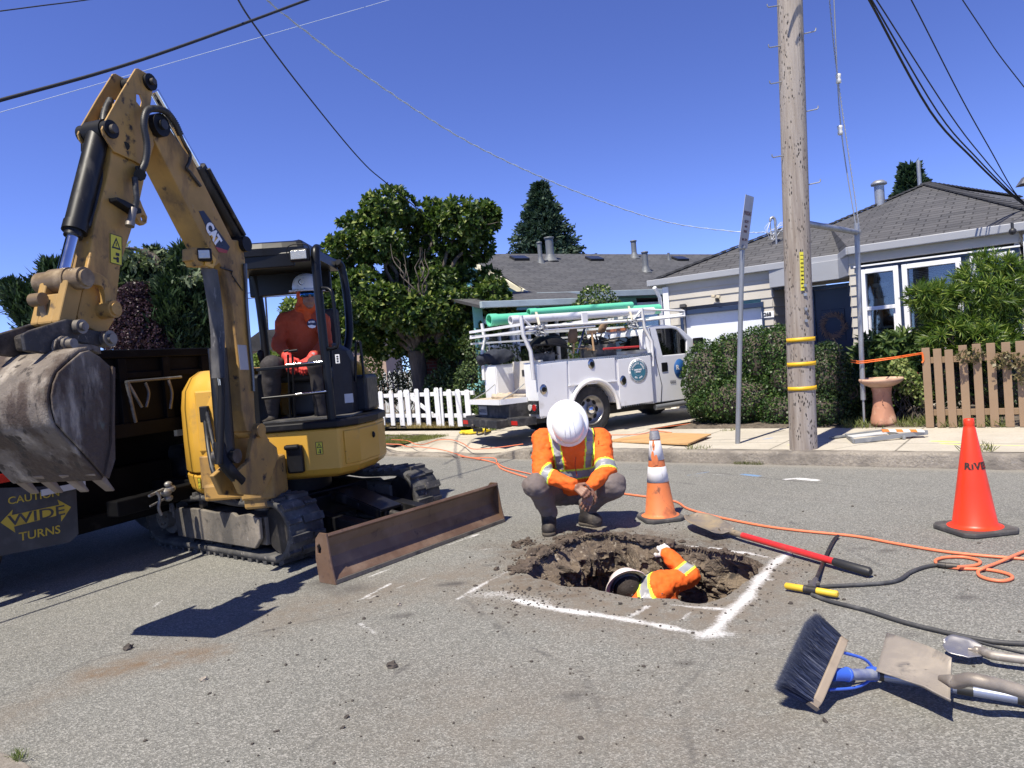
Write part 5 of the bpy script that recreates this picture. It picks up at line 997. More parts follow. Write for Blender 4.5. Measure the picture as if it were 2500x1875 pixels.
for px,Y in((640,6.35),(795,6.45)):
 jb=dpt(px,905,Y);mb=MB(Matrix.Translation(jb));mb.lathe([(.055,-.25),(.05,-.06),(.03,-.0),(.012,.03),(.012,.07),(.022,.09),(.028,.14),(.024,.17),(.004,.18)],n=14);mb.build('joystick',M_blk,ex)
 mb=MB();mb.box((jb.x-.02,jb.y+.05,jb.z-.28),(.18,.32,.5));mb.build('control_box',M_blk,ex,bevel=.03)
mb=MB(UX);mb.box((.26,.02,1.42),(.48,.46,.11));mb.box((.26,.05,1.22),(.34,.34,.32));mb.build('seat',mat('seat_vinyl',(.03,.03,.032),.5),ex,bevel=.035,seg=3)
mb=MB(UX);mb.box((.27,.29,1.72),(.46,.10,.60),Matrix.Identity(4));mb.build('backrest',mat('seat_vinyl',(.03,.03,.032)),ex,bevel=.04,seg=3)
def work_lamp(c,x,w,h,parent,guard=True):
 M=frame(c,x=x,z=V(0,0,1));mb=MB(M);mb.box((0,.03,0),(w,.06,h));o=mb.build('work_lamp',M_blk,parent,bevel=.012);mb=MB(M);mb.box((0,-.004,0),(w-.03,.012,h-.03));mb.build('lens',mat('lamp_lens',(.42,.43,.42),.15,.3,bump=(60,.5,.01)),o,bevel=.004)
 if guard:mb=MB(M);mb.tube(crv([(-w/2-.01,.0,-.02),(-w/2-.01,-.01,h/2),(-w/2+.03,-.01,h/2+.03),(w/2-.03,-.01,h/2+.03),(w/2+.01,-.01,h/2),(w/2+.01,0,-.02)]),.004,6);mb.build('bracket',M_blk,o)
work_lamp(dpt(729,622,5.88),(1,0,0),.155,.10,ex)
q_=V(-.28,-.96,0).normalized();nB=V(-q_.y,q_.x,0);nB=nB if nB.x>0 else-nB;B0=V(-1.89,5.45,0)
BM=frame(B0,x=q_,y=V(0,0,1));zs=1 if(BM.to_3x3()@V(0,0,1)).dot(nB)>0 else-1
def bp_(px,py,off):p=hit(px,py,B0+nB*off,nB);return((p-B0).dot(q_),p.z)
Z1=lambda x,y:(x*.4219,100+y*.4219)
Z2=lambda x,y:(x*.4219,700+y*.4219)
Z3=lambda x,y:(350+x*.3617,550+y*.3617)
Z4=lambda x,y:(x*.2351,580+y*.2351)
def bpl(L,off):return[bp_(*p,off)for p in L]
def pl(mb,outline,o0,o1,holes=()):plate(mb,outline,*((o0*zs,o1*zs)if zs>0 else(o1*zs,o0*zs)),BM,holes)
def off3(u,z,off):return B0+q_*u+V(0,0,z)+nB*off
side=bpl([Z3(770,1400),Z3(757,1300),Z3(735,900),Z3(700,500),Z3(688,230),Z3(672,150),Z3(640,100),Z1(1345,1150),Z1(1120,700),Z1(965,480),Z1(915,440),Z1(880,470),Z1(885,560),Z1(1000,790),Z1(1150,1090),Z1(1210,1200),Z3(560,330),Z3(605,560),Z3(640,900),Z3(668,1250),Z3(700,1390)],.085)
mb=MB();pl(mb,side,-.085,.085);boom=mb.build('boom',M_yeld,ex,bevel=.008)
dec=bpl([Z1(1150,985),Z1(1178,982),Z1(1330,1192),Z1(1312,1228),Z1(1266,1222),Z1(1222,1140)],.087)
mb=MB();pl(mb,dec,.086,.088);dl=mb.build('decal',mat('decal_black',(.006,.008,.02),.3),boom)
red=bpl([Z1(1245,1190),Z1(1318,1212),Z1(1312,1228),Z1(1266,1222)],.089);mb=MB();pl(mb,red,.0885,.0895);mb.build('decal_stripe',mat('decal_red',(.35,.04,.03),.4),dl)
a=Vector(hit(*Z1(1205,1070),B0+nB*.09,nB));b=Vector(hit(*Z1(1262,1165),B0+nB*.09,nB));xx=(b-a).normalized();
tri=bpl([Z1(1214,1115),Z1(1262,1140),Z1(1248,1188)],.09);mb=MB();pl(mb,tri,.0888,.0898);mb.build('decal_triangle',M_yel,dl)
tm=text('lettering','CAT',frame((a+b)/2,x=xx,y=(nB.cross(xx))),.108,mat('decal_white',(.8,.8,.8),.4),dl,bold=.006,squash=.80,space=.86)
def pin(u,z,o0,o1,r,name='pin',parent=None,m=None,n=18):mb=MB();mb.cyl(off3(u,z,o0),off3(u,z,o1),r,n=n);return mb.build(name,m or M_blk,parent or boom,bevel=.004)
pj=bp_(*Z1(915,490),.1);pin(pj[0],pj[1],-.14,.13,.07);pin(pj[0],pj[1],-.145,.150,.03,m=M_dsteel)
pt_=bp_(*Z1(1390,1180),.06);pin(pt_[0],pt_[1],-.1,.12,.055)
a=off3(*bp_(*Z1(1345,1140),0),0)+V(0,0,.10);t1,t2=bp_(*Z1(1390,1170),0),bp_(*Z1(875,260),0)
pa,pb_=off3(*t1,0),off3(*t2,0);dr=(pb_-pa);mb=MB();mb.cyl(pa,pa+dr*.52,.058,n=18);sc_=mb.build('stick_cylinder',M_blkw,ex);mb=MB();mb.cyl(pa+dr*.5,pa+dr*.97,.03,n=14);mb.build('rod',M_chrome,sc_)
mb=MB();mb.tube([pa+dr*.05+nB*.07,pa+dr*.5+nB*.075],.013,8);mb.build('pipe',M_hose,sc_)
br=bpl([Z3(330,155),Z3(345,150),Z3(425,150),Z3(520,250),Z3(480,280),Z3(360,275),Z3(345,240),Z3(330,235)],.1);mb=MB();pl(mb,br,.02,.10);mb.build('lamp_bracket',M_yeld,boom,bevel=.006)
c=off3(*bp_(*Z3(400,197),.12),.13);work_lamp(c,(-q_).cross(V(0,0,1))if False else nB*.75-q_*.66,.10,.085,boom,False)
lp=bpl([Z3(435,145),Z3(500,230),Z3(480,290),Z3(425,270),Z3(420,180)],.12);mb=MB();pl(mb,lp,.10,.112,holes=[circ(*bp_(*Z3(466,243),.12),.018)]);mb.build('bracket_plate',M_yel,boom)
g0,g1,g2,g3=Z3(455,300),Z3(485,620),Z3(508,1030),Z3(560,1560);cyo=.10
P0,P1,P2,P3=[off3(*bp_(*g,0),0)-nB*.0 for g in(g0,g1,g2,g3)]
mb=MB();mb.cyl(P3,P3.lerp(P0,.58),.062,n=20);bc=mb.build('boom_cylinder',M_blkw,ex);mb=MB();mb.cyl(P3.lerp(P0,.55),P0,.035,n=14);mb.build('rod',M_chrome,bc)
gd=bpl([Z3(395,290),Z3(505,300),Z3(530,480),Z3(545,640),Z3(553,1030),Z3(466,1035),Z3(462,760),Z3(440,560)],.03)
mb=MB();
gl=[Z3(392,285),Z3(415,420),Z3(440,560),Z3(458,740),Z3(465,1033)];gr=[Z3(500,300),Z3(520,430),Z3(540,600),Z3(551,760),Z3(553,1030)]
vs=[];
for(l,r)in zip(gl,gr):
 a=off3(*bp_(*l,-.03),-.03)+q_*.12;b=off3(*bp_(*r,.07),.07)+q_*.10;a,b=D(*l,a.y),D(*r,b.y);vs+=[a,b]
mb.add(vs,[(2*i,2*i+1,2*i+3,2*i+2)for i in range(4)],sm=False);g_=mb.build('cylinder_guard',mat('guard_scratched',(.02,.02,.022),.42,layers=[((.12,.115,.11),5,.42,.66,(1.5,1.5,.4)),((.26,.25,.24),30,.60,.74,(1,1,.25))],var=.3),ex);so=g_.modifiers.new('s','SOLIDIFY');so.thickness=.012
sb=bpl([Z3(735,1345),Z3(765,1340),Z3(800,1400),Z3(830,1460),Z3(880,1500),Z3(890,1560),Z2(1560,1080),Z2(1500,1210),Z2(1380,1200),Z2(1330,1090),Z2(1420,1010),Z2(1440,900)],.07)
mb=MB();pl(mb,sb,-.10,-.06);pl(mb,sb,.06,.10);sw=mb.build('swing_bracket',M_yeld,ex,bevel=.008)
mb=MB(UX);mb.box((.10,-.98,.66),(.26,.34,.30));mb.box((.08,-1.0,.50),(.20,.26,.12));mb.box((-.22,-.78,.56),(.36,.30,.13));mb.build('swing_casting',M_yeld,sw,bevel=.02);mb=MB(UX);mb.box((.31,-.83,.76),(.13,.06,.22));mb.box((.30,-.86,.86),(.12,.06,.04));mb.build('hose_block',M_blk,sw,bevel=.015)
mb=MB(UX);mb.cyl((.10,-1.02,.42),(.10,-1.02,.95),.075,n=20);mb.build('swing_pin',M_dsteel,sw);fp=bp_(*Z3(775,1385),.1);pin(fp[0],fp[1],-.12,.13,.05,parent=sw,m=M_yeld);pin(P3.dot(q_)-B0.dot(q_),P3.z,-.09,.09,.05,parent=sw,m=M_dsteel)
mb=MB();mb.tube(crv([P3+V(-.02,-.05,.10),P3+V(.0,-.08,0),P3+V(.05,-.07,-.10),P3+V(.08,0,-.18)]),.042,10);mb.build('boot',M_blk,sw)
def hose(pts,r,name='hose',parent=0,m=M_hose,rib=0,n=5):
 P=crv(pts,n)
 if rib:
  L=sum((P[i+1]-P[i]).length for i in range(len(P)-1));Q=[];R_=[];N=int(L/rib);acc=[0]
  for i in range(len(P)-1):acc.append(acc[-1]+(P[i+1]-P[i]).length)
  for k in range(N*2+1):
   s=L*k/(N*2);i=max(0,min(len(P)-2,int(np.searchsorted(acc,s))-1));t=(s-acc[i])/max(1e-6,acc[i+1]-acc[i]);Q.append(P[i].lerp(P[i+1],t));R_.append(r*(1.1 if k%2 else.88))
  mb=MB();mb.tube(Q,R_,10);return mb.build(name,m,ex if parent==0 else parent)
 mb=MB();mb.tube(P,r,8);return mb.build(name,m,ex if parent==0 else parent)
O=lambda z,off:off3(*bp_(*z,off),off)
hose([O(Z1(810,760),.13),O(Z1(840,700),.14),O(Z1(850,600),.15),O(Z1(832,480),.15),O(Z1(850,405),.15),O(Z1(900,392),.15),O(Z1(960,410),.15),O(Z1(1010,470),.14),O(Z1(1045,545),.14)],.020,rib=.013)
hose([O(Z1(1045,545),.14),O(Z1(1072,605),.13),O(Z1(1100,655),.12),O(Z1(1095,700),.12),O(Z1(1080,735),.11),O(Z1(1100,760),.10),O(Z1(1160,840),.10)],.011,'pipe',m=M_dsteel)
hose([O(Z1(780,790),.12),O(Z1(785,860),.13),O(Z1(790,920),.13),O(Z1(780,965),.12),O(Z1(755,1050),.12)],.017,rib=.013)
mb=MB();mb.cyl(O(Z1(772,970),.13),O(Z1(752,1065),.13),.021,n=12);mb.cyl(O(Z1(755,1045),.13),O(Z1(750,1072),.13),.026,n=12);mb.build('coupling',M_wear,ex)
stk_h=[O(Z1(640,340),-.02),O(Z1(612,400),.0),O(Z1(600,470),.02),O(Z1(615,560),.04)];hose(stk_h,.020,rib=.013)
hose([O(Z1(600,720),.0),O(Z1(590,790),.02),O(Z1(560,930),.03),O(Z1(535,1020),.03),O(Z1(500,1075),.03),O(Z1(480,1070),.0)],.018,rib=.013)
hose([O(Z1(490,620),-.06),O(Z1(470,720),-.06),O(Z1(445,800),-.06),O(Z1(440,850),-.05)],.012,'pipe',m=M_blk)
mb=MB();mb.cyl(O(Z1(490,600),-.05),O(Z1(490,640),-.05),.02,n=8);mb.cyl(O(Z1(425,1100),0),O(Z1(490,1075),.03),.02,n=8);mb.build('fitting',M_blk,ex)
hose([O(Z3(600,960),.05)+q_*.15,O(Z3(618,1050),.05)+q_*.15,O(Z3(622,1150),.05)+q_*.15,O(Z3(618,1350),.05)+q_*.15,O(Z3(612,1520),.05)+q_*.15,O(Z3(606,1590),.05)+q_*.15],.024,'sleeve',m=M_blk)
mb=MB();mb.cyl(O(Z3(603,965),.05)+q_*.155,O(Z3(616,1070),.05)+q_*.155,.014,n=10);mb.build('fitting',M_chrome,ex)
hose([O(Z3(690,260),.1),O(Z3(696,500),.1),O(Z3(715,760),.1),O(Z3(735,960),.1),O(Z3(745,1120),.1)],.012,'pipe',m=mat('pipe_grey',(.12,.12,.12),.35,.7));hose([O(Z3(680,260),.1),O(Z3(704,640),.1),O(Z3(728,900),.1)],.009,'pipe',m=M_dsteel)
hose([UX@V(-.42,-.72,1.12),UX@V(-.40,-.76,.98),UX@V(-.36,-.84,.85),UX@V(-.30,-.92,.70),UX@V(-.2,-.9,.6)],.02);hose([UX@V(-.40,-.72,1.2),UX@V(-.37,-.76,1.05),UX@V(-.30,-.86,.85),UX@V(-.2,-.98,.72)],.018)
mb=MB(UX);mb.box((-.42,-.715,1.17),(.07,.05,.13));mb.build('latch',M_blk,ex,bevel=.008)
dp_=bpl([Z3(636,806),Z3(695,810),Z3(712,975),Z3(655,975)],.087);mb=MB();pl(mb,dp_,.086,.088);mb.build('data_plate',mat('grey_label',(.33,.33,.34),.5),boom)
mb=MB();mb.tube([O(Z3(520,285),.09),O(Z3(600,310),.09),O(Z3(595,330),.09)],.006,6);mb.tube([O(Z3(600,340),.09),O(Z3(670,440),.09)],.004,6);mb.build('wire',M_hose,boom)
core=bpl([Z1(700,350),Z1(860,460),Z1(893,600),Z1(850,740),Z1(812,920),Z1(770,1070),Z1(700,1290),Z2(672,120),Z2(660,200),Z2(625,258),Z2(560,262),Z2(455,200),Z2(450,160),Z1(492,1380),Z1(520,1250),Z1(556,1035),Z1(620,800),Z1(640,700),Z1(655,560)],.07)
mb=MB();pl(mb,core,-.07,.07);stick=mb.build('stick',M_yeld,ex,bevel=.008)
up_=[Z1(785,160),Z1(800,158),Z1(880,205),Z1(893,240),Z1(880,310),Z1(870,385),Z1(862,430),Z1(880,520),Z1(893,600),Z1(850,740),Z1(790,700),Z1(660,640),Z1(600,545),Z1(590,510),Z1(605,470),Z1(700,300)]
hl=[Z1(790,305),Z1(812,312),Z1(824,350),Z1(815,382),Z1(790,350)]
mb=MB();pl(mb,bpl(up_,.09),.078,.090,holes=[bpl(hl,.09)]);mb.build('side_plate',M_yeld,stick,bevel=.003);mb=MB();pl(mb,bpl(up_,.09),-.090,-.078,holes=[bpl(hl,.09)]);mb.build('side_plate',M_yeld,stick,bevel=.003)
mb=MB();t=bp_(*Z1(795,230),.0);mb.cyl(off3(*t,-.09),off3(*t,.09),.02,n=10);mb.build('cross_pin',M_yel,stick)
lug=bpl([Z1(800,920),Z1(815,960),Z1(842,1020),Z1(838,1055),Z1(820,1068),Z1(795,1055),Z1(770,1010),Z1(775,930)],.02);mb=MB();pl(mb,lug,.0,.035,holes=[circ(*bp_(*Z1(820,1030),.02),.022)]);mb.build('lifting_eye',M_yeld,stick,bevel=.003)
tp=bp_(*Z1(868,238),.1);pin(tp[0],tp[1],-.11,.11,.05,parent=stick);pin(tp[0],tp[1],.115,.135,.02,parent=stick,m=M_dsteel);cpn=bp_(*Z1(648,510),.1);pin(cpn[0],cpn[1],-.11,.10,.052,parent=stick);pin(cpn[0],cpn[1],.10,.125,.025,parent=stick,m=M_dsteel)
mb=MB();mb.cyl(O(Z1(725,608),.07),O(Z1(725,608),.09),.025,n=10);mb.build('grease_port',M_blk,stick)
cl_=bpl([Z1(650,905),Z1(700,925),Z1(795,975),Z1(798,1000),Z1(770,1005),Z1(655,930)],.1);mb=MB();pl(mb,cl_,.071,.13,holes=[]);mb.build('hose_clamp',M_blk,stick,bevel=.004);mb=MB();mb.cyl(O(Z1(810,775),.075),O(Z1(810,775),.14),.035,n=8);mb.cyl(O(Z1(795,735),.075),O(Z1(795,735),.12),.014,n=6);mb.build('hose_clamp',M_blk,stick,bevel=.004)
wl_=bpl([Z1(665,1130),Z1(710,1165),Z1(678,1288),Z1(632,1250)],.07);cc=(Vector(hit(*Z1(671,1208),B0+nB*.0715,nB)));safety_label(cc,-q_.lerp(V(0,0,1),0)*1 if False else(-q_-V(0,0,.12)).normalized(),V(0,0,1)+(-q_)*.12,.085,.17,stick)
ct=off3(*bp_(*Z1(572,530),0),0);cm_=off3(*bp_(*Z1(430,1100),0),0);ce=off3(*bp_(*Z1(362,1365),0),0)
mb=MB();mb.cyl(ct,cm_,.059,n=24);mb.cyl(cm_,cm_+(ce-cm_).normalized()*.035,.047,n=20);mb.cyl(cm_-(ce-cm_).normalized()*.05,cm_+(ce-cm_).normalized()*.004,.064,n=24);kc=mb.build('bucket_cylinder',M_blkw,ex,bevel=.006);mb=MB();mb.cyl(cm_,ce,.033,n=18);mb.build('rod',M_chrome,kc);mb=MB();mb.cyl(ct+nB*.06,ct-nB*.06,.066,n=20);mb.build('eye',M_blk,kc)
tu=bp_(*Z1(362,1388),0);mb=MB();mb.cyl(off3(*tu,-.15),off3(*tu,.15),.058,n=22);mb.cyl(off3(*tu,.15),off3(*tu,.168),.045,n=18);mb.cyl(off3(*tu,-.06),off3(*tu,.06),.066,n=22);lk=mb.build('cross_tube',mat('link_brown',(.16,.11,.06),.5,.2,layers=[((.35,.27,.17),7,.5,.7)]),ex,bevel=.006)
sp=bp_(*Z1(650,1553),.14);S0=V(sp[0],sp[1],0);T0=V(tu[0],tu[1],0)
def curved(o0,o1):
 a,b=T0,S0;n=12;d=(b-a);pn_=V(-d.y,d.x,0).normalized()*(1 if V(-d.y,d.x,0).y>0 else-1);top_,bot=[],[]
 for i in range(n+1):t=i/n;c=a.lerp(b,t)+pn_*(.085*math.sin(math.pi*t));w=.042-.012*math.sin(math.pi*t);dv=(b-a).normalized()+pn_*(.085*math.pi*math.cos(math.pi*t))/d.length;nn=V(-dv.y,dv.x,0).normalized();top_.append(c+nn*w);bot.append(c-nn*w)
 mb=MB();pl(mb,[(p.x,p.y)for p in top_]+[(p.x,p.y)for p in bot[::-1]],o0,o1);mb.build('side_link',M_yeld,lk,bevel=.006)
curved(.10,.135);curved(-.135,-.10);mb=MB();mb.cyl(off3(sp[0],sp[1],-.15),off3(sp[0],sp[1],.16),.048,n=20);mb.cyl(off3(sp[0],sp[1],.14),off3(sp[0],sp[1],.172),.034,n=16);mb.build('link_pin',M_yeld,lk,bevel=.006)
kp=bp_(*Z2(300,235),0.0);hb=V(kp[0],kp[1],0)
def bar2(a,b,wa,wb,o0,o1,name,parent,m):
 d=(b-a).normalized();n=V(-d.y,d.x,0);mb=MB();pl(mb,[((a-n*wa).x,(a-n*wa).y),((b-n*wb).x,(b-n*wb).y),((b+n*wb).x,(b+n*wb).y),((a+n*wa).x,(a+n*wa).y)],o0,o1);return mb.build(name,m,parent,bevel=.012)
bar2(T0,hb,.05,.05,.045,.095,'h_link',lk,M_yeld);bar2(T0,hb,.05,.05,-.095,-.045,'h_link',lk,M_yeld);bar2(T0.lerp(hb,.35),hb,.045,.05,-.05,.05,'h_link_web',lk,M_yeld)
mb=MB();e=off3(*bp_(*Z4(540,650),-.02),-.02)+q_*.07;mb.cyl(e-nB*.05,e+nB*.02,.035,n=16);mb.bar(e-V(0,0,.0),e-V(-.01,.0,.16)-q_*.03,.03,.035);mb.build('lock_lever',mat('link_brown',(.16,.11,.06)),lk,bevel=.008)
M_coup=mat('coupler_dark',(.040,.036,.034),.5,.4,layers=[((.20,.17,.14),5,.5,.72),((.30,.26,.22),26,.64,.75)],var=.3,bump=(30,.4,.01))
cp1=bpl([Z4(250,1000),Z4(330,960),Z4(700,845),Z4(760,850),Z4(900,940),Z4(1090,985),Z4(1165,1030),Z4(1160,1090),Z4(1040,1130),Z4(800,1085),Z4(640,1190),Z4(470,1205),Z4(280,1180)],.12)
mb=MB();pl(mb,cp1,.09,.115);pl(mb,cp1,-.115,-.09);coup=mb.build('coupler',M_coup,ex,bevel=.008)
cc2=bpl([Z4(260,1010),Z4(600,900),Z4(760,960),Z4(620,1180),Z4(290,1170)],.0);mb=MB();pl(mb,cc2,-.085,.085);mb.build('coupler_body',M_coup,coup,bevel=.015)
for z,r,o1 in((Z4(840,925),.038,.15),(Z4(1135,1050),.045,.15)):u=bp_(*z,.14);mb=MB();mb.cyl(off3(*u,-.14),off3(*u,o1),r,n=18);mb.cyl(off3(*u,o1),off3(*u,o1+.02),r*.6,n=12);mb.build('coupler_pin',M_wear,coup,bevel=.004)
M_bkt=mat('bucket_steel',(.115,.094,.076),.72,.0,layers=[((.18,.15,.12),2.2,.47,.62),((.30,.26,.21),9,.54,.66,(1,1,.3)),((.16,.24,.20),2.6,.64,.72),((.055,.036,.025),2.6,.455,.53,(1.3,1.3,.6)),((.03,.022,.017),11,.57,.63,(1.4,1.4,.35))],var=.3,bump=(22,.6,.02),vs=8)
HW=.30;prof=bpl([Z2(640,460),Z2(580,405),Z2(520,368),Z2(470,380),Z2(400,440),Z2(340,495),Z2(312,560),Z2(300,630),Z2(305,700),Z2(330,790),Z2(390,860),Z2(450,920),Z2(520,1000),Z2(590,1080),Z2(610,1100)],HW)
cheek=prof+bpl([Z2(640,1000),Z2(636,830),Z2(650,620)],HW);mb=MB()
n=len(prof);cx=sum(p[0]for p in cheek)/len(cheek);cz=sum(p[1]for p in cheek)/len(cheek)
bshell=MB();K=16;vs=[]
pr_=[(p.x,p.y)for p in crv([V(a,b,0)for a,b in prof[2:]],3)]
for j in range(K+1):
 of=-HW+.012+(2*HW-.024)*j/K
 for(u,z)in pr_:d=.004*mnoise.noise(V(u*9,z*9,of*9));vs.append(off3(u+d,z,of))
m_=len(pr_);bshell.add(vs,[(j*m_+i,j*m_+i+1,(j+1)*m_+i+1,(j+1)*m_+i)for j in range(K)for i in range(m_-1)],sm=True)
bk=sh=bshell.build('bucket',M_bkt,ex);so=sh.modifiers.new('s','SOLIDIFY');so.thickness=.02;so.offset=-1 if zs>0 else 1
for o0,o1 in((HW-.014,HW),(-HW,-HW+.014)):mb=MB();pl(mb,cheek,o0,o1);mb.build('side_plate',M_bkt,bk,bevel=.005)
for off in(.12,-.12):
 er=bpl([Z2(300,465),Z2(318,420),Z2(300,350),Z2(310,310),Z2(345,285),Z2(385,290),Z2(430,330),Z2(520,335),Z2(570,350),Z2(575,392),Z2(520,370),Z2(440,395),Z2(380,420)],.12)
 mb=MB();pl(mb,er,off-.016,off+.016);e_=mb.build('ear',M_bkt,bk,bevel=.006)
u=bp_(*Z2(375,333),.13);mb=MB();mb.cyl(off3(*u,-.155),off3(*u,.155),.036,n=8);mb.cyl(off3(*u,.13),off3(*u,.19),.026,n=10);mb.build('bucket_pin',M_wear,bk)
lipa=V(pr_[-1][0],pr_[-1][1],0);dirl=(lipa-V(pr_[-5][0],pr_[-5][1],0)).normalized()
for off in(-.25,-.085,.085,.25):
 mb=MB();a,b=off3(lipa.x,lipa.y,off)-off3(dirl.x,dirl.y,0)*0,None;d3=q_*dirl.x+V(0,0,dirl.y);a=off3(lipa.x,lipa.y,off)-d3*.05;nrm=d3.cross(nB).normalized()
 M=frame(a,x=nB,z=d3);mb=MB(M);mb.add([(-.035,-.022,0),(.035,-.022,0),(.035,.022,0),(-.035,.022,0),(-.028,-.006,.16),(.028,-.006,.16),(.028,.006,.16),(-.028,.006,.16)],[(3,2,1,0),(4,5,6,7),(0,1,5,4),(1,2,6,5),(2,3,7,6),(3,0,4,7)],sm=False);mb.build('tooth',mat('tooth_steel',(.17,.135,.11),.55,.3,layers=[((.30,.26,.22),9,.5,.7)]),bk,bevel=.006)
mb=MB();e=bpl([Z2(640,460),Z2(655,470),Z2(652,800),Z2(655,1000),Z2(620,1110),Z2(600,1095),Z2(636,900),Z2(640,620)],HW);pl(mb,e,HW+.001,HW+.014);mb.build('side_cutter',M_bkt,bk)
mb=MB();hc_=bp_(*Z2(350,875),.0);
# ================================================================ white service pickup
GZ=.147;aT=R(31);TT=V(math.cos(aT),math.sin(aT),0);TW=V(-TT.y,TT.x,0);Pc=V(.41,10.9,0)
tk=thing('service_pickup','white utility pickup with tool boxes, ladder rack and lowered tailgate on the driveway','pickup',V(1.6,12.2,GZ))
TM=frame(Pc,x=TT,y=TW,z=V(0,0,1))
Z5=lambda x,y:(1130+x*.27125,700+y*.27125)
def tp(px,py,w=0):p=hit(px,py,Pc+TW*w,TW);q=p-Pc;return(q.dot(TT),p.z)
def tz(x,y,w=0):return tp(*Z5(x,y),w)
M_tw=mat('truck_white',(.74,.745,.75),.28,layers=[((.50,.47,.42),2.5,.62,.8),((.32,.29,.25),22,.72,.8)],var=.03,coat=.3);M_tws=mat('rack_white',(.72,.72,.71),.45,layers=[((.42,.38,.33),8,.62,.75)],var=.06)
M_bp=mat('bumper_black',(.018,.018,.019),.6,layers=[((.09,.085,.08),6,.5,.7)]);M_alu=mat('diamond_plate',(.58,.60,.62),.3,.9,bump=(55,.9,.01));M_tyre=mat('tyre',(.022,.022,.023),.8,layers=[((.07,.065,.06),9,.5,.7)])
SM=frame(Pc,x=TT,y=V(0,0,1));ssg=1 if(SM.to_3x3()@V(0,0,1)).dot(TW)>0 else-1
def sp_(mb,outl,w0,w1,holes=()):plate(mb,outl,min(w0*ssg,w1*ssg),max(w0*ssg,w1*ssg),SM,holes)
wc=tz(1183,1150);wr_=.375;wcz=GZ+wr_;WU=wc[0]
zt0,zb=tz(640,690)[1],tz(695,1190)[1];u1=tz(1695,600)[0];
def boxside(w0,w1,name):
 n=14;arch=[(WU+.44*math.cos(a),wcz-.03+.46*math.sin(a))for a in[math.pi*(i/n)for i in range(n,-1,-1)]];arch=[p for p in arch if p[1]>zb-.0]
 o=[(0,zt0),(0,zb)]+[(p[0],max(p[1],zb))for p in arch]+[(u1,zb),(u1,zt0)];mb=MB();sp_(mb,o,w0,w1);return mb.build(name,M_tw,tk,bevel=.012)
bx1=boxside(.0,.40,'tool_box');bx2=boxside(1.26,1.66,'tool_box')
mb=MB(TM);mb.bx((0,.402,.80),(u1,1.258,.84));mb.bx((u1-.05,.402,.84),(u1,1.258,1.30));mb.build('bed_floor',mat('bed_worn',(.42,.38,.32),.6,layers=[((.25,.17,.10),5,.45,.7)]),tk)
mb=MB(TM);mb.bx((.32,.402,.842),(.35,1.258,1.36));mb.build('bulkhead',mat('bed_metal',(.60,.57,.50),.5,layers=[((.35,.31,.26),7,.6,.75)]),tk)
mb=MB(TM);mb.bx((.318,.62,1.12),(.312,.98,1.22));mb.build('grille',M_dsteel,tk)
mb=MB(TM)
for w0,w1 in((-.006,.41),(1.25,1.666)):mb.bx((-.006,w0,zt0+.001),(u1+.004,w1,zt0+.012));
mb.bx((-.004,-.010,zt0-.055),(u1+.002,-.001,zt0));tp_=mb.build('tread_plate',M_alu,tk)
mb=MB(TM)
nd=52
for i in range(nd):
 u=u1*(i+.5)/nd
 for j in range(3):mb.box((u+(.012 if j%2 else-.008),-.0115,zt0-.045+j*.018),(.024,.004,.006),Matrix.Identity(4))
mb.build('tread',mat('chrome_dull',(.8,.8,.82),.25,1.),tp_)
def door(c,w=-.004,name='side_door',m=M_tw):mb=MB();sp_(mb,c,w,w-.012);return mb.build(name,m,bx1,bevel=.005)
d1=door([tz(662,705),tz(930,672),tz(940,1100),tz(905,1155),tz(690,1170)]);d2=door([tz(945,672),tz(1362,640),tz(1372,842),tz(950,882)]);d3=door([tz(1388,655),tz(1682,618),tz(1712,1032),tz(1412,1080)])
mb=MB();a,b=tz(945,890),tz(1378,848);mb.bar(TM@V(a[0],-.02,a[1]),TM@V(b[0],-.02,b[1]),.03,.02);mb.build('ledge',M_tw,bx1,bevel=.004)
M_flare=mat('flare_white',(.70,.69,.66),.4)
mb=MB(TM);fl=[(WU+.47*math.cos(a),-.035,wcz-.03+.49*math.sin(a))for a in[math.pi*(i/18*1.0)for i in range(19)]];mb.tube([p for p in fl if p[2]>zb-.02],.035,8);mb.build('wheel_flare',M_flare,tk)
M_latch=mat('latch_chrome',(.35,.36,.37),.25,1)
for(x,y),dpar in(((720,925),d1),((1150,695),d2),((1437,843),d3)):
 u,z=tz(x,y);mb=MB(frame(TM@V(u,-.018,z),x=TT,y=V(0,0,1)));mb.lathe([(.001,.010),(.05,.010),(.062,.004),(.066,0)],n=20,sy=1.2);l_=mb.build('latch',M_latch,dpar);mb=MB(frame(TM@V(u,-.018,z),x=TT,y=V(0,0,1)));mb.lathe([(.001,.013),(.035,.013),(.038,.009)],n=16);mb.box((0,0,.016),(.02,.05,.008));mb.build('handle',M_blk,l_)
mb=MB(TM)
for(a,b)in((tz(695,1185),tz(880,1160)),(tz(1405,1085),tz(1720,1040))):
 for k in range(16):t=k/15;mb.box((a[0]+(b[0]-a[0])*t,-.016,zb+.022),(.010,.004,.03),Matrix.Identity(4))
mb.build('reflective_tape',M_alu,bx1)
bu,bz=tz(1570,757);M_bb=mat('badge_blue',(.055,.19,.26),.4);BMx=frame(TM@V(bu,-.018,bz),x=TT,y=V(0,0,1));q0=MB(BMx)
kk=.0145*1.0;Rb=abs(tz(1655,750)[0]-tz(1485,757)[0])/2
q0.lathe([(.001,.001),(Rb,.001),(Rb,0)],n=40);bd=q0.build('badge',M_white,d3)
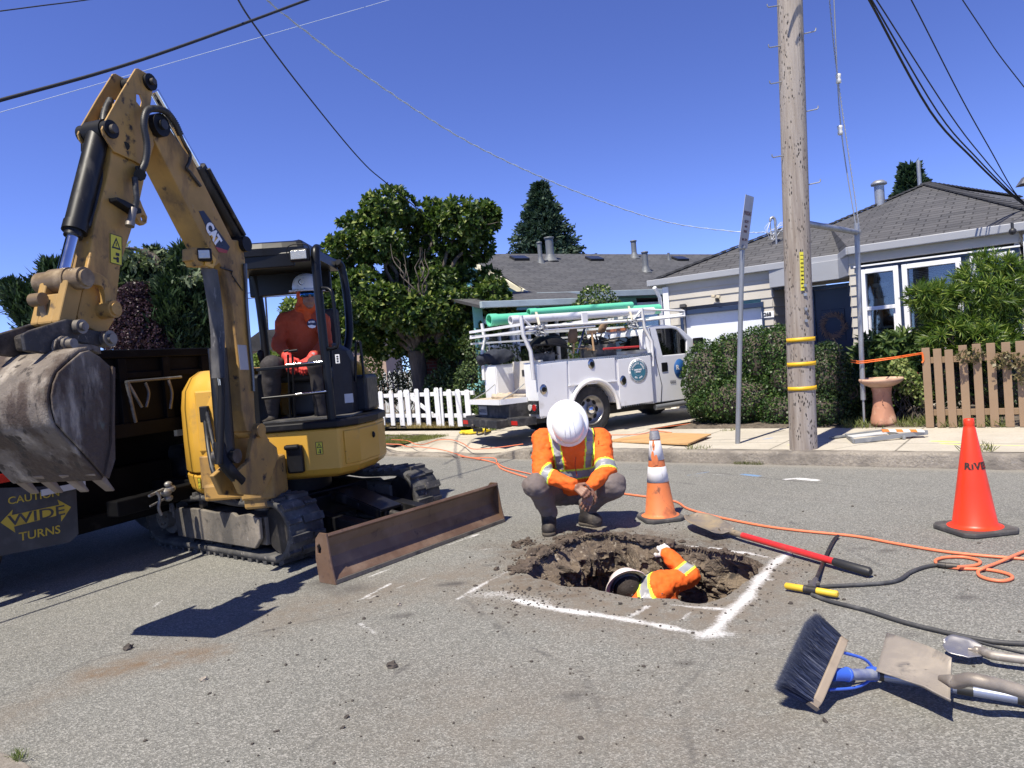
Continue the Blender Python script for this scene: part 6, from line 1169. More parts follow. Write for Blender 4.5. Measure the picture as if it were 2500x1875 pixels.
q0=MB(BMx);q0.lathe([(Rb*.40,.0026),(Rb*.79,.0026)],n=40);q0.build('badge_ring',M_bb,bd);q0=MB(BMx);q0.lathe([(.001,.0026),(Rb*.385,.0026)],n=30);q0.build('badge_disc',M_bb,bd)
def ring_text(s,rad,size,a0,a1,m,parent,Mx,z=.004,flip=False):
 ms=MB();me_all=[]
 for i,ch in enumerate(s):
  if ch==' ':continue
  t=a0+(a1-a0)*(i/(len(s)-1));rot=(t+math.pi/2 if flip else t-math.pi/2);me=text_mesh(ch,Mx@Matrix.Translation((rad*math.cos(t),rad*math.sin(t),z))@Matrix.Rotation(rot,4,'Z'),size,.0004,bold=.002)
  ms.add([v.co for v in me.vertices],[tuple(p.vertices)for p in me.polygons],sm=False);bpy.data.meshes.remove(me)
 return ms.build('lettering',m,parent)
M_bt=mat('badge_grey_text',(.18,.22,.25),.5)
ring_text('JD CESARE CONSTRUCTION',Rb*.89,Rb*.17,R(205),R(-25),M_bt,bd,BMx);ring_text('Sewer and Drain Repair',Rb*.89,Rb*.15,R(215),R(325),M_bt,bd,BMx,flip=True)
ring_text('STREETS WORK',Rb*.6,Rb*.2,R(165),R(15),M_white,bd,BMx);ring_text('EST. 1978',Rb*.6,Rb*.18,R(235),R(305),M_white,bd,BMx,flip=True);text('lettering','SANITARY\nSEWER',BMx@Matrix.Translation((0,0,.004)),Rb*.17,M_white,bd,bold=.002)
mb=MB(TM);mb.bx((-.012,.01,zb),(-.001,.39,zt0-.02));mb.build('rear_panel',M_tw,tk,bevel=.004);mb=MB(TM);mb.bx((-.012,1.27,zb+.2),(-.001,1.65,zt0-.02));mb.build('rear_panel',M_tw,tk,bevel=.004)
tg=MB(TM);tg.bx((-.50,.36,.775),(-.02,1.34,.815));tgo=tg.build('tailgate',mat('tailgate_worn',(.52,.44,.33),.6,layers=[((.28,.19,.12),4,.45,.65),((.62,.60,.56),3,.55,.7)]),tk,bevel=.006);mb=MB(TM);mb.bx((-.515,.36,.74),(-.502,1.34,.82));mb.bx((-.50,.34,.74),(-.02,.358,.82));mb.build('edge',M_tw,tgo)
for w in(.40,1.30):mb=MB(TM);mb.tube([(-.02,w,1.02),(-.22,w,.90),(-.45,w,.81)],.008,6);mb.build('chain',M_galv,tgo)
mb=MB(TM);mb.bx((-.62,.30,.40),(-.35,1.40,.52));mb.bx((-.42,.0,.42),(-.10,.34,.54));mb.bx((-.42,1.34,.42),(-.10,1.66,.54));mb.bx((-.35,.34,.44),(-.0,1.34,.74));bm_=mb.build('bumper',M_bp,tk,bevel=.012)
for w0,sgn in((.02,1),(1.38,-1)):
 mb=MB(TM);mb.bx((-.06,w0,.56),(-.012,w0+.27,.76));lb=mb.build('light_box',M_bp,tk,bevel=.012)
 for k,mm in enumerate((mat('lamp_red',(.45,.02,.015),.2),mat('lamp_clear',(.5,.48,.45),.15))):
  w=w0+.075+(k if sgn>0 else 1-k)*.12;mb=MB();mb.cyl(TM@V(-.075,w,.66),TM@V(-.06,w,.66),.048,n=20);mb.build('tail_light',mm,lb,bevel=.004);mb=MB();mb.cyl(TM@V(-.07,w,.66),TM@V(-.058,w,.66),.058,n=20);mb.build('lamp_rim',mat('chrome_dull',(.8,.8,.82)),lb)
mb=MB(TM);mb.bx((-.425,.03,.44),(-.421,.20,.50));mb.build('reflector',mat('lamp_red',(.45,.02,.015)),bm_);mb=MB(TM);mb.bx((-.625,1.2,.44),(-.621,1.36,.50));mb.build('reflector',mat('lamp_red',(.45,.02,.015)),bm_)
mb=MB(TM);mb.bx((-.365,1.02,.56),(-.352,1.28,.70));lp_=mb.build('licence_plate',mat('plate_pale',(.35,.36,.36),.5),tk,bevel=.004)
text('lettering','67E75C1',frame(TM@V(-.368,1.15,.62),x=-TW,y=V(0,0,1)),.075,mat('plate_blue',(.03,.05,.12),.5),lp_,bold=.001,squash=.85)
mb=MB(TM);mb.cyl((-.60,.8,.36),(-.74,.8,.38),.03,n=10);mb.sph((-.75,.8,.44),.035,10);mb.tube(crv([(-.55,.75,.40),(-.62,.68,.30),(-.56,.60,.34),(-.6,.95,.28),(-.55,1.0,.38)]),.012,6);mb.build('hitch',M_dsteel,tk)
mb=MB(TM);mb.bx((-.1,.45,.38),(4.0,.55,.52));mb.bx((-.1,1.10,.38),(4.0,1.2,.52));mb.cyl((WU,.2,wcz),(WU,1.45,wcz),.05);mb.bx((WU-.15,.7,wcz-.14),(WU+.15,.95,wcz+.14));mb.build('chassis',M_bp,tk)
def wheel(u,w,out,r=wr_,nm='wheel'):
 c=TM@V(u,w,GZ+r);ax=TW*out;M=frame(c,z=ax,x=TT);mb=MB(M);prof=[(r*.60,-.11),(r*.80,-.125),(r*.95,-.115),(r,-.09),(r,.09),(r*.95,.115),(r*.80,.125),(r*.60,.11)];mb.lathe(prof,n=40)
 for i in range(40):a=2*math.pi*i/40;mb.box((r*1.0,0,(.05 if i%2 else-.05)),(.014,.03,.09),Matrix.Rotation(a,4,'Z'))
 ty=mb.build('wheel',M_tyre,tk);M2=M;mb=MB(M2);mb.lathe([(r*.60,.11),(r*.62,.118),(r*.57,.10),(r*.52,.04),(r*.44,.03)],n=36);mb.lathe([(.001,.075),(r*.16,.07),(r*.17,.045),(r*.30,.035),(r*.44,.03)],n=36);rim=mb.build('rim',mat('steel_rim',(.33,.32,.30),.4,.8,layers=[((.15,.13,.11),6,.5,.7)]),ty)
 for i in range(8):a=2*math.pi*i/8;mb=MB(M2@Matrix.Rotation(a,4,'Z'));mb.lathe([(.001,.036),(.03,.036)],Matrix.Translation((r*.40,0,0)),12,sy=1.4);mb.build('rim_hole',M_blk,rim)
 mb=MB(M2);mb.lathe([(.001,.13),(r*.12,.125),(r*.17,.10),(r*.18,.05)],n=24);mb.build('hub_cap',M_chrome,rim);return ty
wheel(WU,.16,-1);wheel(WU,1.50,1);FU=WU+2.55
wheel(FU-.02,.15,-1);wheel(FU-.02,1.51,1)
wp=[(1755,380),(1900,372),(1945,385),(2030,480),(2032,598),(1815,618)];cz_=lambda L:[tz(*p)for p in L]
csil=cz_([(1690,565),(1660,400),(1672,365),(1740,345),(1850,342),(1935,352),(1985,378)])
uA,zA=tz(2130,500);sill=.62;cabb=csil+[(uA,zA-.02),(uA+.75,zA-.16),(uA+.84,zA-.30),(uA+.86,.55),(FU+.46,.50)]+[(FU+.43*math.cos(a),wcz+.43*math.sin(a))for a in[math.pi*(i/10)for i in range(0,11)]if wcz+.43*math.sin(a)>.5]+[(FU-.46,.50),(u1+.02,.50),(u1+.02,zt0-.05)]
cabb=[cabb[0]]+cabb[1:]
for w0,w1 in((.04,.10),(1.56,1.62)):mb=MB();sp_(mb,cabb,w0,w1,holes=[cz_(wp)]);sd_=mb.build('cab_side',M_tw,tk,bevel=.012)
zr=max(p[1]for p in csil);ur0,ur1=csil[2][0],csil[6][0]
mb=MB();rp=[(csil[1][0]+.0,csil[1][1]),csil[2],csil[3],csil[4],csil[5],csil[6],(csil[6][0]-.03,csil[6][1]-.03),(csil[5][0],csil[5][1]-.04),(csil[3][0],csil[3][1]-.04),(csil[1][0]+.04,csil[1][1]-.02)];sp_(mb,rp,.101,1.559);rf=mb.build('cab_roof',M_tw,tk,bevel=.01)
mb=MB(TM);mb.bx((csil[1][0]-.01,.55,zr-.035),(csil[1][0]+.04,1.05,zr+.01));mb.build('brake_light',mat('amber_dull',(.35,.12,.05),.4),rf)
mb=MB(TM);x0=csil[1][0];mb.bx((u1+.03,.10,.55),(u1+.07,1.56,tz(1670,560)[1]));zl=tz(1670,560)[1];zu=csil[1][1];mb.bx((x0,.10,zl),(x0+.04,.22,zu));mb.bx((x0,1.44,zl),(x0+.04,1.56,zu));mb.bx((x0,.22,zu-.06),(x0+.04,1.44,zu));mb.build('cab_back',M_tw,tk,bevel=.006)
mb=MB(TM);mb.bx((x0+.015,.22,zl),(x0+.02,1.44,zu-.06));mb.build('rear_window',mat('tinted_glass',(.008,.009,.010),.06),tk)
for w in(.065,1.595):mb=MB();sp_(mb,cz_(wp),w,w+.006);mb.build('side_window',M_glass,tk)
mb=MB();ws=[(csil[6][0],csil[6][1]),(uA,zA)];sp_(mb,[ws[0],ws[1],(ws[1][0]-.02,ws[1][1]),(ws[0][0]-.02,ws[0][1])],.12,1.54);mb.build('windscreen',M_glass,tk)
mb=MB();hd=[(uA-.02,zA-.01),(uA+.75,zA-.15),(uA+.75,zA-.18),(uA-.02,zA-.06)];sp_(mb,hd,.101,1.559);mb.build('bonnet',M_tw,tk,bevel=.01);mb=MB(TM);mb.bx((uA+.80,.11,.55),(uA+.85,1.55,zA-.28));mb.build('grille',M_blk,tk,bevel=.02)
mb=MB(TM);mb.bx((u1+.3,.2,.9),(u1+.75,.7,1.45));mb.bx((u1+.3,.95,.9),(u1+.75,1.45,1.45));mb.bx((u1+.1,.12,.55),(uA,1.54,.60));mb.bx((uA-.35,.12,.9),(uA-.05,1.54,1.25));mb.build('interior',mat('cab_interior',(.03,.03,.032),.8),tk,bevel=.03)
for L in([(1692,372),(1745,620),(1805,885),(1798,1040)],):mb=MB();mb.tube([TM@V(a,.037,b)for a,b in cz_(L)],.005,6);mb.build('door_seam',M_blk,tk)
u,z=tz(1830,722);mb=MB(TM);mb.box((u,.036,z),(.13,.012,.15));mb.build('door_handle',M_blk,tk,bevel=.01)
u,z=tz(2085,525);mb=MB(TM);mb.box((u,-.09,z),(.10,.16,.24));mb.bar((u,.0,z-.05),(u,.06,z-.07),.03,.03);mb.build('wing_mirror',M_blk,tk,bevel=.03)
u,z=tz(1965,735);mb=MB(frame(TM@V(u,.036,z),x=TT,y=V(0,0,1)));mb.lathe([(.001,.002),(.13,.002),(.13,0)],n=30,sy=1.25);db=mb.build('door_badge',mat('badge_navy',(.02,.09,.26),.4),tk);text('lettering','R',frame(TM@V(u-.05,.030,z+.02),x=TT,y=V(0,0,1)),.11,M_white,db,bold=.003)
text('lettering','000',frame(TM@V(u-.17,.034,tz(1905,857)[1]),x=TT,y=V(0,0,1)),.085,M_blk,tk,bold=-.001)
mb=MB(TM);a=tz(1760,1085);mb.tube([(a[0]-.05,.02,a[1]),(a[0]+1.0,.02,a[1]+.02)],.045,10);mb.build('step_bar',mat('step_grey',(.22,.23,.24),.4,.5),tk)
def rk(name,pts,w,r=.024,m=M_tws):mb=MB();mb.tube([TM@V(tz(x,y,w)[0],w,tz(x,y,w)[1])for x,y in pts],r,4);return mb.build(name,m,tk)
rk('rack_post',[(522,262),(545,440),(610,580),(640,840)],.02,.032);rk('rack_post',[(172,330),(195,470),(175,580),(190,840)],1.62,.03);rk('rack_post',[(1608,195),(1635,370),(1700,490),(1712,715)],.02,.030)
pr2=tz(1608,195,0.02);a2=tz(1690,480,.02);mb=MB(TM);mb.tube([(pr2[0],1.62,pr2[1]),(a2[0],1.64,a2[1]),(a2[0],1.64,zt0)],.03,4);mb.build('rack_post',M_tws,tk)
zR=tz(522,300,.02)[1];zR2=tz(1615,225,.02)[1]
rk('rack_rail',[(530,372),(1625,298)],.03);rk('rack_rail',[(530,408),(1190,355)],.03,.016);rk('rack_rail',[(1620,205),(1990,218)],.03,.018);rk('rack_rail',[(1625,305),(2000,262)],.03,.018);rk('rack_rail',[(1990,212),(1996,268)],.03,.02)
rk('rack_brace',[(545,290),(625,370)],.03,.018);rk('rack_brace',[(1540,290),(1605,210)],.03,.018)
uz=lambda x,y,w:tz(x,y,w)
mb=MB(TM)
for(u,z)in((tz(525,340,.03)),(tz(1100,310,.03)),(tz(1612,255,.03))):mb.bar((u,.03,z),(u,1.62,z),.045,.04)
u,z=tz(1995,240,.03);mb.bar((u,.03,z),(u,1.62,z),.04,.03);u,z=tz(525,400,.03);mb.bar((u,.03,z),(u,1.62,z),.03,.03);mb.build('rack_crossbar',M_tws,tk)
mb=MB(TM);ul0,ul1=tz(525,372,.03),tz(1990,262,.03);mb.bar((ul0[0],1.62,ul0[1]-.02),(ul1[0],1.62,ul0[1]-.02),.04,.04);mb.bar((ul0[0],1.62,ul0[1]-.14),(pr2[0],1.62,ul0[1]-.14),.03,.03);mb.build('rack_rail',M_tws,tk)
mb=MB();a,b=tz(1070,235,.03),tz(1085,320,.03);mb.bx((0,0,0),(0,0,0));mb2=MB(TM);mb2.bx((a[0],.02,b[1]-.02),(a[0]+.10,.05,a[1]));mb2.build('rack_bracket',M_tws,tk)
def pipe(label,p0,p1,w,r,m,bell=True):
 a,b=tz(*p0,w),tz(*p1,w);A_,B_=TM@V(a[0],w,a[1]),TM@V(b[0],w,a[1]*.0+b[1]);M=along(A_,B_);L=(B_-A_).length;mb=MB(M)
 pf=[(r*.86,L),(r*.86,.0)];out=[(r*1.13,0),(r*1.13,.13),(r,.17),(r,L)]if bell else[(r,0),(r,L)]
 mb.lathe([(r*.9,L*.999),(r*.9,.001)][::1],n=28);mb.lathe(out,n=28);mb.lathe([(r*.9,0),(out[0][0],0)],n=28);mb.lathe([(r,L),(r*.9,L)],n=28)
 o=mb.build('plastic_pipe',m,None,origin=tuple((A_+B_)/2));return tag(o,label,'pipe')
M_gp=mat('green_pvc',(.14,.60,.36),.4,var=.05);M_wp=mat('pale_pvc',(.62,.63,.65),.4,layers=[((.45,.44,.42),6,.55,.75)],var=.04)
pipe('thick green plastic pipe with flared end, lowest and longest on the pickup rack',(235,302),(1762,200),.95,.088,M_gp);pipe('thinner green plastic pipe lying on top of the other pipes on the rack',(592,232),(1520,164),.62,.055,M_gp);pipe('pale grey plastic pipe on the near side of the pickup rack',(428,302),(1712,216),.40,.062,M_wp)
def strap(x0,y0,x1,y1,w,label):
 a,b=TM@V(tz(x0,y0,w)[0],w,tz(x0,y0,w)[1]),TM@V(tz(x1,y1,.0)[0],0.0,tz(x1,y1,.0)[1]);mb=MB();d=TT*.022;mb.add([a-d,a+d,b+d,b-d,a-d+V(0,0,.003),a+d+V(0,0,.003),b+d-TW*.003,b-d-TW*.003],[(0,1,2,3),(7,6,5,4),(0,4,5,1),(1,5,6,2),(2,6,7,3),(3,7,4,0)],sm=False);o=mb.build('strap',mat('webbing',(.50,.45,.36),.8),None)
 mb=MB();rr=random.Random(int(x0));c=b-V(0,0,.06)
 for k in range(9):e=[c+V(rr.uniform(-.09,.09),rr.uniform(-.05,.05),rr.uniform(-.10,.08))for _ in range(4)];mb.tube(crv(e,3),.014,5)
 r_=mb.build('ratchet',M_galv,o);return tag(o,label,'strap')
strap(655,215,690,350,.62,'pale ratchet strap round the pipes at the rear of the rack');strap(1490,165,1525,300,.62,'pale ratchet strap round the pipes at the front of the rack')
def bedp(x,y,w):a=tz(x,y,w);return TM@V(a[0],w,a[1])
M_wood=mat('ash_handle',(.42,.26,.13),.6);M_rustt=mat('rusty_tool',(.20,.13,.08),.7,.3,layers=[((.35,.28,.2),6,.5,.7)])
wb=thing('wheelbarrow','black wheelbarrow upside down on top of the load in the pickup bed','wheelbarrow',bedp(780,500,.6));mb=MB();c=bedp(760,520,.6);mb.lathe([(.34,-.02),(.33,.03),(.20,.13),(.001,.15)],Matrix.Translation(c)@Matrix.Rotation(aT,4,'Z'),24,sy=.75);mb.build('tray',M_blk,wb)
mb=MB();mb.tube(crv([bedp(640,530,.35),bedp(800,520,.3),bedp(950,545,.35),bedp(980,560,.4)]),.016,6);mb.tube(crv([bedp(790,480,.5),bedp(785,435,.5),bedp(865,445,.5),bedp(860,530,.5)]),.014,6);mb.build('handle',M_blk,wb)
def tool(name,label,cat,a,b,r,m,head=None):
 t=thing(name,label,cat,a);mb=MB();mb.tube([a,a.lerp(b,.5),b],r,8);mb.build('shaft',m,t)
 if head:head(t,b,(b-a).normalized())
 return t
def shovel_head(t,b,d,s=1.):
 M=frame(b,z=d,x=TT);mb=MB(M);mb.add([(x*s,.03*abs(x/.1)**2*s,z*s)for x,z in((-.09,.02),(.0,.0),(.09,.02),(-.10,.14),(0,.14),(.10,.14),(-.07,.25),(0,.30),(.07,.25))],[(0,1,4,3),(1,2,5,4),(3,4,7,6),(4,5,8,7)],sm=True);o=mb.build('blade',M_rustt,t);so=o.modifiers.new('s','SOLIDIFY');so.thickness=.004
tool('shovel','round shovel standing blade up in the pickup bed','shovel',bedp(995,600,.5),bedp(997,510,.5),.016,M_wood,shovel_head)
tool('shovel','rusty shovel with its blade lying over the tool box edge','shovel',bedp(1200,570,.45),bedp(1120,565,.42),.016,M_rustt,lambda t,b,d:shovel_head(t,b,d,.9))
tool('axe','wood-handled axe standing upright in the pickup bed','axe',bedp(1180,575,.4),bedp(1160,415,.4),.018,M_wood,lambda t,b,d:(lambda mb:(mb.bx((-.09,-.015,-.02),(.09,.015,.04)),mb.build('head',M_rustt,t,bevel=.006)))(MB(frame(b,z=d,x=TT))))
tool('bar','dark blue steel bar leaning against the rack behind the axe','bar',bedp(1030,600,.7),bedp(1112,315,.7),.018,mat('navy_steel',(.02,.03,.09),.4));tool('rake','tool with red fibreglass shaft lying along the tool box top','tool',bedp(1265,560,.25),bedp(1640,535,.25),.018,mat('red_shaft',(.42,.03,.03),.35))
tool('spade','grey flat spade leaning blade up near the cab window','spade',bedp(1210,540,.8),bedp(1250,420,.8),.016,M_dsteel,lambda t,b,d:shovel_head(t,b,d,.9))
for k,(x,y,w,lab)in enumerate(((1150,500,.8,'tangled dark machine with levers among the tools in the pickup bed'),(720,570,.7,'black frame of a machine under the wheelbarrow in the pickup bed'),(1270,490,.75,'greasy steel fittings heaped by the cab end of the pickup bed'))):
 mb=MB();rr=random.Random(40+k);c=bedp(x,y,w)
 for i in range(16):e=[c+V(rr.gauss(0,.12),rr.gauss(0,.12),rr.gauss(0,.08)-.03*j)for j in range(3)];mb.tube(crv(e,3),rr.uniform(.008,.02),6)
 mb.box((c.x,c.y,c.z-.15),(.35,.35,.2));tag(mb.build('machine',mat('greasy_steel',(.05,.048,.045),.5,.5,layers=[((.22,.20,.18),9,.5,.7)]),None),lab,'machine')
jk=D(*Z5(295,640),12.3)
def fj(P):return ell(P,jk,(.30,.2,.12))+.05*fbm(P,7,3,2)
v,Fq=surf(fj,[jk.x-.4,jk.y-.35,jk.z-.25],[jk.x+.4,jk.y+.35,jk.z+.25],.022);tag(link('jacket',npmesh('jacket',v,Fq),None,mat('navy_cloth',(.018,.022,.035),.9)),'dark blue jacket bundled on the rear tool box by the left rack post','jacket')
rg=TM@V(-.12,.95,.835)
def frg(P):return ell(P,rg,(.16,.20,.05))+.035*fbm(P,11,3,8)
v,Fq=surf(frg,[rg.x-.3,rg.y-.35,rg.z-.1],[rg.x+.3,rg.y+.35,rg.z+.13],.014);tag(link('rag',npmesh('rag',v,Fq),None,mat('dirty_cloth',(.48,.40,.30),.9,layers=[((.25,.17,.11),6,.5,.7)])),'dirty cream rags lying on the lowered tailgate','rag')
bk_=TM@V(.20,.50,.842);mb=MB(Matrix.Translation(bk_));mb.lathe([(.001,.0),(.095,.0),(.105,.30),(.115,.30),(.115,.33),(.10,.34),(.098,.30),(.08,.02)],n=22);bko=mb.build('bucket',mat('white_bucket',(.66,.64,.60),.5),None,origin=tuple(bk_));tag(bko,'white plastic bucket with small flag sticker in the open pickup bed','bucket')
ORG[bko.name]=bk_;f=frame(bk_+V(-.085,-.065,.15),x=V(.6,-.8,0),y=V(0,0,1));mb=MB(f);mb.bx((-.045,-.07,.0),(.045,.09,.004));fs_=mb.build('sticker',M_white,bko);mb=MB(f);mb.bx((-.04,.02,.0045),(.0,.08,.006));mb.build('sticker_field',mat('sticker_blue',(.04,.12,.45),.5),bko)
for i in range(3):mb=MB(f);mb.bx((-.03+.0*i,-.06+.028*i,.0045),(.035,-.05+.028*i,.006));mb.build('stripe',mat('lamp_red',(.45,.02,.015)),bko)
# ================================================================ dump truck (rear seen, in shade)
ea=R(68);dE=V(math.cos(ea),math.sin(ea),0);dN=V(dE.y,-dE.x,0);Q0=V(-3.45,5.50,0);DMt=frame(Q0,x=dE,y=-dN,z=V(0,0,1));DF=frame(Q0,x=dE,y=V(0,0,1))
dt=thing('dump_truck','black dump truck seen from behind, parked in shade left of the excavator','truck',Q0-dN*2)
def dq(px,py,off=0):p=hit(px,py,Q0+dN*off,dN);q=p-Q0;return(q.dot(dE),p.z)
d2_=lambda x,y,off=0:dq(*Z2(x,y),off)
M_dk=mat('truck_black',(.007,.007,.0075),.5,layers=[((.022,.020,.019),7,.6,.8),((.08,.075,.07),32,.72,.8)],var=.3,spec=.04);M_dkw=mat('grey_steel_dirty',(.10,.10,.10),.5,.5,layers=[((.25,.24,.22),8,.5,.7)])
uL,uR=-.75,d2_(1235,500)[0]+.38;zT=d2_(900,375)[1];zS0,zS1=d2_(800,860)[1],d2_(800,780)[1]
mb=MB(DMt);mb.bx((uL,.0,zS1),(uR,.05,zT-.05));tgt=mb.build('tailgate',M_dk,dt,bevel=.006)
mb=MB(DMt);mb.bx((uL-.06,-.05,zT-.05),(uR+.06,.06,zT+.02));mb.bx((uL-.06,-.06,zS0),(uR+.06,.08,zS1));mb.build('rail',M_dk,tgt,bevel=.008)
mb=MB(DMt)
for x in(700,955,1180,330,60):u=d2_(x,600)[0];mb.bx((u-.04,-.045,zS1),(u+.04,0,zT-.05))
u0,u1_=d2_(700,500)[0],d2_(955,500)[0];zz=d2_(820,505)[1];mb.bx((uL,-.03,zz-.03),(uR,0,zz+.02));mb.build('rib',M_dk,tgt,bevel=.005)
mb=MB(DMt);zr_=d2_(830,545)[1];mb.cyl((d2_(680,550)[0],-.09,zr_),(d2_(1005,530)[0],-.09,zr_+.01),.012,n=8)
for(a,b,c)in(((690,560),(735,640),(770,700)),((790,560),(810,620),(795,700)),((925,545),(945,620),(935,710))):mb.tube(crv([(d2_(*p)[0],-.10,d2_(*p)[1])for p in(a,b,c)],4),.014,6)
mb.tube([(d2_(680,545)[0],-.10,zr_),(d2_(745,795)[0],-.08,zS1)],.016,6);mb.build('latch_linkage',M_dkw,tgt)
mb=MB(DMt);L=4.2;mb.bx((uL,.05,zS0),(uL+.06,L,zT));mb.bx((uR-.06,.05,zS0),(uR,L,zT));mb.bx((uL,.05,zS0),(uR,L,zS0+.08));mb.bx((uL,L,zS0),(uR,L+.06,zT+.35));mb.bx((uR-.02,.05,zT-.06),(uR+.06,L,zT+.02));mb.bx((uL-.06,.05,zT-.06),(uL+.02,L,zT+.02));mb.build('dump_body',M_dk,dt,bevel=.01)
mb=MB(DMt);c_=[(.05+.5*k)for k in range(8)]
mb.bx((uL+.25,.3,.62),(uL+.40,6.3,.82));mb.bx((uR-.40,.3,.62),(uR-.25,6.3,.82));mb.bx((uL+.3,.5,.4),(uR-.3,.62,.62));mb.bx((uL,.02,.33),(uR,.14,.45));mb.bx((uL+.05,.5,.45),(uR-.0,.58,zS0));mb.bx((uL+.7,.3,.3),(uR-.7,1.2,.75));mb.build('chassis',M_dk,dt,bevel=.01)
mb=MB(DMt);a,b=d2_(640,1225,.3),d2_(1120,1150,.3);zc=.52;mb.bx((a[0],-.36,zc-.06),(uR,-.24,zc+.06));mb.bx(((a[0]+uR)/2-.1,-.24,zc-.08),((a[0]+uR)/2+.1,.2,zc+.08));mb.build('rear_bumper',M_dk,dt,bevel=.01)
u,z=d2_(960,1190,.42);mb=MB(DMt);
for k,(du,dz,r)in enumerate(((.0,.0,.05),(.03,.06,.035),(.02,-.05,.04),(.05,.02,.045))):mb.sph((u+du,-.42,z+dz),r,10,(1,.8,.7))
mb.bar((u-.02,-.42,z+.03),(u-.20,-.46,z+.01),.02,.02);mb.bar((u-.02,-.42,z-.05),(u-.20,-.46,z-.07),.015,.015);mb.tube(crv([(u-.12,-.45,z+.03),(u-.10,-.46,z-.02),(u-.12,-.46,z-.10),(u-.10,-.46,z-.16)]),.014,6);mb.build('pintle_hitch',mat('hitch_steel',(.28,.27,.25),.5,.5,layers=[((.12,.11,.1),9,.5,.7)]),dt,bevel=.004)
def dwheel(u,y):
 mb=MB();r=.46;c=DMt@V(u,y,r);M=frame(c,z=dE,x=V(0,0,1));mb.M=M;mb.lathe([(r*.5,-.11),(r*.9,-.12),(r,-.09),(r,.09),(r*.9,.12),(r*.5,.11),(r*.45,.02),(.02,.02)],n=36);o=mb.build('wheel',M_tyre,dt)
for y in(.75,5.2):
 for u in((uL+.15,uL+.42,uR-.42,uR-.15)if y<1 else(uL+.15,uR-.15)):dwheel(u,y)
mb=MB(DMt);mb.bx((uL+.1,4.4,.55),(uR-.1,5.6,1.95));mb.bx((uL+.2,5.6,.55),(uR-.2,6.5,1.25));mb.build('cab',M_dk,dt,bevel=.08,seg=3)
flo=[(0,1165),(438,1150),(452,1430),(405,1478),(-110,1580),(-110,1170)];M_flap=mat('flap_rubber',(.030,.034,.042),.55,layers=[((.075,.08,.085),5,.5,.75)]);M_fy=mat('flap_yellow',(.42,.31,.035),.6,layers=[((.20,.14,.03),7,.55,.75)],var=.15)
fo=.10;F0=[d2_(x,y,fo)for x,y in flo];mb=MB();plate(mb,F0,fo,fo+.008,DF);
dsg=1 if(DF.to_3x3()@V(0,0,1)).dot(dN)>0 else-1
mb=MB();plate(mb,F0,fo*dsg-.004,fo*dsg+.004,DF);flap=mb.build('mud_flap',M_flap,dt)
def dtxt(s,x,y,hpx,x1,m=M_fy):
 a,b=[V(*p,0)for p in(d2_(x,y[0],fo),d2_(x1,y[1],fo))];c=(a+b)/2;w=(b-a).length;ht=abs(d2_(x,y[0]-hpx/2,fo)[1]-d2_(x,y[0]+hpx/2,fo)[1])
 xx=(dE*(b-a).x+V(0,0,(b-a).y)).normalized();M=frame(DF@V(c.x,c.y,(fo+.007)*dsg),x=xx,y=dN.cross(xx))
 me=text_mesh(s,Matrix.Identity(4),1,.0005,bold=.012);xs=[v.co.x for v in me.vertices];ys=[v.co.y for v in me.vertices];me.transform(M@Matrix.Diagonal((w/(max(xs)-min(xs)),ht/(max(ys)-min(ys)),1,1))@Matrix.Translation((-(max(xs)+min(xs))/2,-(max(ys)+min(ys))/2,0)));me.transform(Matrix.Identity(4));return link('lettering',me,flap,m)
arr=[(0,1365),(70,1290),(65,1322),(340,1262),(330,1232),(408,1275),(352,1358),(350,1318),(78,1388),(85,1422)];mb=MB();plate(mb,[d2_(x,y,fo)for x,y in arr],(fo+.0045)*dsg,(fo+.0062)*dsg if dsg>0 else(fo+.0062)*dsg,DF);mb.build('arrow',M_fy,flap)
dtxt('CAUTION',42,(1240,1190),44,338);dtxt('WIDE',40,(1358,1290),62,372,M_flap);dtxt('TURNS',105,(1448,1402),50,345)
fl2=flap.copy();COL.objects.link(fl2);fl2.parent=dt;fl2.location=fl2.location+dE*1.75
for ch in list(flap.children):c2_=ch.copy();COL.objects.link(c2_);c2_.parent=fl2
u,z=d2_(30,1105,.12);mb=MB(DMt);mb.bx((u-.35,-.14,z-.03),(u+.02,-.12,z+.03));rfl=mb.build('reflector',mat('lamp_red',(.45,.02,.015)),dt);mb=MB(DMt);mb.bx((u+.021,-.141,z-.03),(u+.05,-.12,z+.03));mb.build('reflector_end',M_white,dt)
u,z=d2_(1045,835,-.2);mb=MB(DMt);mb.bx((u-.06,.18,z-.04),(u+.06,.22,z+.04));mb.build('hatch',M_white,dt)
u,z=d2_(370,1165,.14);mb=MB(DMt);mb.bx((u-.18,-.16,z-.022),(u+.16,-.145,z+.022));mb.build('tag',mat('pale_tag',(.45,.45,.44),.6),dt)
mb=MB();p0,p1=DMt@V(uL+.1,.5,zT+.12),DMt@V(uL+.2,4.1,zT+.12);pts=[p0.lerp(p1,k/8)+V(0,0,.02*math.sin(k*2))for k in range(9)]
def ftp(P):return cap(P,p0,p1,.12,.12)+.02*fbm(P,5,3,4)
lo=[min(p0[i],p1[i])-.25 for i in range(3)];hi_=[max(p0[i],p1[i])+.25 for i in range(3)];v,Fq=surf(ftp,lo,hi_,.035);tag(link('tarp_roll',npmesh('tarp_roll',v,Fq),None,mat('tarp',(.045,.045,.047),.8)),'rolled dark tarp along the top of the dump truck body','tarp')
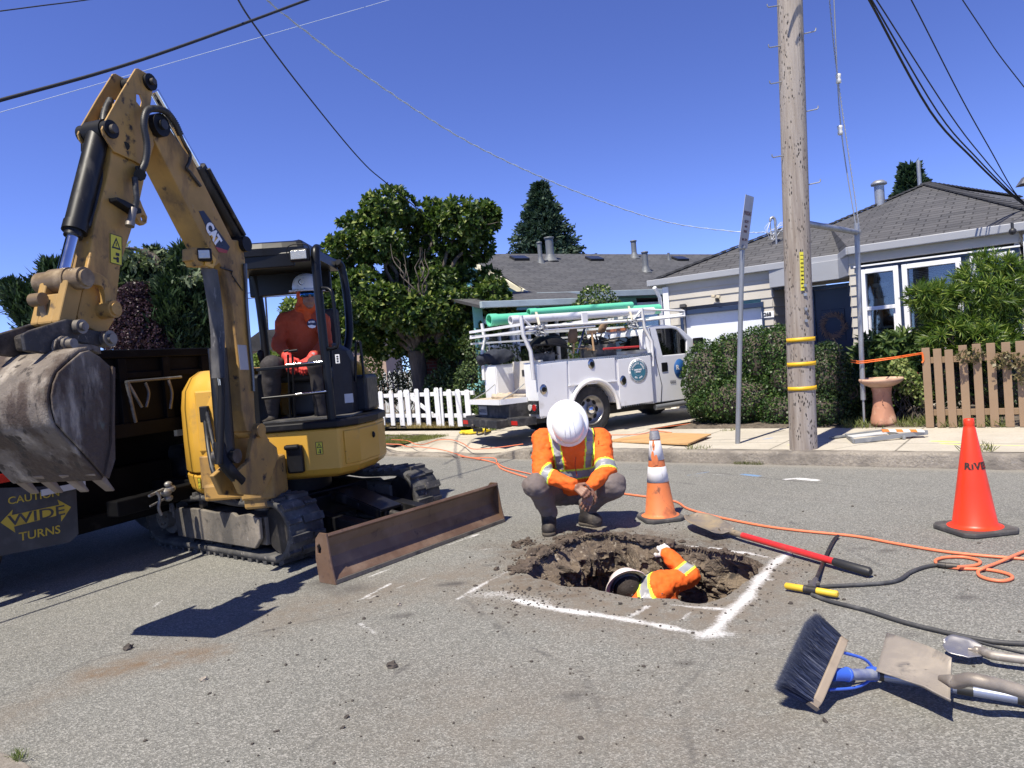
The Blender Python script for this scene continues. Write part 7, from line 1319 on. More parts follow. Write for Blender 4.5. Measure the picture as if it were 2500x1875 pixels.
# ================================================================ people
M_skin=mat('skin',(.235,.115,.07),.5,var=.08);M_hair=mat('hair',(.026,.018,.014),.7,bump=(120,.8,.01));
def cloth(name,c,sc=9,dk=.75):return mat(name,c,.85,layers=[(tuple(x*dk for x in c),4,.5,.75)],var=.06,vs=sc,bump=(14,.35,.02))
M_or=cloth('hi_vis_orange',(.86,.135,.012));M_or2=cloth('orange_shirt_shade',(.42,.065,.02));M_lime=mat('lime_tape',(.62,.85,.06),.7,var=.03);M_silver=mat('reflective_grey',(.27,.27,.29),.45,var=.08)  # second orange has the operator's canopy shade mixed into its colour
M_trou=cloth('work_trousers',(.155,.125,.115));M_trou2=cloth('dark_trousers',(.035,.030,.030));M_boot=mat('work_boot',(.028,.023,.020),.7,layers=[((.11,.09,.07),7,.55,.75)],bump=(30,.5,.01));M_sole=mat('boot_sole',(.07,.058,.045),.8)
M_hat=mat('hard_hat_white',(.80,.80,.80),.22,layers=[((.45,.42,.38),14,.68,.76)],var=.02,coat=.3)
def wr(P,amp,s=11,seed=1,ax=(1,1,1)):return amp*fbm(P*np.array(ax),s,3,seed)
def body(name,f,lo,hi,h,m,parent,mi=None,world=True):
 v,F=surf(f,lo,hi,h);me=npmesh(name,v,F)
 o=link(name,me,parent,m)
 if mi is not None:
  c=v[F].mean(1);nrm=np.cross(v[F[:,2]]-v[F[:,0]],v[F[:,3]]-v[F[:,1]]);k=mi(c,nrm/(np.linalg.norm(nrm,axis=1,keepdims=True)+1e-9));me.polygons.foreach_set('material_index',k.astype(np.int32))
 me.update();return o
def bounds(pts,pad):a=np.array([tuple(p)for p in pts]);return a.min(0)-pad,a.max(0)+pad
def hand_prims(w,d,n,curl=(.5,.7,.5),side=1,s=1.,spread=.0,thumb=.7):
 """w wrist, d direction of the fingers, n back-of-hand normal; side +1: thumb on +x"""
 w,d,n=Vector(w),Vector(d).normalized(),Vector(n);n=(n-d*n.dot(d)).normalized();x=d.cross(n)*side;pr=[]
 for o in(-.026,-.009,.009,.026):pr.append((w+x*o*.6*s+d*.01*s,w+d*.088*s+x*o*1.15*s,.0155*s,.0125*s))
 for i,(o,L)in enumerate(((.031,.072),(.0105,.080),(-.0105,.075),(-.030,.058))):
  p=w+d*.088*s+x*o*s;a=0;ln=(L*.45*s,L*.32*s,L*.27*s);rr=(.0098,.0088,.0080,.0070)
  for k in range(3):
   a+=curl[k]*(1+.12*i);dd=d*math.cos(a)-n*math.sin(a)+x*spread*(1.5-i)*.1;q=p+dd.normalized()*ln[k];pr.append((p,q,rr[k]*s,rr[k+1]*s));p=q
 p=w+x*.028*s+d*.018*s;q=p+(x*.75+d*.6-n*.25*thumb).normalized()*.042*s;r=q+(d*.85+x*.15-n*.6*thumb).normalized()*.032*s;t=r+(d*.8-x*.15-n*.7*thumb).normalized()*.025*s
 pr+=[(p,q,.0145*s,.0115*s),(q,r,.0110*s,.0095*s),(r,t,.0095*s,.0075*s)];return pr
def prim_sdf(pr,k=.008):
 def f(P):
  o=None
  for a,b,ra,rb in pr:e=cap(P,tuple(a),tuple(b),ra,rb);o=e if o is None else smin(o,e,k)
  return o
 return f
def merged(name,parts,m,parent):
 V_,F_,o=[],[],0
 for v,F in parts:V_.append(v);F_.append(F+o);o+=len(v)
 return link(name,npmesh(name,np.concatenate(V_),np.concatenate(F_)),parent,m)
def hard_hat(parent,c,up,fwd,s=1.,m=None,ribs=3,brim=.062):
 """full brim hat: c = centre of the brim plane"""
 y=Vector(fwd);M=frame(c,z=up,x=Vector(fwd));mb=MB(M);n=40;sx=1.14
 prof=[(.1295,.0),(.129,.03),(.124,.06),(.112,.088),(.092,.112),(.064,.130),(.032,.139),(.001,.142)]
 mb.lathe([(r*s,z*s)for r,z in prof],n=n,sx=sx,sy=.96)
 bp2=[(.1295,.004),(.142,.000),(.16,-.005),(.129+brim,-.012),(.131+brim,-.016),(.128+brim,-.019),(.16,-.012),(.1285,-.004),(.1265,.0)]
 mb.lathe([(r*s,z*s)for r,z in bp2],n=n,sx=1.10,sy=.97)
 inn=[(.1265,-.003),(.126,.03),(.12,.058),(.108,.085),(.088,.108),(.06,.126),(.03,.134),(.001,.137)];mb.lathe([(r*s,z*s)for r,z in inn[::-1]],n=n,sx=sx,sy=.96)
 for k in range(ribs):
  o=(k-(ribs-1)/2)*.034;pts=[]
  for i in range(15):
   a=R(22)+R(136)*i/14;xx=.129*math.cos(a)*sx;zz=.1435*math.sin(a)*math.sqrt(max(0,1-(o/.124)**2));pts.append(V(xx*math.sqrt(max(0,1-(o/.13)**2)),o*(1+.3*abs(math.cos(a))),zz)*s)
  mb.tube(pts,.0062*s,6)
 return mb.build('hard_hat',m or M_hat,parent)
def zm(x,y,Y):return D(1230+x*.2411,950+y*.2411,Y)
cw=thing('person','worker in white hard hat and orange hi-vis shirt crouching behind the hole','person',V(.42,6.0,0))
shL,shR=zm(400,520,6.02),zm(965,505,6.02);elL,elR=zm(385,860,5.80),zm(1035,815,5.80);wrL,wrR=zm(700,975,5.62),zm(888,985,5.66)
chest,belly=zm(690,600,6.02),zm(700,850,6.10);neck=zm(680,470,5.98);hip=zm(705,1010,6.22)
hipL,hipR=zm(560,1040,6.22),zm(860,1040,6.22);knL,knR=zm(325,975,5.74),zm(1110,975,5.76);anL,anR=zm(455,1300,5.90),zm(850,1245,6.02)
def f_shirt(P):
 d=ell(P,tuple(chest),(.225,.15,.20));d=smin(d,ell(P,tuple(belly),(.19,.16,.19)),.07);d=smin(d,cap(P,tuple(shL),tuple(shR),.085),.06);d=smin(d,ell(P,tuple(neck+V(0,.03,0)),(.085,.09,.07)),.05)
 for a,b,c in((shL,elL,wrL),(shR,elR,wrR)):e=cap(P,tuple(a),tuple(b),.093,.076);e=smin(e,cap(P,tuple(b),tuple(c),.073,.047),.03);d=smin(d,e,.022)
 Q=P+.02*np.stack([fbm(P,6,2,3),fbm(P,6,2,5),fbm(P,6,2,7)],1)
 return d+.010*fbm(Q*np.array([1,1,1.7]),12,3,1)+.008*np.abs(fbm(Q*np.array([1,1,1.4]),24,2,4))-.003
lo,hi=bounds((shL,shR,elL,elR,wrL,wrR,chest,belly,hip),.24);A1,B1,E1=map(lambda p:np.array(tuple(p)),(elL,wrL,shL));A2,B2,E2=map(lambda p:np.array(tuple(p)),(elR,wrR,shR))
def proj(c,a,b):ba=b-a;return((c-a)@ba)/(ba@ba),np.linalg.norm(c-a-np.clip(((c-a)@ba)/(ba@ba),-.2,1.2)[:,None]*ba,axis=1),np.linalg.norm(ba)
def mi_shirt(c,n):
 k=np.zeros(len(c),int);zc,zb_=chest.z,belly.z
 def band(mask,d,w,wl):
  k[mask&(np.abs(d)<w+wl)]=1;k[mask&(np.abs(d)<w)]=2
 t1,r1,L1=proj(c,A1,B1);t2,r2,L2=proj(c,E2,A2);tu1,ru1,_=proj(c,E1,A1);tf2,rf2,_=proj(c,A2,B2);arm=(np.minimum(np.minimum(t1*0+r1,ru1),np.minimum(r2,rf2))<.11)&(np.abs(c[:,0]-chest.x)>.17)
 tor=(~arm)&(c[:,1]<9)
 for sgn in(-1,1):xb=chest.x+sgn*(.145-.03*np.clip((zc+.12-c[:,2])/.25,0,1));m_=(~(((r1<.10)&(t1>0))|(((rf2<.10)&(tf2>0)))))&(c[:,2]>zc-.155)&(np.abs(c[:,0]-chest.x)<.21);band(m_,c[:,0]-xb,.026,.012)
 m_=(np.abs(c[:,0]-chest.x)<.20)&~(r1<.085)&~(rf2<.085)&~(ru1<.1)&~(r2<.1);band(m_,c[:,2]-(zb_+.015),.030,.013)
 band((r1<.11)&(np.abs(c[:,0]-chest.x)>.08),(t1-.22)*L1,.027,.015);band((r2<.12)&(c[:,0]-chest.x>.10),(t2-.93)*L2,.030,.016)
 return k
shirt=body('shirt',f_shirt,lo,hi,.0085,[M_or,M_lime,M_silver],cw,mi_shirt)
def f_tr(P):
 d=ell(P,tuple(hip),(.20,.17,.13))
 for a,b,c,s_ in((hipL,knL,anL,0),(hipR,knR,anR,1)):e=cap(P,tuple(a),tuple(b),.115,.092);e=smin(e,cap(P,tuple(b),tuple(Vector(c)+V(0,0,.05)),.088,.072),.04);d=smin(d,e,.035)
 Q=P+.02*np.stack([fbm(P,5,2,13),fbm(P,5,2,15),fbm(P,5,2,17)],1);return d+.011*fbm(Q*np.array([1,1,1.6]),10,3,11)+.008*np.abs(fbm(Q*np.array([1,1,1.5]),20,2,14))-.003
lo,hi=bounds((hip,hipL,hipR,knL,knR,anL,anR),.2);lo[2]=.09;body('trousers',f_tr,lo,hi,.010,M_trou,cw)
def boot(an,toe,parent,m=M_boot,sc=1.):
 an,toe=Vector(an),Vector(toe);d=(toe-an);d.z=0;d.normalize();heel=V(an.x,an.y,.05)-d*.045;tz_=V(toe.x,toe.y,.05)
 def f(P):
  e=cap(P,tuple(V(an.x,an.y,an.z+.02)),tuple(V(an.x,an.y,.10)),.064*sc,.060*sc);e=smin(e,cap(P,tuple(heel),tuple(heel+d*.12),.048*sc,.052*sc),.04);e=smin(e,cap(P,tuple(heel+d*.12),tuple(tz_-d*.04),.05*sc,.050*sc),.03);return np.maximum(e,.0-(P[:,2]-.012))+.002*fbm(P,25,2,9)
 lo,hi=bounds((an,heel,tz_),.09);lo[2]=-.01;b=body('boot',f,lo,hi,.008,m,parent)
 def fs(P):e=np.minimum(cap(P,tuple(heel+V(0,0,-.03)),tuple(heel+d*.1+V(0,0,-.03)),.052*sc,.05*sc),cap(P,tuple(heel+d*.1+V(0,0,-.03)),tuple(tz_-d*.04+V(0,0,-.03)),.05*sc,.056*sc));return np.maximum(np.maximum(e,P[:,2]-.028),-(P[:,2]-.001))
 body('sole',fs,lo,hi,.008,M_sole,b);return b
boot(anL,G(1230+455*.2411,950+1500*.2411,.0)+V(0,.02,0),cw);boot(anR,G(1230+965*.2411,950+1400*.2411,.0)+V(0,.02,0),cw)
hd=zm(650,400,5.86);hax=V(-.03,-.965,-.12).normalized();hfw=V(.10,-.10,-1).normalized()
def f_head(P):d=ell(P,tuple(hd),(.078,.10,.095));d=smin(d,cap(P,tuple(hd),tuple(neck),.055,.062),.03);d=smin(d,ell(P,tuple(hd+hfw*.085+hax*-.03),(.035,.04,.05)),.02);return d
lo,hi=bounds((hd,neck),.16);parts=[surf(f_head,lo,hi,.01)]
def f_tor(P):d=ell(P,tuple(chest+V(0,.01,0)),(.16,.10,.15));d=smin(d,cap(P,tuple(neck),tuple(chest),.05,.08),.03);
parts.append(surf(lambda P:smin(ell(P,tuple(chest+V(0,.02,0)),(.16,.10,.15)),cap(P,tuple(neck),tuple(chest),.05,.08),.03),*bounds((neck,chest),.2),.02))
h1=hand_prims(wrL+(wrL-elL).normalized()*.02,(zm(830,1060,5.56)-wrL),V(-.15,-.75,.65),(.55,.8,.6),-1,1.0);h1.append((elL.lerp(wrL,.85),wrL+(wrL-elL).normalized()*.03,.036,.026))
h2=hand_prims(wrR+(wrR-elR).normalized()*.02+V(0,-.01,-.01),(zm(828,1200,5.60)-wrR),V(.2,-.9,.25),(.12,.25,.2),-1,1.0,spread=.5);h2.append((elR.lerp(wrR,.85),wrR+(wrR-elR).normalized()*.02+V(0,0,-.01),.036,.028))
for h in(h1,h2):lo,hi=bounds([p for q in h for p in q[:2]],.03);parts.append(surf(prim_sdf(h),lo,hi,.0042))
parts.append(surf(prim_sdf([(shL,shR,.05,.05),(shL,elL,.05,.042),(elL,wrL,.042,.03),(shR,elR,.05,.042),(elR,wrR,.042,.03)],.02),*bounds((shL,shR,elL,elR,wrL,wrR),.07),.016))
merged('body',parts,M_skin,cw)
def f_hair(P):return np.maximum(ell(P,tuple(hd+V(0,.005,.012)),(.084,.10,.10)),(P-np.array(tuple(hd)))@np.array(tuple(hfw))-.02)
body('hair',f_hair,*bounds((hd,),.12),.012,M_hair,cw)
hard_hat(cw,zm(648,350,5.845),hax,hfw,1.03,ribs=3,brim=.036)
c=zm(330,655,5.93);text('lettering','ALEX',frame(c+V(-.012,-.012,0),x=V(.86,-.5,-.22),y=V(.05,0,1)),.042,M_boot,cw,bold=.001)
hose([zm(905,370,5.84),zm(915,420,5.83),zm(925,480,5.85)],.004,'cord',cw,M_boot);hose([zm(730,690,5.85),zm(722,780,5.87),zm(742,880,5.88)],.004,'seam',cw,M_or2)
def zo(x,y,Y):return D(600+x*.15068,650+y*.15068,Y)
def z3o(x,y,Y):return D(*Z3(x,y),Y)
op=thing('person','operator in hard hat, blue sunglasses and shade-darkened orange shirt seated in the excavator','person',V(-1.8,6.6,1.46))
sL,sR=zo(625,860,6.60),zo(1240,880,6.60);eL,eR=zo(535,1280,6.46),zo(1300,1250,6.46);wL,wR=zo(690,1490,6.28),zo(1060,1490,6.28);ch=zo(930,1020,6.60);bl=zo(920,1350,6.62);nk=zo(960,700,6.58);hc0=zo(1000,480,6.53);hp=z3o(1040,960,6.62)
kL,kR=z3o(868,950,6.20),z3o(1180,945,6.20);aL,aR=z3o(860,1250,6.30),z3o(1215,1250,6.30)
def f_os(P):
 d=ell(P,tuple(ch),(.165,.12,.21));d=smin(d,ell(P,tuple(bl),(.145,.12,.17)),.06);d=smin(d,cap(P,tuple(sL),tuple(sR),.07),.04);d=smin(d,cap(P,tuple(nk),tuple(ch),.062,.09),.04)
 for a,b,c in((sL,eL,wL),(sR,eR,wR)):e=cap(P,tuple(a),tuple(b),.070,.056);e=smin(e,cap(P,tuple(b),tuple(c),.056,.040),.03);d=smin(d,e,.010)
 return d+.009*fbm(P*np.array([1,1,1.6]),12,3,31)+.005*np.abs(fbm(P,26,2,34))
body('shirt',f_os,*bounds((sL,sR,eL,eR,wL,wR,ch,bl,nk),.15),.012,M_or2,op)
def f_ot(P):
 d=ell(P,tuple(hp),(.17,.16,.11))
 for o,b,c in((V(-.09,0,0),kL,aL),(V(.09,0,0),kR,aR)):e=cap(P,tuple(hp+o),tuple(b),.10,.082);e=smin(e,cap(P,tuple(b),tuple(c),.08,.07),.04);d=smin(d,e,.02)
 return d+.008*fbm(P,11,3,41)
body('trousers',f_ot,*bounds((hp,kL,kR,aL,aR),.19),.014,M_trou2,op)
for a in(aL,aR):
 def fb(P,a=a):return np.maximum(smin(cap(P,tuple(a),tuple(a-V(0,0,.08)),.055,.055),cap(P,tuple(a-V(0,0,.10)),tuple(a+V(0,-.17,-.11)),.048,.045),.03),-(P[:,2]-1.062))
 body('boot',fb,*bounds((a,a+V(0,-.2,-.12)),.1),.012,M_boot,op)
fw=V(.42,-.9,-.06).normalized();rt_=fw.cross(V(0,0,1)).normalized();upv=rt_.cross(fw)
def f_oh(P):
 T=lambda a,b,c:tuple(hc0+rt_*a+fw*b+upv*c);rot=np.array([tuple(rt_),tuple(fw),tuple(upv)]).T
 d=ell(P,T(0,-.01,.03),(.074,.095,.092),rot);d=smin(d,ell(P,T(0,.035,-.045),(.055,.06,.072),rot),.03);d=smin(d,cap(P,T(0,.10,.012),T(0,.118,-.022),.009,.014),.012);d=smin(d,ell(P,T(0,.088,-.055),(.026,.014,.007),rot),.006);d=smin(d,ell(P,T(0,.085,-.071),(.022,.013,.008),rot),.006);d=smin(d,ell(P,T(0,.07,-.098),(.026,.025,.018),rot),.015)
 for s_ in(-1,1):d=smin(d,ell(P,T(s_*.074,-.005,-.01),(.008,.022,.032),rot),.008);d=smin(d,ell(P,T(s_*.03,.078,.022),(.02,.014,.008),rot),.01)
 d=smin(d,cap(P,T(0,-.02,-.06),tuple(nk),.052,.056),.03);return d
parts=[surf(f_oh,*bounds((hc0,nk),.14),.0065),surf(lambda P:cap(P,tuple(nk),tuple(ch),.05,.10),*bounds((nk,ch),.14),.025)]
merged('body',parts,M_skin,op)
def f_hood(P):
 rot=np.array([tuple(rt_),tuple(fw),tuple(upv)]).T;T=lambda a,b,c:tuple(hc0+rt_*a+fw*b+upv*c);d=ell(P,T(0,-.015,-.0),(.09,.10,.13),rot);d=smin(d,cap(P,T(0,.0,-.10),tuple(nk),.068,.09),.03)
 d=np.maximum(d,-ell(P,T(0,.10,-.012),(.060,.10,.088),rot));d=smin(d,cap(P,tuple(nk+fw*.075-V(0,0,.01)),tuple(nk+fw*.10-V(0,0,.085)),.022,.030),.02);d=smin(d,cap(P,tuple(nk+fw*.08-V(0,0,.01)),tuple(nk+fw*.09+rt_*.06+V(0,0,.01)),.018,.022),.015);return d+.004*fbm(P,22,2,51)
body('neck_scarf',f_hood,*bounds((hc0,nk),.19),.009,cloth('scarf_orange',(.60,.085,.012)),op)
T=lambda a,b,c:hc0+rt_*a+fw*b+upv*c
gl=MB();n=10;vs=[]
for i in range(n+1):a=-1.15+2.3*i/n;p=T(.078*math.sin(a),.030+.078*math.cos(a),.012);vs+=[p+upv*.022,p-upv*(.024-.010*(abs(a)<.2))]
gl.add(vs,[(2*i,2*i+1,2*i+3,2*i+2)for i in range(n)],sm=True);o=gl.build('sunglasses',mat('mirror_lens',(.02,.10,.30),.08,.9),op);so=o.modifiers.new('s','SOLIDIFY');so.thickness=.004
hh=hard_hat(op,hc0+V(0,0,.055)-fw*.0,upv,fw,1.0,mat('hard_hat_stickered',(.62,.61,.58),.3,layers=[((.05,.14,.42),16,.60,.64),((.25,.23,.20),22,.66,.72)],var=.05),0,brim=.028)
p=hc0+V(0,0,.055)+fw*.105+rt_*.055+upv*.055;mb=MB(frame(p,z=(fw+rt_*.45+upv*.4),x=rt_));mb.lathe([(.001,.012),(.030,.010),(.036,.0)],n=20);hb_=mb.build('sticker',M_white,hh);mb=MB(frame(p,z=(fw+rt_*.45+upv*.4),x=rt_));mb.lathe([(.022,.0125),(.030,.0115)],n=20);mb.box((0,0,.0135),(.012,.018,.002));mb.build('sticker_ring',M_blk,hb_)if False else mb.build('sticker_ring',M_blk,hh)
gm=mat('red_glove',(.60,.05,.035),.7,layers=[((.30,.30,.30),12,.62,.68)],var=.1);parts=[]
for w_,e_,sd_,tgt_ in((wL,eL,-1,V(.35,-.75,-.55)),(wR,eR,1,V(-.35,-.75,-.55))):h=hand_prims(w_,tgt_,V(0,-.5,.85),(.45,.6,.5),sd_,1.15);h.append((e_.lerp(w_,.85),w_,.045,.038));parts.append(surf(prim_sdf(h),*bounds([p for q in h for p in q[:2]],.05),.006))
for v,F in parts:link('glove',npmesh('glove',v,F),op,gm)
c=zo(1070,930,6.47);mb=MB(frame(c,x=V(1,.1,0),y=V(0,0,1)));mb.lathe([(.001,.001),(.040,.001),(.041,-.002)],n=24,sy=1.0);lg=mb.build('shirt_badge',mat('badge_dark',(.02,.03,.08),.6),op);mb=MB(frame(c+V(0,-.003,-.014),x=V(1,.1,0),y=V(0,0,1)));plate(mb,[(-.036,.0),(.0,.004),(.036,-.008),(.026,-.022),(0,-.027),(-.024,-.018)],0,.001,Matrix.Identity(4));mb.build('badge_swoosh',M_white,lg);text('lettering','RIVER',frame(c+V(0,-.003,.014),x=V(1,.1,0),y=V(0,0,1)),.022,M_white,lg,bold=.001)
def zh(x,y,Y):return D(*crop(x,y),Y)
hw=thing('person','worker down in the hole, gloved hand gripping the far rim','person',V(1.05,4.95,-1.2))
hs_,he,hwr,hhd=zh(1235,455,4.88),zh(1432,385,4.98),zh(1298,255,5.08),zh(1058,450,4.92);hch=zh(1200,560,4.90);hsl=zh(1085,540,5.02);hnk=zh(1090,490,4.92);hpv=V(1.0,5.0,-.72)
def f_hs(P):
 d=ell(P,tuple(hch),(.19,.13,.14));d=smin(d,cap(P,tuple(hch),tuple(hpv),.15,.13),.06);d=smin(d,cap(P,tuple(hs_),tuple(hsl),.082),.05);e=cap(P,tuple(hs_),tuple(he),.098,.070);e=smin(e,cap(P,tuple(he),tuple(hwr),.066,.050),.025);d=smin(d,e,.03)
 e=smin(cap(P,tuple(hsl),tuple(hsl+V(-.1,.12,-.3)),.08,.065),cap(P,tuple(hsl+V(-.1,.12,-.3)),tuple(hsl+V(.1,.2,-.5)),.062,.045),.03);d=smin(d,e,.03)
 return d+.009*fbm(P*np.array([1,1,1.4]),12,3,61)+.008*np.abs(fbm(P,22,2,64))-.002
lo,hi=bounds((hs_,he,hwr,hch,hsl,hpv,hsl+V(-.1,.12,-.3)),.17);HE,HW_,HS,HL=map(lambda p:np.array(tuple(p)),(he,hwr,hs_,hsl))
def mi_h(c,n):
 k=np.zeros(len(c),int);t,r,L=proj(c,HE,HW_);b=(r<.1)
 d=(t-.22)*L;k[b&(np.abs(d)<.042)]=1;k[b&(np.abs(d)<.026)]=2
 dr_=np.array(tuple((hs_-hsl).normalized()));t3=(c-np.array(tuple(zh(1200,470,4.85))))@dr_;b=(r>.12)&(c[:,2]>hch.z-.3);k[b&(np.abs(t3)<.046)]=1;k[b&(np.abs(t3)<.028)]=2;return k
body('shirt',f_hs,lo,hi,.0085,[M_or,M_lime,M_silver],hw,mi_h)
def f_hh(P):d=ell(P,tuple(hhd),(.082,.095,.10));return smin(d,cap(P,tuple(hhd),tuple(hnk),.055,.06),.03)
gp_=hand_prims(hwr+V(0,.0,.0),(zh(1262,180,5.22)-hwr),V(-.3,-.75,.6),(.5,.8,.6),-1,1.12);gp_.append((hwr-(hwr-he).normalized()*.02,hwr+(zh(1262,180,5.22)-hwr).normalized()*.03,.045,.036))
parts=[surf(prim_sdf([(hsl,hs_,.05,.05),(hs_,he,.05,.042),(he,hwr,.042,.033)],.02),*bounds((hs_,hsl,he,hwr),.07),.016),surf(f_hh,*bounds((hhd,hnk),.13),.010),surf(lambda P:cap(P,tuple(hnk),tuple(hch),.05,.10),*bounds((hnk,hch),.13),.025)];merged('body',parts,M_skin,hw)
v,F=surf(prim_sdf(gp_),*bounds([p for q in gp_ for p in q[:2]],.05),.0048);link('glove',npmesh('glove',v,F),hw,mat('white_glove',(.62,.58,.56),.8,layers=[((.35,.31,.28),8,.55,.7)],bump=(40,.3,.005)))
hup=V(-.10,.93,.26).normalized()
body('hair',lambda P:np.maximum(ell(P,tuple(hhd+V(0,-.004,.004)),(.088,.10,.104)),-cap(P,tuple(hnk),tuple(hnk-V(0,0,.2)),.06,.06))+.003*fbm(P,30,2,71),*bounds((hhd,),.13),.011,M_hair,hw)
hard_hat(hw,hhd+hup*-.002,hup,V(-.1,-.5,.8),.97,mat('hard_hat_pinkish',(.70,.60,.57),.35),0,brim=.03)
mb=MB(frame(hhd+hup*.03,z=hup,x=V(-.1,-.5,.8)));mb.lathe([(.100,-.035),(.104,-.012)],n=26,sx=1.1,sy=.95);o=mb.build('head_band',mat('band_grey',(.2,.2,.2),.6),hw)
def f_ht(P):
 d=ell(P,tuple(hpv),(.17,.15,.14))
 for s_ in(-1,1):a=hpv+V(s_*.1,0,0);k=a+V(s_*.10,-.22,-.12);e=V(k.x,k.y+.15,-1.24);d=smin(d,smin(cap(P,tuple(a),tuple(k),.10,.085),cap(P,tuple(k),tuple(e),.08,.065),.03),.03)
 return d+.008*fbm(P,11,3,81)
body('trousers',f_ht,hpv-V(.4,.45,.66),hpv+V(.4,.35,.25),.02,M_trou,hw)
for s_ in(-1,1):e=hpv+V(s_*.20,-.07,0);e.z=-1.25;body('boot',lambda P,e=e:cap(P,tuple(e+V(0,.03,0)),tuple(e+V(0,-.16,-.03)),.06,.05),*bounds((e,e+V(0,-.2,-.05)),.1),.016,M_boot,hw)
# ================================================================ utility pole, sign post, guy, wires
def pole_mat():
 m,n,l,b=nt('weathered_pole');tc=n.new('ShaderNodeTexCoord');co=tc.outputs['Object']
 def mp(s):x=n.new('ShaderNodeMapping');x.inputs['Scale'].default_value=s;l.new(co,x.inputs[0]);return x.outputs[0]
 g=tex_noise(n,l,mp((1,1,.06)),26,6,.7);g2=tex_noise(n,l,mp((1,1,.12)),5,4,.6);sp=n.new('ShaderNodeTexVoronoi');sp.inputs['Scale'].default_value=52;l.new(mp((1,1,.30)),sp.inputs['Vector'])
 c=mixc(n,l,ramp(n,l,g,.3,.7),(.17,.13,.10),(.36,.315,.265));c=mixc(n,l,ramp(n,l,g2,.4,.65,0,.6),c,(.36,.33,.31));k=ramp(n,l,sp.outputs['Distance'],.34,.22);q=tex_noise(n,l,mp((1,1,.4)),9,3);k=mth(n,l,'MULTIPLY',k,ramp(n,l,q,.48,.56));c=mixc(n,l,k,c,(.025,.02,.016))
 l.new(c,b.inputs['Base Color']);b.inputs['Roughness'].default_value=.9;bp=n.new('ShaderNodeBump');bp.inputs['Strength'].default_value=.9;bp.inputs['Distance'].default_value=.012;l.new(mth(n,l,'SUBTRACT',g,mth(n,l,'MULTIPLY',k,.6)),bp.inputs['Height']);l.new(bp.outputs[0],b.inputs['Normal']);return m
pb_c=G(1973,1100,.14);pbase=V(pb_c.x,pb_c.y+.13,.14);Yp=pbase.y;PT0=D(1928,0,Yp);ptop=pbase+(PT0-pbase)*1.9;r0_,r1_=.150,.118;pd=(ptop-pbase).normalized()
up=thing('utility_pole','weathered wooden utility pole with yellow bands and metal climbing steps','pole',pbase)
mb=MB();npt=26;vs=[];K=26
for i in range(npt+1):
 t=i/npt;c=pbase.lerp(ptop,t)-V(0,0,.1)*(i==0);r=r0_+(r1_-r0_)*t
 for k in range(K):a=2*math.pi*k/K;rr=r*(1+.035*mnoise.noise(V(math.cos(a)*2,math.sin(a)*2,c.z*.6))+.02*mnoise.noise(V(math.cos(a)*7,math.sin(a)*7,c.z*.8)));vs.append(c+V(rr*math.cos(a),rr*math.sin(a),0))
mb.add(vs,[(i*K+k,i*K+(k+1)%K,(i+1)*K+(k+1)%K,(i+1)*K+k)for i in range(npt)for k in range(K)],sm=True);mb.build('shaft',pole_mat(),up)
def pole_at(py):
 lo,hi=pbase.copy(),ptop.copy()
 for _ in range(40):
  m=(lo+hi)/2;q=CM.transposed()@(m-V(0,0,CAMH));y=937.5-FPX*q.y/-q.z
  if y>py:lo=m
  else:hi=m
 return(lo+hi)/2
M_band=mat('yellow_band',(.72,.42,.012),.5,var=.05)
for py in(829,888,947):
 c=pole_at(py);r=r0_+.004;mb=MB(frame(c,z=pd,x=V(1,0,0)));mb.lathe([(r,-.02),(r+.004,-.02),(r+.004,.02),(r,.02)],n=30,ang=R(200))if False else mb.lathe([(r-.002,-.022),(r+.004,-.022),(r+.004,.022),(r-.002,.022)],Matrix.Rotation(R(-178),4,'Z'),n=26,ang=R(200));mb.build('band',M_band,up)
for px,py,sd_ in((1868,8,-1),(1985,82,1),(1873,106,-1),(1876,194,-1),(1990,271,1),(1884,373,-1),(1994,449,1)):
 c=pole_at(py+6);a=c+V(sd_*.12,-.03,0);b=a+V(sd_*.13,-.01,.015 if sd_>0 else-.015);mb=MB();mb.tube([a,b,b+V(sd_*.012,0,.010),b+V(sd_*.014,0,.035)],.007,7);mb.build('climbing_step',M_galv,up)
c=pole_at(666);fz=frame(c+V(-.02,-(r0_+.008),0)+V(.0,0,0),x=V(1,0,0),z=V(0,-1,0))@Matrix.Rotation(math.atan2(pd.x,pd.z)*-1,4,'Z');mb=MB(fz);mb.bx((-.020,-.21,0),(.020,.21,.003));nt_=mb.build('number_tag',M_lab,up)
for i,chh in enumerate('110058469'):text('lettering',chh,fz@Matrix.Translation((0,.175-.044*i,.004))@Matrix.Rotation(R(-90),4,'Z'),.042,M_blk,nt_,bold=.001)
for py in(700,722,757,785):c=pole_at(py)+V(.01,-(r0_+.004),0);mb=MB();mb.cyl(c,c-V(0,.012,0),.018,n=14)if py!=722 else mb.box(c,(.035,.012,.03));mb.build('tag',M_galv,up)
sb_=G(1800,1084,.14);sgt=D(1816,500,sb_.y);sg=thing('parking_sign','narrow street sign seen nearly edge-on atop a grey steel post','sign',sb_)
mb=MB();pc=D(1812,606,sb_.y);mb.cyl(sb_-V(0,0,.05),pc,.030,n=16);mb.lathe([(.034,-.02),(.05,.0),(.034,.03),(.001,.045)],Matrix.Translation(pc),16);mb.build('post',mat('galv_post',(.27,.28,.29),.45,.5),sg)
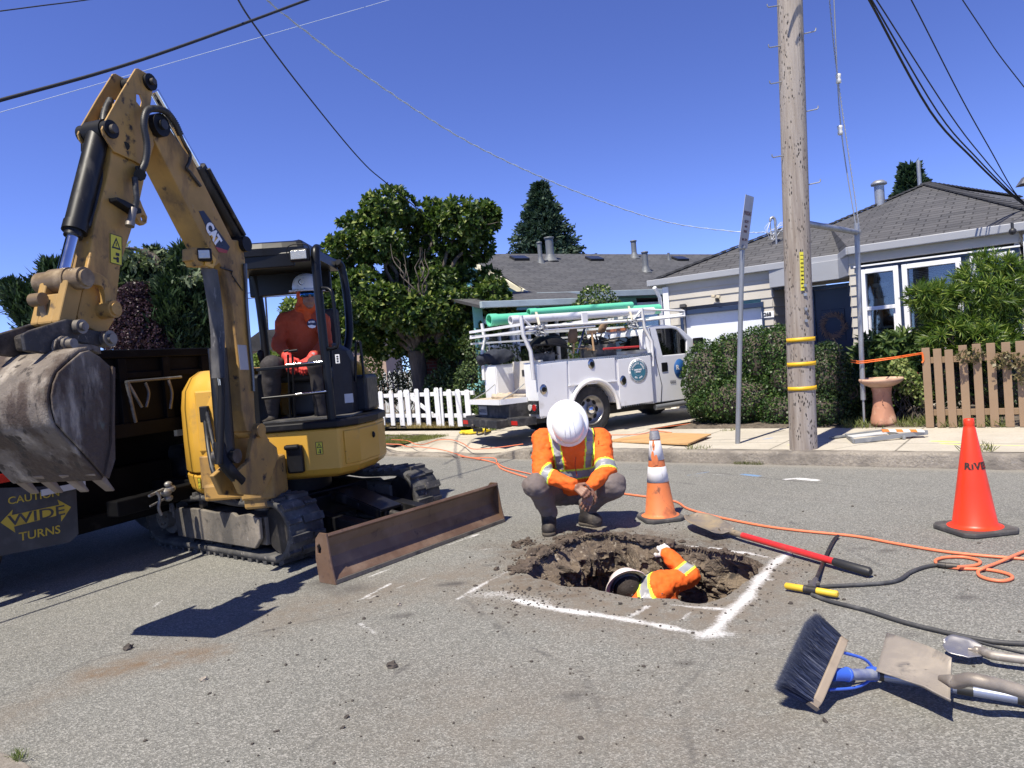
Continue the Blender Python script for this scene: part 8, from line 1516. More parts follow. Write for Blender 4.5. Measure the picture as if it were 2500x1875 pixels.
s0,s1=D(1808,606,sb_.y),D(1822,498,sb_.y);sx_=V(.62,.78,0).normalized();upd=(s1-s0).normalized();cc_=pc.lerp(s1,.5)+V(.03,0,.05);Ms=frame(cc_,x=sx_,y=upd);mb=MB(Ms);mb.bx((-.14,-.32,-.002),(.14,.32,.002));mb.bx((-.14+.02,.05,-.001),(.14,.36,.001))if False else None;pn_=mb.build('sign_plate',mat('sign_white',(.36,.37,.40),.4),sg,bevel=.0)
nz=(sx_.cross(upd)).normalized()
for s_,y_,h_ in(('PARKING',.10,.075),('EXCEPT',.0,.05),('WITH',-.06,.04),('PERMIT',-.12,.045),('9AM - 5PM',-.22,.045)):text('lettering',s_,frame(cc_+upd*y_+nz*.004,x=sx_,y=upd),h_,mat('sign_red',(.16,.07,.08),.5),pn_,squash=.75)
gbase=G(2110,1040,.15);gt=D(2091,545,gbase.y);gy=thing('guy_pole','thin grey steel guy pole beside the birdbath braced to the utility pole','pole',gbase);mb=MB();mb.cyl(gbase-V(0,0,.1),gbase.lerp(gt,.14),.016,n=10);mb.cyl(gbase.lerp(gt,.13),gt,.033,n=14);mb.build('pipe',M_galv,gy)
mb=MB();a=D(2092,567,gbase.y);b=pole_at(545)+V(.12,.06,0);mb.cyl(b,a,.036,n=14);mb.cyl(a,a+(a-b).normalized()*.03,.045,n=14);mb.build('brace',M_galv,gy)
def cable(name,label,pts,r,m,cat='wire',n=6,twist=0,group=None,parent=None,ends=0):
 P=crv(pts,n)
 if name=='overhead_cable':P=[P[0]+(P[0]-P[1]).normalized()*(5 if ends else 1.5)]+P+([P[-1]+(P[-1]-P[-2]).normalized()*5]if ends else[])
 if name=='guy_wire':P=P+[P[-1]+(P[-1]-P[-2]).normalized()*2.5]
 mb=MB();mb.tube(P,r,5)
 if twist:
  L=[0]
  for i in range(len(P)-1):L.append(L[-1]+(P[i+1]-P[i]).length)
  Q=[];tot=L[-1];k=int(tot/twist*4)
  for j in range(k+1):
   s=tot*j/k;i=min(len(P)-2,max(0,int(np.searchsorted(L,s))-1));p=P[i].lerp(P[i+1],(s-L[i])/max(1e-6,L[i+1]-L[i]));a=j*math.pi/2;Q.append(p+V(math.cos(a)*r*1.6,0,math.sin(a)*r*1.6))
  mb.tube(Q,r*.7,4)
 o=mb.build(name,m,parent);return tag(o,label,cat,group or{'overhead_cable':'overhead cables','distant_wire':'thin distant wires'}.get(name))if parent is None else o
M_wk=mat('black_cable',(.008,.008,.009),.6);M_wg=mat('grey_cable',(.30,.32,.36),.5);M_wl=mat('pale_cable',(.45,.52,.62),.5)
c1=cable('guy_wire','',[gt+V(.01,0,-.25),D(2053,310,gbase.y-.2),D(2036,0,gbase.y-.5),D(2030,-60,gbase.y-.55)],.008,M_wg,parent=gy);c2x=cable('guy_wire','',[gt+V(.04,0,-.15),D(2045,190,gbase.y-.3),D(2025,0,gbase.y-.5),D(2022,-60,gbase.y-.55)],.006,M_wg,parent=gy,twist=.05)
for px,py in((2047,192),(2051,318)):c=D(px,py,gbase.y-.3);mb=MB();mb.lathe([(.02,-.06),(.032,-.055),(.032,-.02),(.024,0),(.032,.02),(.032,.055),(.02,.06)],Matrix.Translation(c),12);mb.build('insulator',mat('insulator_white',(.6,.6,.58),.3),gy)
cable('overhead_cable','thick black twin cable crossing the top left corner of the sky',[D(-60,262,5.0),D(350,145,6.2),D(750,0,7.8),D(900,-60,8.5)],.014,M_wk,ends=1);
cable('overhead_cable','thin pale wire just under the thick black cable at upper left',[D(-40,286,11),D(500,130,13),D(950,0,15),D(1100,-45,16)],.005,M_wl,ends=1)
cable('overhead_cable','short black wire across the very top left corner',[D(-60,35,9),D(100,14,9.5),D(210,0,10),D(400,-30,11)],.008,M_wk,ends=1)
cable('overhead_cable','black service wire dropping from the top of the sky to the broad-leaved tree',[D(570,-20,8),D(620,60,9),D(740,220,11),D(880,390,13.5),D(962,462,15),D(1180,640,17.6),D(1290,715,18)],.011,M_wk)
cable('overhead_cable','pale twisted wire sagging from the top left sky to the mast on the grey house',[D(630,-20,9),D(700,40,9.6),D(900,190,11),D(1150,350,13),D(1400,465,15),D(1620,540,16),D(1800,566,16),D(1875,567,15.2)],.009,M_wl,twist=.35)
for k,(x0,x1,xm,ym,r,lab)in enumerate(((2122,2462,2270,270,.014,'thickest black cable of the bundle at upper right'),(2128,2468,2290,275,.010,'black cable of the bundle at upper right, second from its left edge'),(2140,2475,2320,280,.008,'black cable of the bundle at upper right, third from its left edge'),(2225,2478,2345,235,.008,'single black wire right of the cable bundle at upper right'))):
 cable('overhead_cable',lab,[D(x0-20,-25,8.5),D(x0,0,8.6),D(xm,ym,9.6),D((xm+x1)/2+8,(ym+478)/2+12,10.4),D(x1,470,11.0),D(2530,520,11.2)],r,M_wk)
cable('overhead_cable','black wavy wire in the far upper right corner of the sky',[D(2340,-15,9),D(2400,75,9.5),D(2440,135,9.8),D(2510,225,10.3)],.007,M_wk,ends=1)
for k,(y0,y1,Y,lab)in enumerate(((681,676,60,'highest of the thin distant wires behind the dump truck'),(730,729,60,'thin distant wire at the left edge, second from the top'),(742,741,60,'thin distant wire at the left edge, third from the top'),(757,756,60,'lowest thin distant wire at the left edge'))):cable('distant_wire',lab,[D(-20,y0,Y),D(250,(y0+y1)/2+1,Y),D(520,y1,Y)],.03,M_wk)
for y0,y1,lab in((745,708,'upper far wire seen through the excavator cab'),(728,718,'lower far wire seen through the excavator cab')):cable('distant_wire',lab,[D(600,729 if y0>740 else 716,50),D(700,722 if y0>740 else 708,50),D(860,712 if y0>740 else 700,50)],.03,M_wk)
lp0=D(655,870,45);lpt=D(648,720,45);mb=MB();mb.cyl(V(lp0.x,lp0.y,0),lpt,.06,n=8);mb.bar(lpt,lpt+V(.8,0,-.02),.05,.05);tag(mb.build('street_lamp',M_dsteel,None),'thin distant street lamp seen through the excavator cab','street lamp')
# ================================================================ fences
wf=thing('white_picket_fence','weathered white picket fence with a gate under the broad-leaved tree','fence',G(1000,1040,.15));M_wf=mat('peeling_white',(.72,.73,.74),.6,layers=[((.42,.37,.31),16,.62,.68,(1,1,.3))],var=.05)
A0,A1=G(893,1040,.15),G(1160,1044,.15);wd=(A1-A0).normalized();wn_=V(-wd.y,wd.x,0);Lw=(A1-A0).length
def pk_u(px,py=1040):p=G(px,py,.15);return(p-A0).dot(wd)
def zt_at(u,px,pyt):q=hit(px,pyt,A0,wn_);return q.z
PK=[(880,962,18),(915,957,18),(935,955,18),(960,953,16),(983,953,18),(1000,951,18),(1022,949,17),(1047,948,18),(1072,946,18),(1082,946,8),(1102,950,18),(1124,950,18),(1146,951,18),(898,960,10)]
M_sh=None
def picket(parent,px,pyt,wpx,m,base_py=1040,o0=A0,d=wd,nrm=wn_,zb=.17,rnd=True,nm='picket',seed=0):
 c=hit(px,base_py-20,o0,nrm);u=(c-o0).dot(d);zt=hit(px,pyt,o0,nrm).z;w=wpx*c.y/FPX;rr=random.Random(seed+px);tl=rr.uniform(-.02,.02)
 o=[(-w/2,0),(w/2,0),(w/2,zt-zb-w*.28),(w*.3,zt-zb),(-w*.3,zt-zb),(-w/2,zt-zb-w*.28)]if rnd else[(-w/2,0),(w/2,0),(w/2,zt-zb),(-w/2,zt-zb)]
 M=frame(o0+d*u+V(0,0,zb-o0.z),x=d,y=V(tl,0,1),z=None)if False else Matrix.Translation(o0+d*u+V(0,0,zb-o0.z))@frame(V(0,0,0),x=d,y=V(0,0,1))@Matrix.Rotation(tl,4,'Z')
 mb=MB();plate(mb,o,0,.02,M);return mb.build(nm,m,parent,bevel=.004)
for px,pyt,w in PK:picket(wf,px,pyt,w,M_wf)
mb=MB();
for z in(.38,.82):mb.bar(A0+wn_*.04+V(0,0,z-.15)-wd*.6,A1+wn_*.04+V(0,0,z-.15),.04,.08)
mb.bar(A0+wd*pk_u(1000)+wn_*.03+V(0,0,.75),A0+wd*pk_u(1072)+wn_*.03+V(0,0,.25),.03,.08);mb.build('rail',M_wf,wf,bevel=.004)
f2=thing('white_picket_fence','second white picket fence farther back behind the tree','fence',D(950,950,21));B0_=D(900,950,21);B0_.z=.15;d2v=V(.95,.3,0).normalized();n2v=V(-d2v.y,d2v.x,0)
for k in range(11):
 mb=MB();c=B0_+d2v*(k*.145+.05);M=frame(c,x=d2v,y=V(0,0,1));plate(mb,[(-.045,0),(.045,0),(.045,1.12),(0,1.2),(-.045,1.12)],0,.02,M);mb.build('picket',M_wf,f2)
mb=MB();mb.bar(B0_+V(0,0,.9)+n2v*.03,B0_+d2v*1.6+V(0,0,.9)+n2v*.03,.03,.08);mb.bar(B0_+V(0,0,.45)+n2v*.03,B0_+d2v*1.6+V(0,0,.45)+n2v*.03,.03,.08);mb.build('rail',M_wf,f2)
bf=thing('brown_picket_fence','flat-topped brown picket fence along the pavement right of the birdbath','fence',ST(1,10.4,.15));M_bf=mat('brown_paint',(.26,.175,.105),.65,var=.06,vs=4)
bo=ST(-2.0,10.36,.15);bd_=KD;bn_=ND
def bk_x(x,y):return(1600+x*.434,400+y*.434)
for xt,yt,xb in((1520,1035,1552),(1585,1040,1618),(1650,1045,1682),(1728,1020,1756),(1805,1012,1830),(1885,1008,1910),(1970,1003,1993),(2050,996,2068)):
 pt=hit(*bk_x(xt,yt),bo,bn_);u=(pt-bo).dot(bd_);mb=MB();w=.088;M=frame(bo+bd_*u,x=bd_,y=V(0,0,1));plate(mb,[(-w/2,.0),(w/2,.0),(w/2,pt.z-.15),(-w/2,pt.z-.15)],0,.022,M);mb.build('picket',M_bf,bf,bevel=.003)
uL_=(hit(*bk_x(1520,1035),bo,bn_)-bo).dot(bd_);zt_=hit(*bk_x(1805,1012),bo,bn_).z
du=.165;last=(hit(*bk_x(2050,996),bo,bn_)-bo).dot(bd_)
for k in range(1,9):mb=MB();plate(mb,[(-.044,0),(.044,0),(.044,zt_-.13),(-.044,zt_-.13)],0,.022,frame(bo+bd_*(last+du*k),x=bd_,y=V(0,0,1)));mb.build('picket',M_bf,bf,bevel=.003)
mb=MB();
for z in(.33,.98):mb.bar(bo+bd_*uL_+bn_*.045+V(0,0,z-.15),bo+bd_*(last+1.5)+bn_*.045+V(0,0,z-.15),.04,.075)
mb.build('rail',M_bf,bf,bevel=.003)
M_tape=mat('orange_tape',(.80,.15,.02),.5);p=[D(2078,884,gbase.y+.1),D(2095,887,gbase.y-.05),D(2108,886,gbase.y-.06),D(2180,876,gbase.y+.0),D(2250,864,bo.y+.0)];p[-1]=hit(2252,864,bo-ND*.03,ND)
mb=MB();
for dz in(0,.03):mb.tube([q+V(0,0,dz*(1-.5*i/4))for i,q in enumerate(p)],.007,5)
mb.tube([p[-1],p[-1]+V(.01,0,-.08),p[-1]+V(-.01,0,-.11)],.012,5);tag(mb.build('barrier_tape',M_tape,None),'orange tape stretched from the guy pole to the brown fence','tape')
# ================================================================ birdbath and garden table
M_terra=mat('terracotta',(.46,.22,.135),.75,layers=[((.60,.40,.28),4,.5,.72),((.25,.13,.09),12,.6,.75)],var=.12)
bb_c=G(2172,1040,.15);bb_c.y+=.15;bb=thing('birdbath','terracotta birdbath with round bowl on a flared pedestal beside the brown fence','birdbath',bb_c);T_=Matrix.Translation(bb_c)
mb=MB(T_);mb.lathe([(.001,.0),(.155,.0),(.16,.04),(.15,.10),(.135,.16),(.122,.24),(.112,.34),(.115,.44),(.13,.50)],n=30);mb.build('pedestal',M_terra,bb)
T_=T_@Matrix.Diagonal((.9,.9,1,1));mb=MB(T_);mb.lathe([(.09,.49),(.16,.51),(.24,.545),(.285,.575),(.30,.60),(.292,.622),(.27,.622),(.255,.60),(.20,.565),(.001,.55)],n=40);mb.build('bowl',mat('tan_bowl',(.50,.31,.21),.75,layers=[((.62,.46,.34),4,.5,.7)]),bb)
mb=MB(T_)
for k in range(8):mb.tube([V(.02*math.sin(k*1.3)+(.116+.0)*math.sin(-.5+.02*k),-.118-.002*k+.0,.48-.045*k),V(.02*math.sin(k*1.3+.8)+.116*math.sin(-.4),-.122-.0025*k,.46-.045*k)],.006,5)
mb.build('relief',M_terra,bb)
gtc=G(2160,1015,.15);gtc.y+=.9;gtb=thing('garden_stand','small rusty metal stand with a flat dish behind the birdbath','stand',gtc);mb=MB(Matrix.Translation(gtc));mb.cyl((0,0,0),(0,0,.72),.012,n=8);mb.lathe([(.001,.72),(.15,.73),(.17,.76),(.165,.765),(.14,.745),(.001,.735)],n=24);mb.build('dish',mat('rusty_dish',(.10,.065,.05),.7),gtb)
ba=thing('folded_barricade','folded barricade with orange and white striped board lying flat on the pavement','barricade',G(2020,1062,.15));M_grm=mat('grey_frame',(.26,.27,.27),.5,.4,layers=[((.4,.4,.38),9,.55,.7)])
def bp3(x,y,z=.17):return G(*bk_x(x,y),z)
mb=MB();mb.bar(bp3(1118,1562),bp3(1530,1510,.20),.03,.05);mb.bar(bp3(1070,1530),bp3(1300,1500,.2),.03,.04);mb.bar(bp3(985,1540,.165),bp3(1070,1530,.165),.06,.02);mb.bar(bp3(1118,1562),bp3(1072,1525),.03,.04);mb.bar(bp3(1400,1540),bp3(1280,1495),.03,.04);mb.build('frame',M_grm,ba,bevel=.003)
a,b=bp3(1095,1535,.20),bp3(1290,1512,.22);mb=MB();mb.bar(a,b,.16,.012);mb.build('board',mat('sign_back',(.55,.55,.53),.5),ba,bevel=.002)
a,b=bp3(1275,1500,.24),bp3(1510,1502,.22)
for k in range(6):mb=MB();p0,p1=a.lerp(b,k/6),a.lerp(b,(k+1)/6);mb.bar(p0,p1,.15,.012);mb.build('stripe',mat('barricade_orange',(.78,.22,.04),.5)if k%2==0 else M_white,ba)
pl4=[G(1478,1078,.15),G(1675,1098,.15),G(1737,1068,.15),G(1600,1058,.15)];pl4[1]=G(1680,1090,.15)
c=sum(pl4,V(0,0,0))/4;ux=(pl4[1]-pl4[0]).normalized();mb=MB();zz=[.165,.185,.20,.165];P=[V(p.x,p.y,z)for p,z in zip(pl4,zz)]
mb.add(P+[p-V(0,0,.018)for p in P],[(0,1,2,3),(7,6,5,4),(0,4,5,1),(1,5,6,2),(2,6,7,3),(3,7,4,0)],sm=False);o=mb.build('plywood_sheet',mat('plywood',(.52,.31,.13),.7,layers=[((.36,.20,.08),3,.5,.75,(.3,2.5,1)),((.58,.40,.20),7,.6,.8,(.3,3,1))],var=.08),None);tag(o,'warped sheet of orange plywood lying on the pavement behind the striped cone','plywood')
rc=G(1160,1057,.15);P=[]
for i in range(260):a=i*.37;r=.16+.05*math.sin(i*.21)+.02*math.sin(i*1.7);P.append(rc+V(r*1.25*math.cos(a),r*.85*math.sin(a),.012+.035*(i/260)+.008*math.sin(i*.9)))
mb=MB();mb.tube(P,.010,5);tag(mb.build('rope_coil',mat('yellow_rope',(.72,.55,.03),.7),None),'coil of yellow rope on the pavement behind the pickup','rope')
# ================================================================ cones
M_cor=mat('cone_orange',(.78,.042,.008),.42,layers=[((.55,.045,.01),5,.55,.8),((.25,.04,.02),30,.70,.76,(1,1,.35))],var=.04);M_cold=mat('cone_faded',(.66,.185,.055),.55,layers=[((.36,.10,.04),5,.50,.66),((.10,.05,.035),13,.60,.70,(1,1,.6))],var=.1);M_cbase=mat('cone_base',(.055,.052,.05),.7,layers=[((.14,.13,.12),6,.5,.7)])
M_cw=mat('cone_white',(.66,.65,.64),.5,layers=[((.14,.12,.11),17,.60,.66,(1,1,.18))],var=.05)
def cone(loc,label,m,h=.71,rb=.135,rt=.028,bw=.37,stripes=(),rz=0,collar=True,mstripe=None):
 t=thing('traffic_cone',label,'cone',loc,'orange traffic cones');M=Matrix.Translation(loc)@Matrix.Rotation(rz,4,'Z');mb=MB(M);k=bw/2;c=.05
 mb.prism([(-k,-k+c),(-k+c,-k),(k-c,-k),(k,-k+c),(k,k-c),(k-c,k),(-k+c,k),(-k,k-c)],.0,.035);mb.build('base',M_cbase,t,bevel=.010)
 R_=lambda z:rb+(rt-rb)*(z-.035)/(h-.035)
 mb=MB(M);mb.lathe([(rb+.03,.036),(rb+.012,.042),(R_(.06),.06),(R_(.3),.3),(R_(h-.06),h-.06),(R_(h-.06)-.004,h-.052),(R_(h-.045),h-.045),(R_(h)+.006,h-.012),(R_(h)+.003,h),(R_(h)-.010,h),(R_(h)-.012,h-.08),(.001,h-.09)],n=40);b=mb.build('cone_body',m,t)
 for z0,z1 in stripes:
  mb=MB(M);prof=[(R_(z0)+.0005,z0),(R_(z0)+.003,z0+.001),(R_(z1)+.003,z1-.001),(R_(z1)+.0005,z1)];mb.lathe(prof,n=40);mb.build('stripe',mstripe or M_cw,b)
 return t,b,M,R_
c1,cb1,cm1,cr1=cone(G(1613,1267),'dirty striped orange cone behind the hole, right of the crouching worker',M_cold,.74,.125,.030,.335,[(.315,.44),(.495,.655)],R(8))
mb=MB(cm1);mb.lathe([(cr1(.735)+.004,.738),(cr1(.70)+.006,.70),(cr1(.66)+.005,.665)],n=24);mb.lathe([(.001,.742),(.034,.738)],n=24);mb.build('tape',mat('grey_duct_tape',(.30,.30,.31),.4,.3,bump=(40,1.,.01)),cb1)
mb=MB(cm1);rr=random.Random(3)
for k in range(4):
 z0=(.49,.50,.53,.62)[k];a0=(-2.2,-1.9,-2.35,-2.2)[k];vs=[];
 for j in range(6):a=a0+.12*math.cos(j*1.05)*2;z=z0+.03*math.sin(j*1.05)*1.6;vs.append((math.cos(a)*(cr1(z)+.0045),math.sin(a)*(cr1(z)+.0045),z))
 mb.add(vs,[tuple(range(6))],sm=False)
mb.build('orange_patch',M_cold,cb1)
c2,cb2,cm2,cr2=cone(G(2381,1295),'tall bright orange cone lettered RIVER at the right side of the road',M_cor,.765,.138,.027,.40,(),R(6))
me=text_mesh('RIVER',Matrix.Identity(4),.062,.0004,bold=.003,space=1.12);xm_=(max(v.co.x for v in me.vertices)+min(v.co.x for v in me.vertices))/2;me.transform(Matrix.Translation((-xm_,0,0)))
bmq=bmesh.new();bmq.from_mesh(me);bmesh.ops.subdivide_edges(bmq,edges=bmq.edges,cuts=1);bmq.to_mesh(me);bmq.free()
cx0=.062
for v in me.vertices:z=.45+v.co.y;r=cr2(z)+.0022+v.co.z;a=-2.42+(v.co.x+cx0)/cr2(.44);v.co=cm2@V(r*math.cos(a),r*math.sin(a),z)
link('lettering',me,cb2,mat('stencil_black',(.03,.02,.018),.7,layers=[((.75,.08,.02),40,.56,.62)]))
c3,cb3,cm3,cr3=cone(G(921,1066,.145)+V(-.05,0,0),'distant orange cone with white bands just right of the excavator cab',M_cor,.72,.13,.028,.36,[(.30,.41),(.48,.60)],0)
# ================================================================ tools in front
def tz_g(x,y,z=0.):return G(1640+x*.3888,1000+y*.3888,z)
def bq(x,y,z=0.):return G(1850+x*.29385,1400+y*.29385,z)
M_shd=mat('muddy_blade',(.22,.19,.16),.6,.3,layers=[((.36,.28,.17),4,.42,.6),((.07,.06,.055),12,.62,.72)],bump=(30,.5,.005),var=.2);M_red=mat('red_fibreglass',(.55,.03,.03),.30,layers=[((.30,.05,.04),6,.58,.75)],var=.05);M_grip=mat('black_grip',(.022,.022,.023),.5,layers=[((.10,.095,.09),11,.6,.75)])
rs_=thing('red_shovel','round-point shovel with muddy blade and long red handle lying by the hole','shovel',tz_g(450,790));P0_,P1_,P2_=tz_g(318,765,.045),tz_g(445,790,.05),tz_g(1020,955,.045);P3_=tz_g(1250,1022,.035)
mb=MB();mb.cyl(P1_,P2_,.0215,n=18);mb.build('shaft',M_red,rs_);mb=MB();mb.tube([P2_-(P2_-P1_).normalized()*.0,P2_.lerp(P3_,.2),P2_.lerp(P3_,.95),P3_],[.024,.026,.027,.018],16);mb.build('grip',M_grip,rs_)
mb=MB();mb.tube(crv([P0_+V(-.02,0,0),P0_+V(.03,-.005,.004),P1_,P1_.lerp(P2_,.02)]),[.026]*7+[.021]*12,12);mb.build('socket',M_shd,rs_)
def blade(name,base_,tip,wid,prof,curve,parent,m,th=.004,up=V(0,0,1),lift=0.,dish=.02,nu=12,nv=18):
 """prof(t)->half width fraction; dished sheet from base to tip"""
 d=(tip-base_);L=d.length;d.normalize();x=d.cross(up).normalized();z=x.cross(d);vs=[]
 for j in range(nv+1):
  t=j/nv
  for i in range(nu+1):s=-1+2*i/nu;w=prof(t)*wid/2;vs.append(base_+d*(L*(t+(curve*(1-s*s)if t>.0 else 0)*t))+x*(s*w)+z*(dish*(s*s)*(1 if prof(t)>.2 else.3)+lift*4*t*(1-t)+.0025*mnoise.noise(V(s*3,t*5,0))))
 mb=MB();mb.add(vs,[(j*(nu+1)+i,j*(nu+1)+i+1,(j+1)*(nu+1)+i+1,(j+1)*(nu+1)+i)for j in range(nv)for i in range(nu)],sm=True);o=mb.build(name,m,parent);so=o.modifiers.new('s','SOLIDIFY');so.thickness=th;return o
bt=tz_g(112,668,.075);blade('blade',tz_g(330,775,.05),bt,.235,lambda t:(1-abs(1-t)**6*.0)*(min(1,.78+.35*t)if t<.45 else max(.02,math.sqrt(max(0,1-((t-.45)/.55)**2.2)))),.0,rs_,M_shd,dish=.028,up=V(.0,-.22,1))
ap_=thing('air_probe','steel probe with yellow T handle lying under the red shovel handle','probe',tz_g(880,1120));mb=MB();a,b=tz_g(712,1105,.03),tz_g(1045,1160,.03);mid=a.lerp(b,.5);
M_yh=mat('yellow_handle',(.68,.45,.035),.5,layers=[((.25,.17,.05),12,.62,.72)]);dd=(b-a).normalized()
mb.tube([a,a+dd*.006,a.lerp(b,.38)],[.012,.0185,.0185],14);mb.build('handle',M_yh,ap_);mb=MB();mb.tube([a.lerp(b,.60),b-dd*.006,b],[.0185,.0185,.012],14);mb.build('handle',M_yh,ap_);mb=MB();mb.cyl(a.lerp(b,.37),a.lerp(b,.61),.022,n=14);mb.build('collar',M_dsteel,ap_)
mb=MB();mb.tube(crv([mid,tz_g(900,1080,.045),tz_g(950,960,.02),tz_g(985,880,.02),tz_g(1020,815,.02),tz_g(1045,793,.02)]),.011,8);mb.build('shaft',M_dsteel,ap_);mb=MB();c=tz_g(893,1088,.045);mb.cyl(mid+V(0,0,.01),tz_g(905,1065,.045),.024,.014,12);mb.box(c,(.05,.05,.02));mb.build('valve',M_wear,ap_,bevel=.003)
M_oh=mat('air_hose',(.75,.20,.09),.5,var=.06);M_gh=mat('grey_hose',(.045,.045,.047),.6,layers=[((.12,.12,.12),8,.5,.7)])
z_=.011;oh=[G(1018,1098,.05),G(1190,1125,z_),G(1230,1147,z_),G(1345,1180,z_),G(1520,1205,z_),G(1640,1222,z_)]+[tz_g(x,y,z_)for x,y in((100,622),(280,672),(560,728),(800,760),(1150,795),(1400,840),(1700,890),(1960,918),(2230,938),(2500,955))]
tag(hose(oh,.0095,'air_hose',None,M_oh),'long orange air hose running across the road behind the red shovel','hose')
lp_h=[tz_g(x,y,z_+dz)for x,y,dz in((2300,860,.0),(2212,892,0),(2120,930,.012),(2040,965,.0),(1960,995,.012),(1925,1015,.0),(1935,1045,0),(2000,1068,0),(2080,1076,0),(2135,1062,0),(2128,1040,0),(2060,1018,0),(1960,1003,.0),(1820,998,0),(1720,985,0),(1665,965,0),(1660,945,0),(1720,928,0),(1830,926,0),(1920,945,0),(1935,965,.0),(1890,982,.0),(1800,988,.018))]
tag(hose(lp_h,.0095,'air_hose',None,M_oh),'orange hose end looped twice beside the right-hand cone','hose')
tag(hose([tz_g(x,y,.013)for x,y in((1800,985),(1700,975),(1600,985),(1500,1020),(1440,1062),(1360,1085),(1200,1098),(1000,1108),(930,1115),(885,1125))],.011,'air_hose',None,M_gh),'dark grey hose curving from the yellow T handle to the orange hose end','hose')
tag(hose([bq(x,y,.013)for x,y in((450,175),(600,230),(900,305),(1200,400),(1500,475),(1800,540),(2050,575),(2300,585))],.011,'air_hose',None,M_gh),'dark grey hose running off the right edge above the scoop shovels','hose')
tag(hose([bq(x,y,.008)for x,y in((1480,480),(1700,530),(1950,600),(2250,670))],.005,'thin_cord',None,M_gh),'thin dark cord beside the long grey hose at the right edge','cord')
mb=MB();mb.cyl(tz_g(1670,972,.02),tz_g(1720,978,.02),.017,n=10);mb.cyl(tz_g(1720,978,.02),tz_g(1810,985,.02),.016,n=10);tag(mb.build('hose_coupling',M_dsteel,None),'steel coupling joining the grey hose to the orange hose','coupling')
zx=lambda x,y,z=.155:G(880+x*.217,900+y*.217,z)
tag(hose([zx(180,760,.16),zx(250,835,.19),zx(350,850,.20),zx(450,855,.19),zx(540,880,.16),zx(650,880,.14),zx(800,895,.12),zx(950,920,.10),zx(1100,965,.07),zx(1240,1000,.045),zx(1500,1005,.045),zx(1540,1060,.012),zx(1650,1120,.012),zx(1960,1195,.012)],.007,'extension_cord',None,M_oh),'orange cord from the distant cone over the verge down to the road','cord')
tag(hose([zx(350,800,.20),zx(520,810,.2),zx(620,850,.18),zx(720,850,.15),zx(860,805,.155),zx(1020,800,.155),zx(1150,840,.15),zx(1250,900,.13),zx(1400,900,.13),zx(1600,880,.14),zx(1830,848,.15)],.007,'extension_cord',None,M_oh),'second orange cord winding over the driveway behind the crouching worker','cord')
tag(hose([G(1478,1062,.155),G(1560,1060,.155),G(1600,1052,.155),G(1640,1056,.155),G(1590,1048,.155),G(1680,1035,.155),G(1720,1030,.155)],.006,'extension_cord',None,M_oh),'short orange cord beside the plywood sheet','cord')
br_=thing('push_broom','push broom with blue bristles and wooden block tipped on its edge in the foreground','broom',bq(560,800));M_block=mat('broom_wood',(.30,.24,.18),.8,layers=[((.16,.13,.10),5,.45,.7)],var=.15);M_bb2=mat('blue_metal',(.045,.12,.55),.35,layers=[((.12,.15,.3),9,.6,.75)])
e0_,e1_=bq(455,1105,.035),bq(700,540,.20);ax_=(e1_-e0_).normalized();e0_,e1_=e0_,e1_;bl_c=e0_.lerp(e1_,.5);out=(bq(405,690,.17)-bl_c);out=(out-ax_*out.dot(ax_)).normalized();th_d=ax_.cross(out).normalized();Lb=(e1_-e0_).length
mb=MB(frame(bl_c,x=ax_,y=out));n=20;vs=[]
for k in range(n+1):x=-Lb/2+Lb*k/n;w=.036*min(1,(1-abs(2*k/n-1)**8)+.25);vs+=[(x,-.018,-w),(x,.016,-w),(x,.016,w),(x,-.018,w)]
mb.add(vs,[(4*k+a,4*(k+1)+a,4*(k+1)+(a+1)%4,4*k+(a+1)%4)for k in range(n)for a in range(4)]+[(3,2,1,0),(4*n,4*n+1,4*n+2,4*n+3)],sm=False);mb.build('block',M_block,br_,bevel=.005)
NBR=15000;s_=RNG.uniform(-.48,.48,NBR);w_=RNG.uniform(-.028,.028,NBR);ex_=(np.array(tuple(ax_))[None]*s_[:,None]*Lb+np.array(tuple(bl_c))+np.array(tuple(out))*.014+np.array(tuple(th_d))*w_[:,None])
dr_=np.array(tuple(out))[None]*1.0+np.array(tuple(ax_))[None]*(s_[:,None]*.14+RNG.normal(size=(NBR,1))*.035-.04)+np.array(tuple(th_d))[None]*(w_[:,None]*7+RNG.normal(size=(NBR,1))*.05)
me=leaf_mesh('bristles',ex_,dr_,rdir(NBR),RNG.uniform(.122,.135,NBR),'blade',.11);link('bristles',me,br_,leafmat('bristle',(.020,.026,.055),(.055,.07,.13),(.15,.16,.20),.5,.0))
sk=bl_c-out*.02;h1_=bq(960,835,.055);h2_=bq(2300,1060,.03);hs1=bq(650,790,.12)
mb=MB();mb.tube([sk,sk.lerp(h1_,.32),sk.lerp(h1_,.34),sk.lerp(h1_,.38)],[.024,.025,.029,.027],14);mb.build('socket',M_bb2,br_,bevel=.002);mb=MB();mb.cyl(sk.lerp(h1_,.3),h1_.lerp(h2_,.03),.022,n=14);mb.build('ferrule',mat('worn_blue',(.12,.14,.26),.5,layers=[((.25,.27,.33),9,.5,.65)]),br_)
mb=MB();mb.cyl(h1_.lerp(h2_,.03),h2_,.021,n=14);mb.build('handle',mat('silver_blue_handle',(.24,.27,.36),.35,.4),br_)
for t0,t1 in((.03,.075),(.54,.64),(.9,.97)):mb=MB();mb.cyl(h1_.lerp(h2_,t0),h1_.lerp(h2_,t1),.0225,n=14);mb.build('handle_band',M_grip,br_)
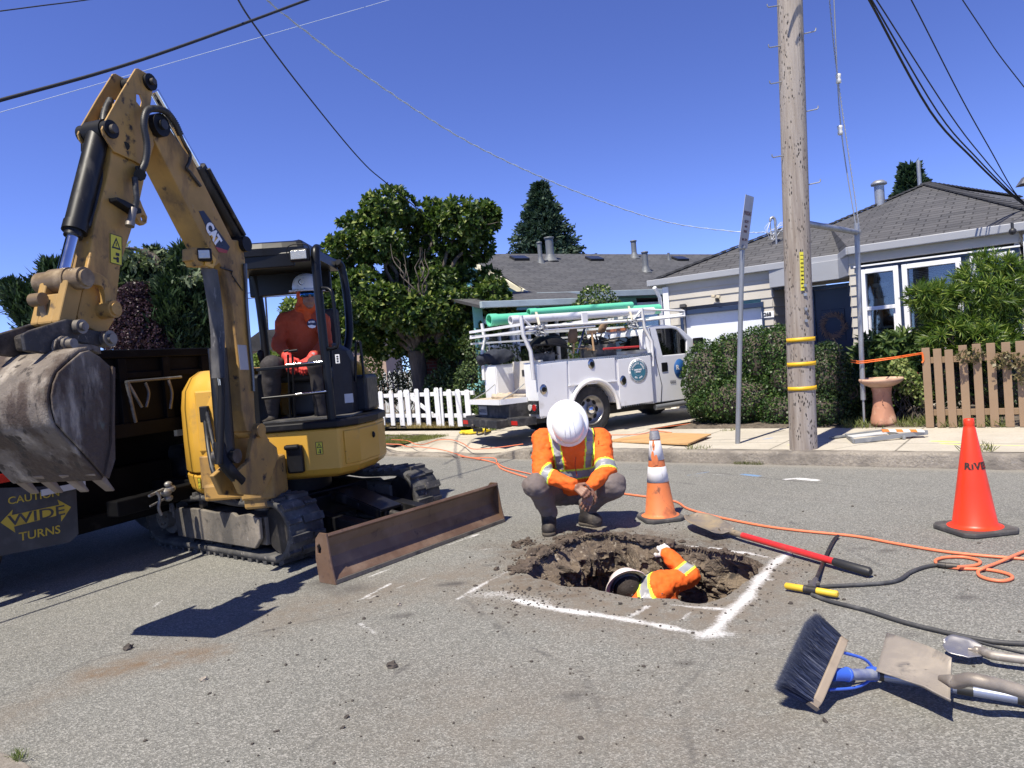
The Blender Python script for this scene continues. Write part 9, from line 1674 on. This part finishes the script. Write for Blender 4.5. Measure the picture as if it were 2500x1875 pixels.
for q in((700,655,.17),(590,968,.06)):a=bq(*q);mb=MB();mid_=a.lerp(h1_,.6)+(a-sk).normalized()*.03;P=crv([a,mid_,h1_+(a-sk).normalized()*.03-(h1_-sk).normalized()*.02,h1_+V(0,0,.0)],5);mb.tube(P,.0062,6);mb.build('brace',M_bb2,br_)
mb=MB();mb.cyl(h1_.lerp(sk,.09),h1_.lerp(sk,-.03),.029,n=14);mb.build('clamp',M_bb2,br_)
sc=thing('square_shovel','square-nosed grey shovel with turned-up sides lying over the broom handle','shovel',bq(1300,800));A_,B_,C_,D_=bq(1075,470,.10),bq(985,785,.105),bq(1598,1100,.085),bq(1612,745,.13);nu,nv=16,18;vs=[];
for j in range(nv+1):
 t=j/nv
 for i in range(nu+1):s=i/nu;p=B_.lerp(A_,s).lerp(C_.lerp(D_,s),t);sd2=(2*s-1);nrm_=(C_-B_).cross(A_-B_).normalized();nrm_=nrm_ if nrm_.z>0 else-nrm_;p=p+nrm_*(.035*abs(sd2)**5*min(1,t*1.5)-.014+.012*math.exp(-(sd2/.14)**2)*max(0,t-.35)*1.5+.003*mnoise.noise(V(s*4,t*4,1)));vs.append(p)
mb=MB();mb.add(vs,[(j*(nu+1)+i,j*(nu+1)+i+1,(j+1)*(nu+1)+i+1,(j+1)*(nu+1)+i)for j in range(nv)for i in range(nu)],sm=True);M_scoop=mat('scoop_dusty',(.33,.29,.245),.6,.25,layers=[((.44,.38,.30),3,.45,.6),((.20,.18,.16),6,.52,.62),((.12,.11,.10),22,.62,.7)],bump=(26,.4,.005),var=.12)
o=mb.build('blade',M_scoop,sc);so=o.modifiers.new('s','SOLIDIFY');so.thickness=.004
hb0=C_.lerp(D_,.5);hpts=[hb0-(hb0-B_.lerp(A_,.5)).normalized()*.05+V(0,0,.0),hb0+V(0,0,.012),bq(1650,905,.12),bq(1760,880,.15),bq(1900,905,.15),bq(2050,940,.13),bq(2300,1010,.10),bq(2700,1120,.05)];P=crv(hpts,6);mb=MB();mb.tube(P,[.012+.012*min(1,i/8)for i in range(len(P))],14);mb.build('handle',mat('handle_worn',(.22,.19,.16),.5,.3,layers=[((.34,.30,.25),7,.45,.65)],bump=(40,.3,.004)),sc)
ns_=thing('narrow_spade','narrow rounded spade with grey shaft at the right edge above the square shovel','spade',bq(1700,650));a,b=bq(1860,660,.04),bq(1545,590,.055);blade('blade',a,b,.135,lambda t:(.55+.45*min(1,t*3))if t<.75 else max(.03,math.sqrt(max(0,1-((t-.75)/.26)**2))),.0,ns_,mat('spade_steel',(.40,.39,.40),.38,.75,layers=[((.25,.24,.23),6,.5,.7)]),dish=.014,up=V(0,-.3,1));
mb=MB();mb.tube(crv([a+(b-a)*.35+V(0,0,.004),a+V(0,0,.008),bq(1950,680,.05),bq(2250,720,.05),bq(2700,790,.04)]),[.006]*3+[.016]*3+[.019]*19,12);mb.build('shaft',mat('spade_shaft',(.25,.22,.19),.45,.4,layers=[((.42,.40,.37),8,.5,.68)]),ns_)
kc_=[G(-60,1790),G(-20,1845),G(60,1855),G(100,1900),G(-80,1990)];mb=MB();mb.prism([(p.x,p.y)for p in[G(-200,1800),G(-10,1836),G(30,1850),G(75,1874),G(110,1930),G(-200,2100)]],-.02,.012);o=mb.build('kerb_patch',M_kerb,None,bevel=.01);tag(o,kind='structure')
p=G(45,1850,.012);s,t=toST(p);grass('kerb_corner_grass',s-.04,s+.04,t-.02,t+.02,90,.035,(.05,.08,.02),(.22,.26,.08),.012)
for nm_,g_ in(('plastic_pipe','plastic pipes on the pickup rack'),('strap','straps round the pipes'),('clod','loose clods on the road'),('extension_cord','orange cords on the driveway'),('air_hose','air hoses on the road'),('garden_bush','bushes behind the white fence')):
 for o in bpy.data.objects:
  if o.parent is None and o.name.split('.')[0]==nm_:o['group']=g_
print('OBJECTS',len(bpy.data.objects))
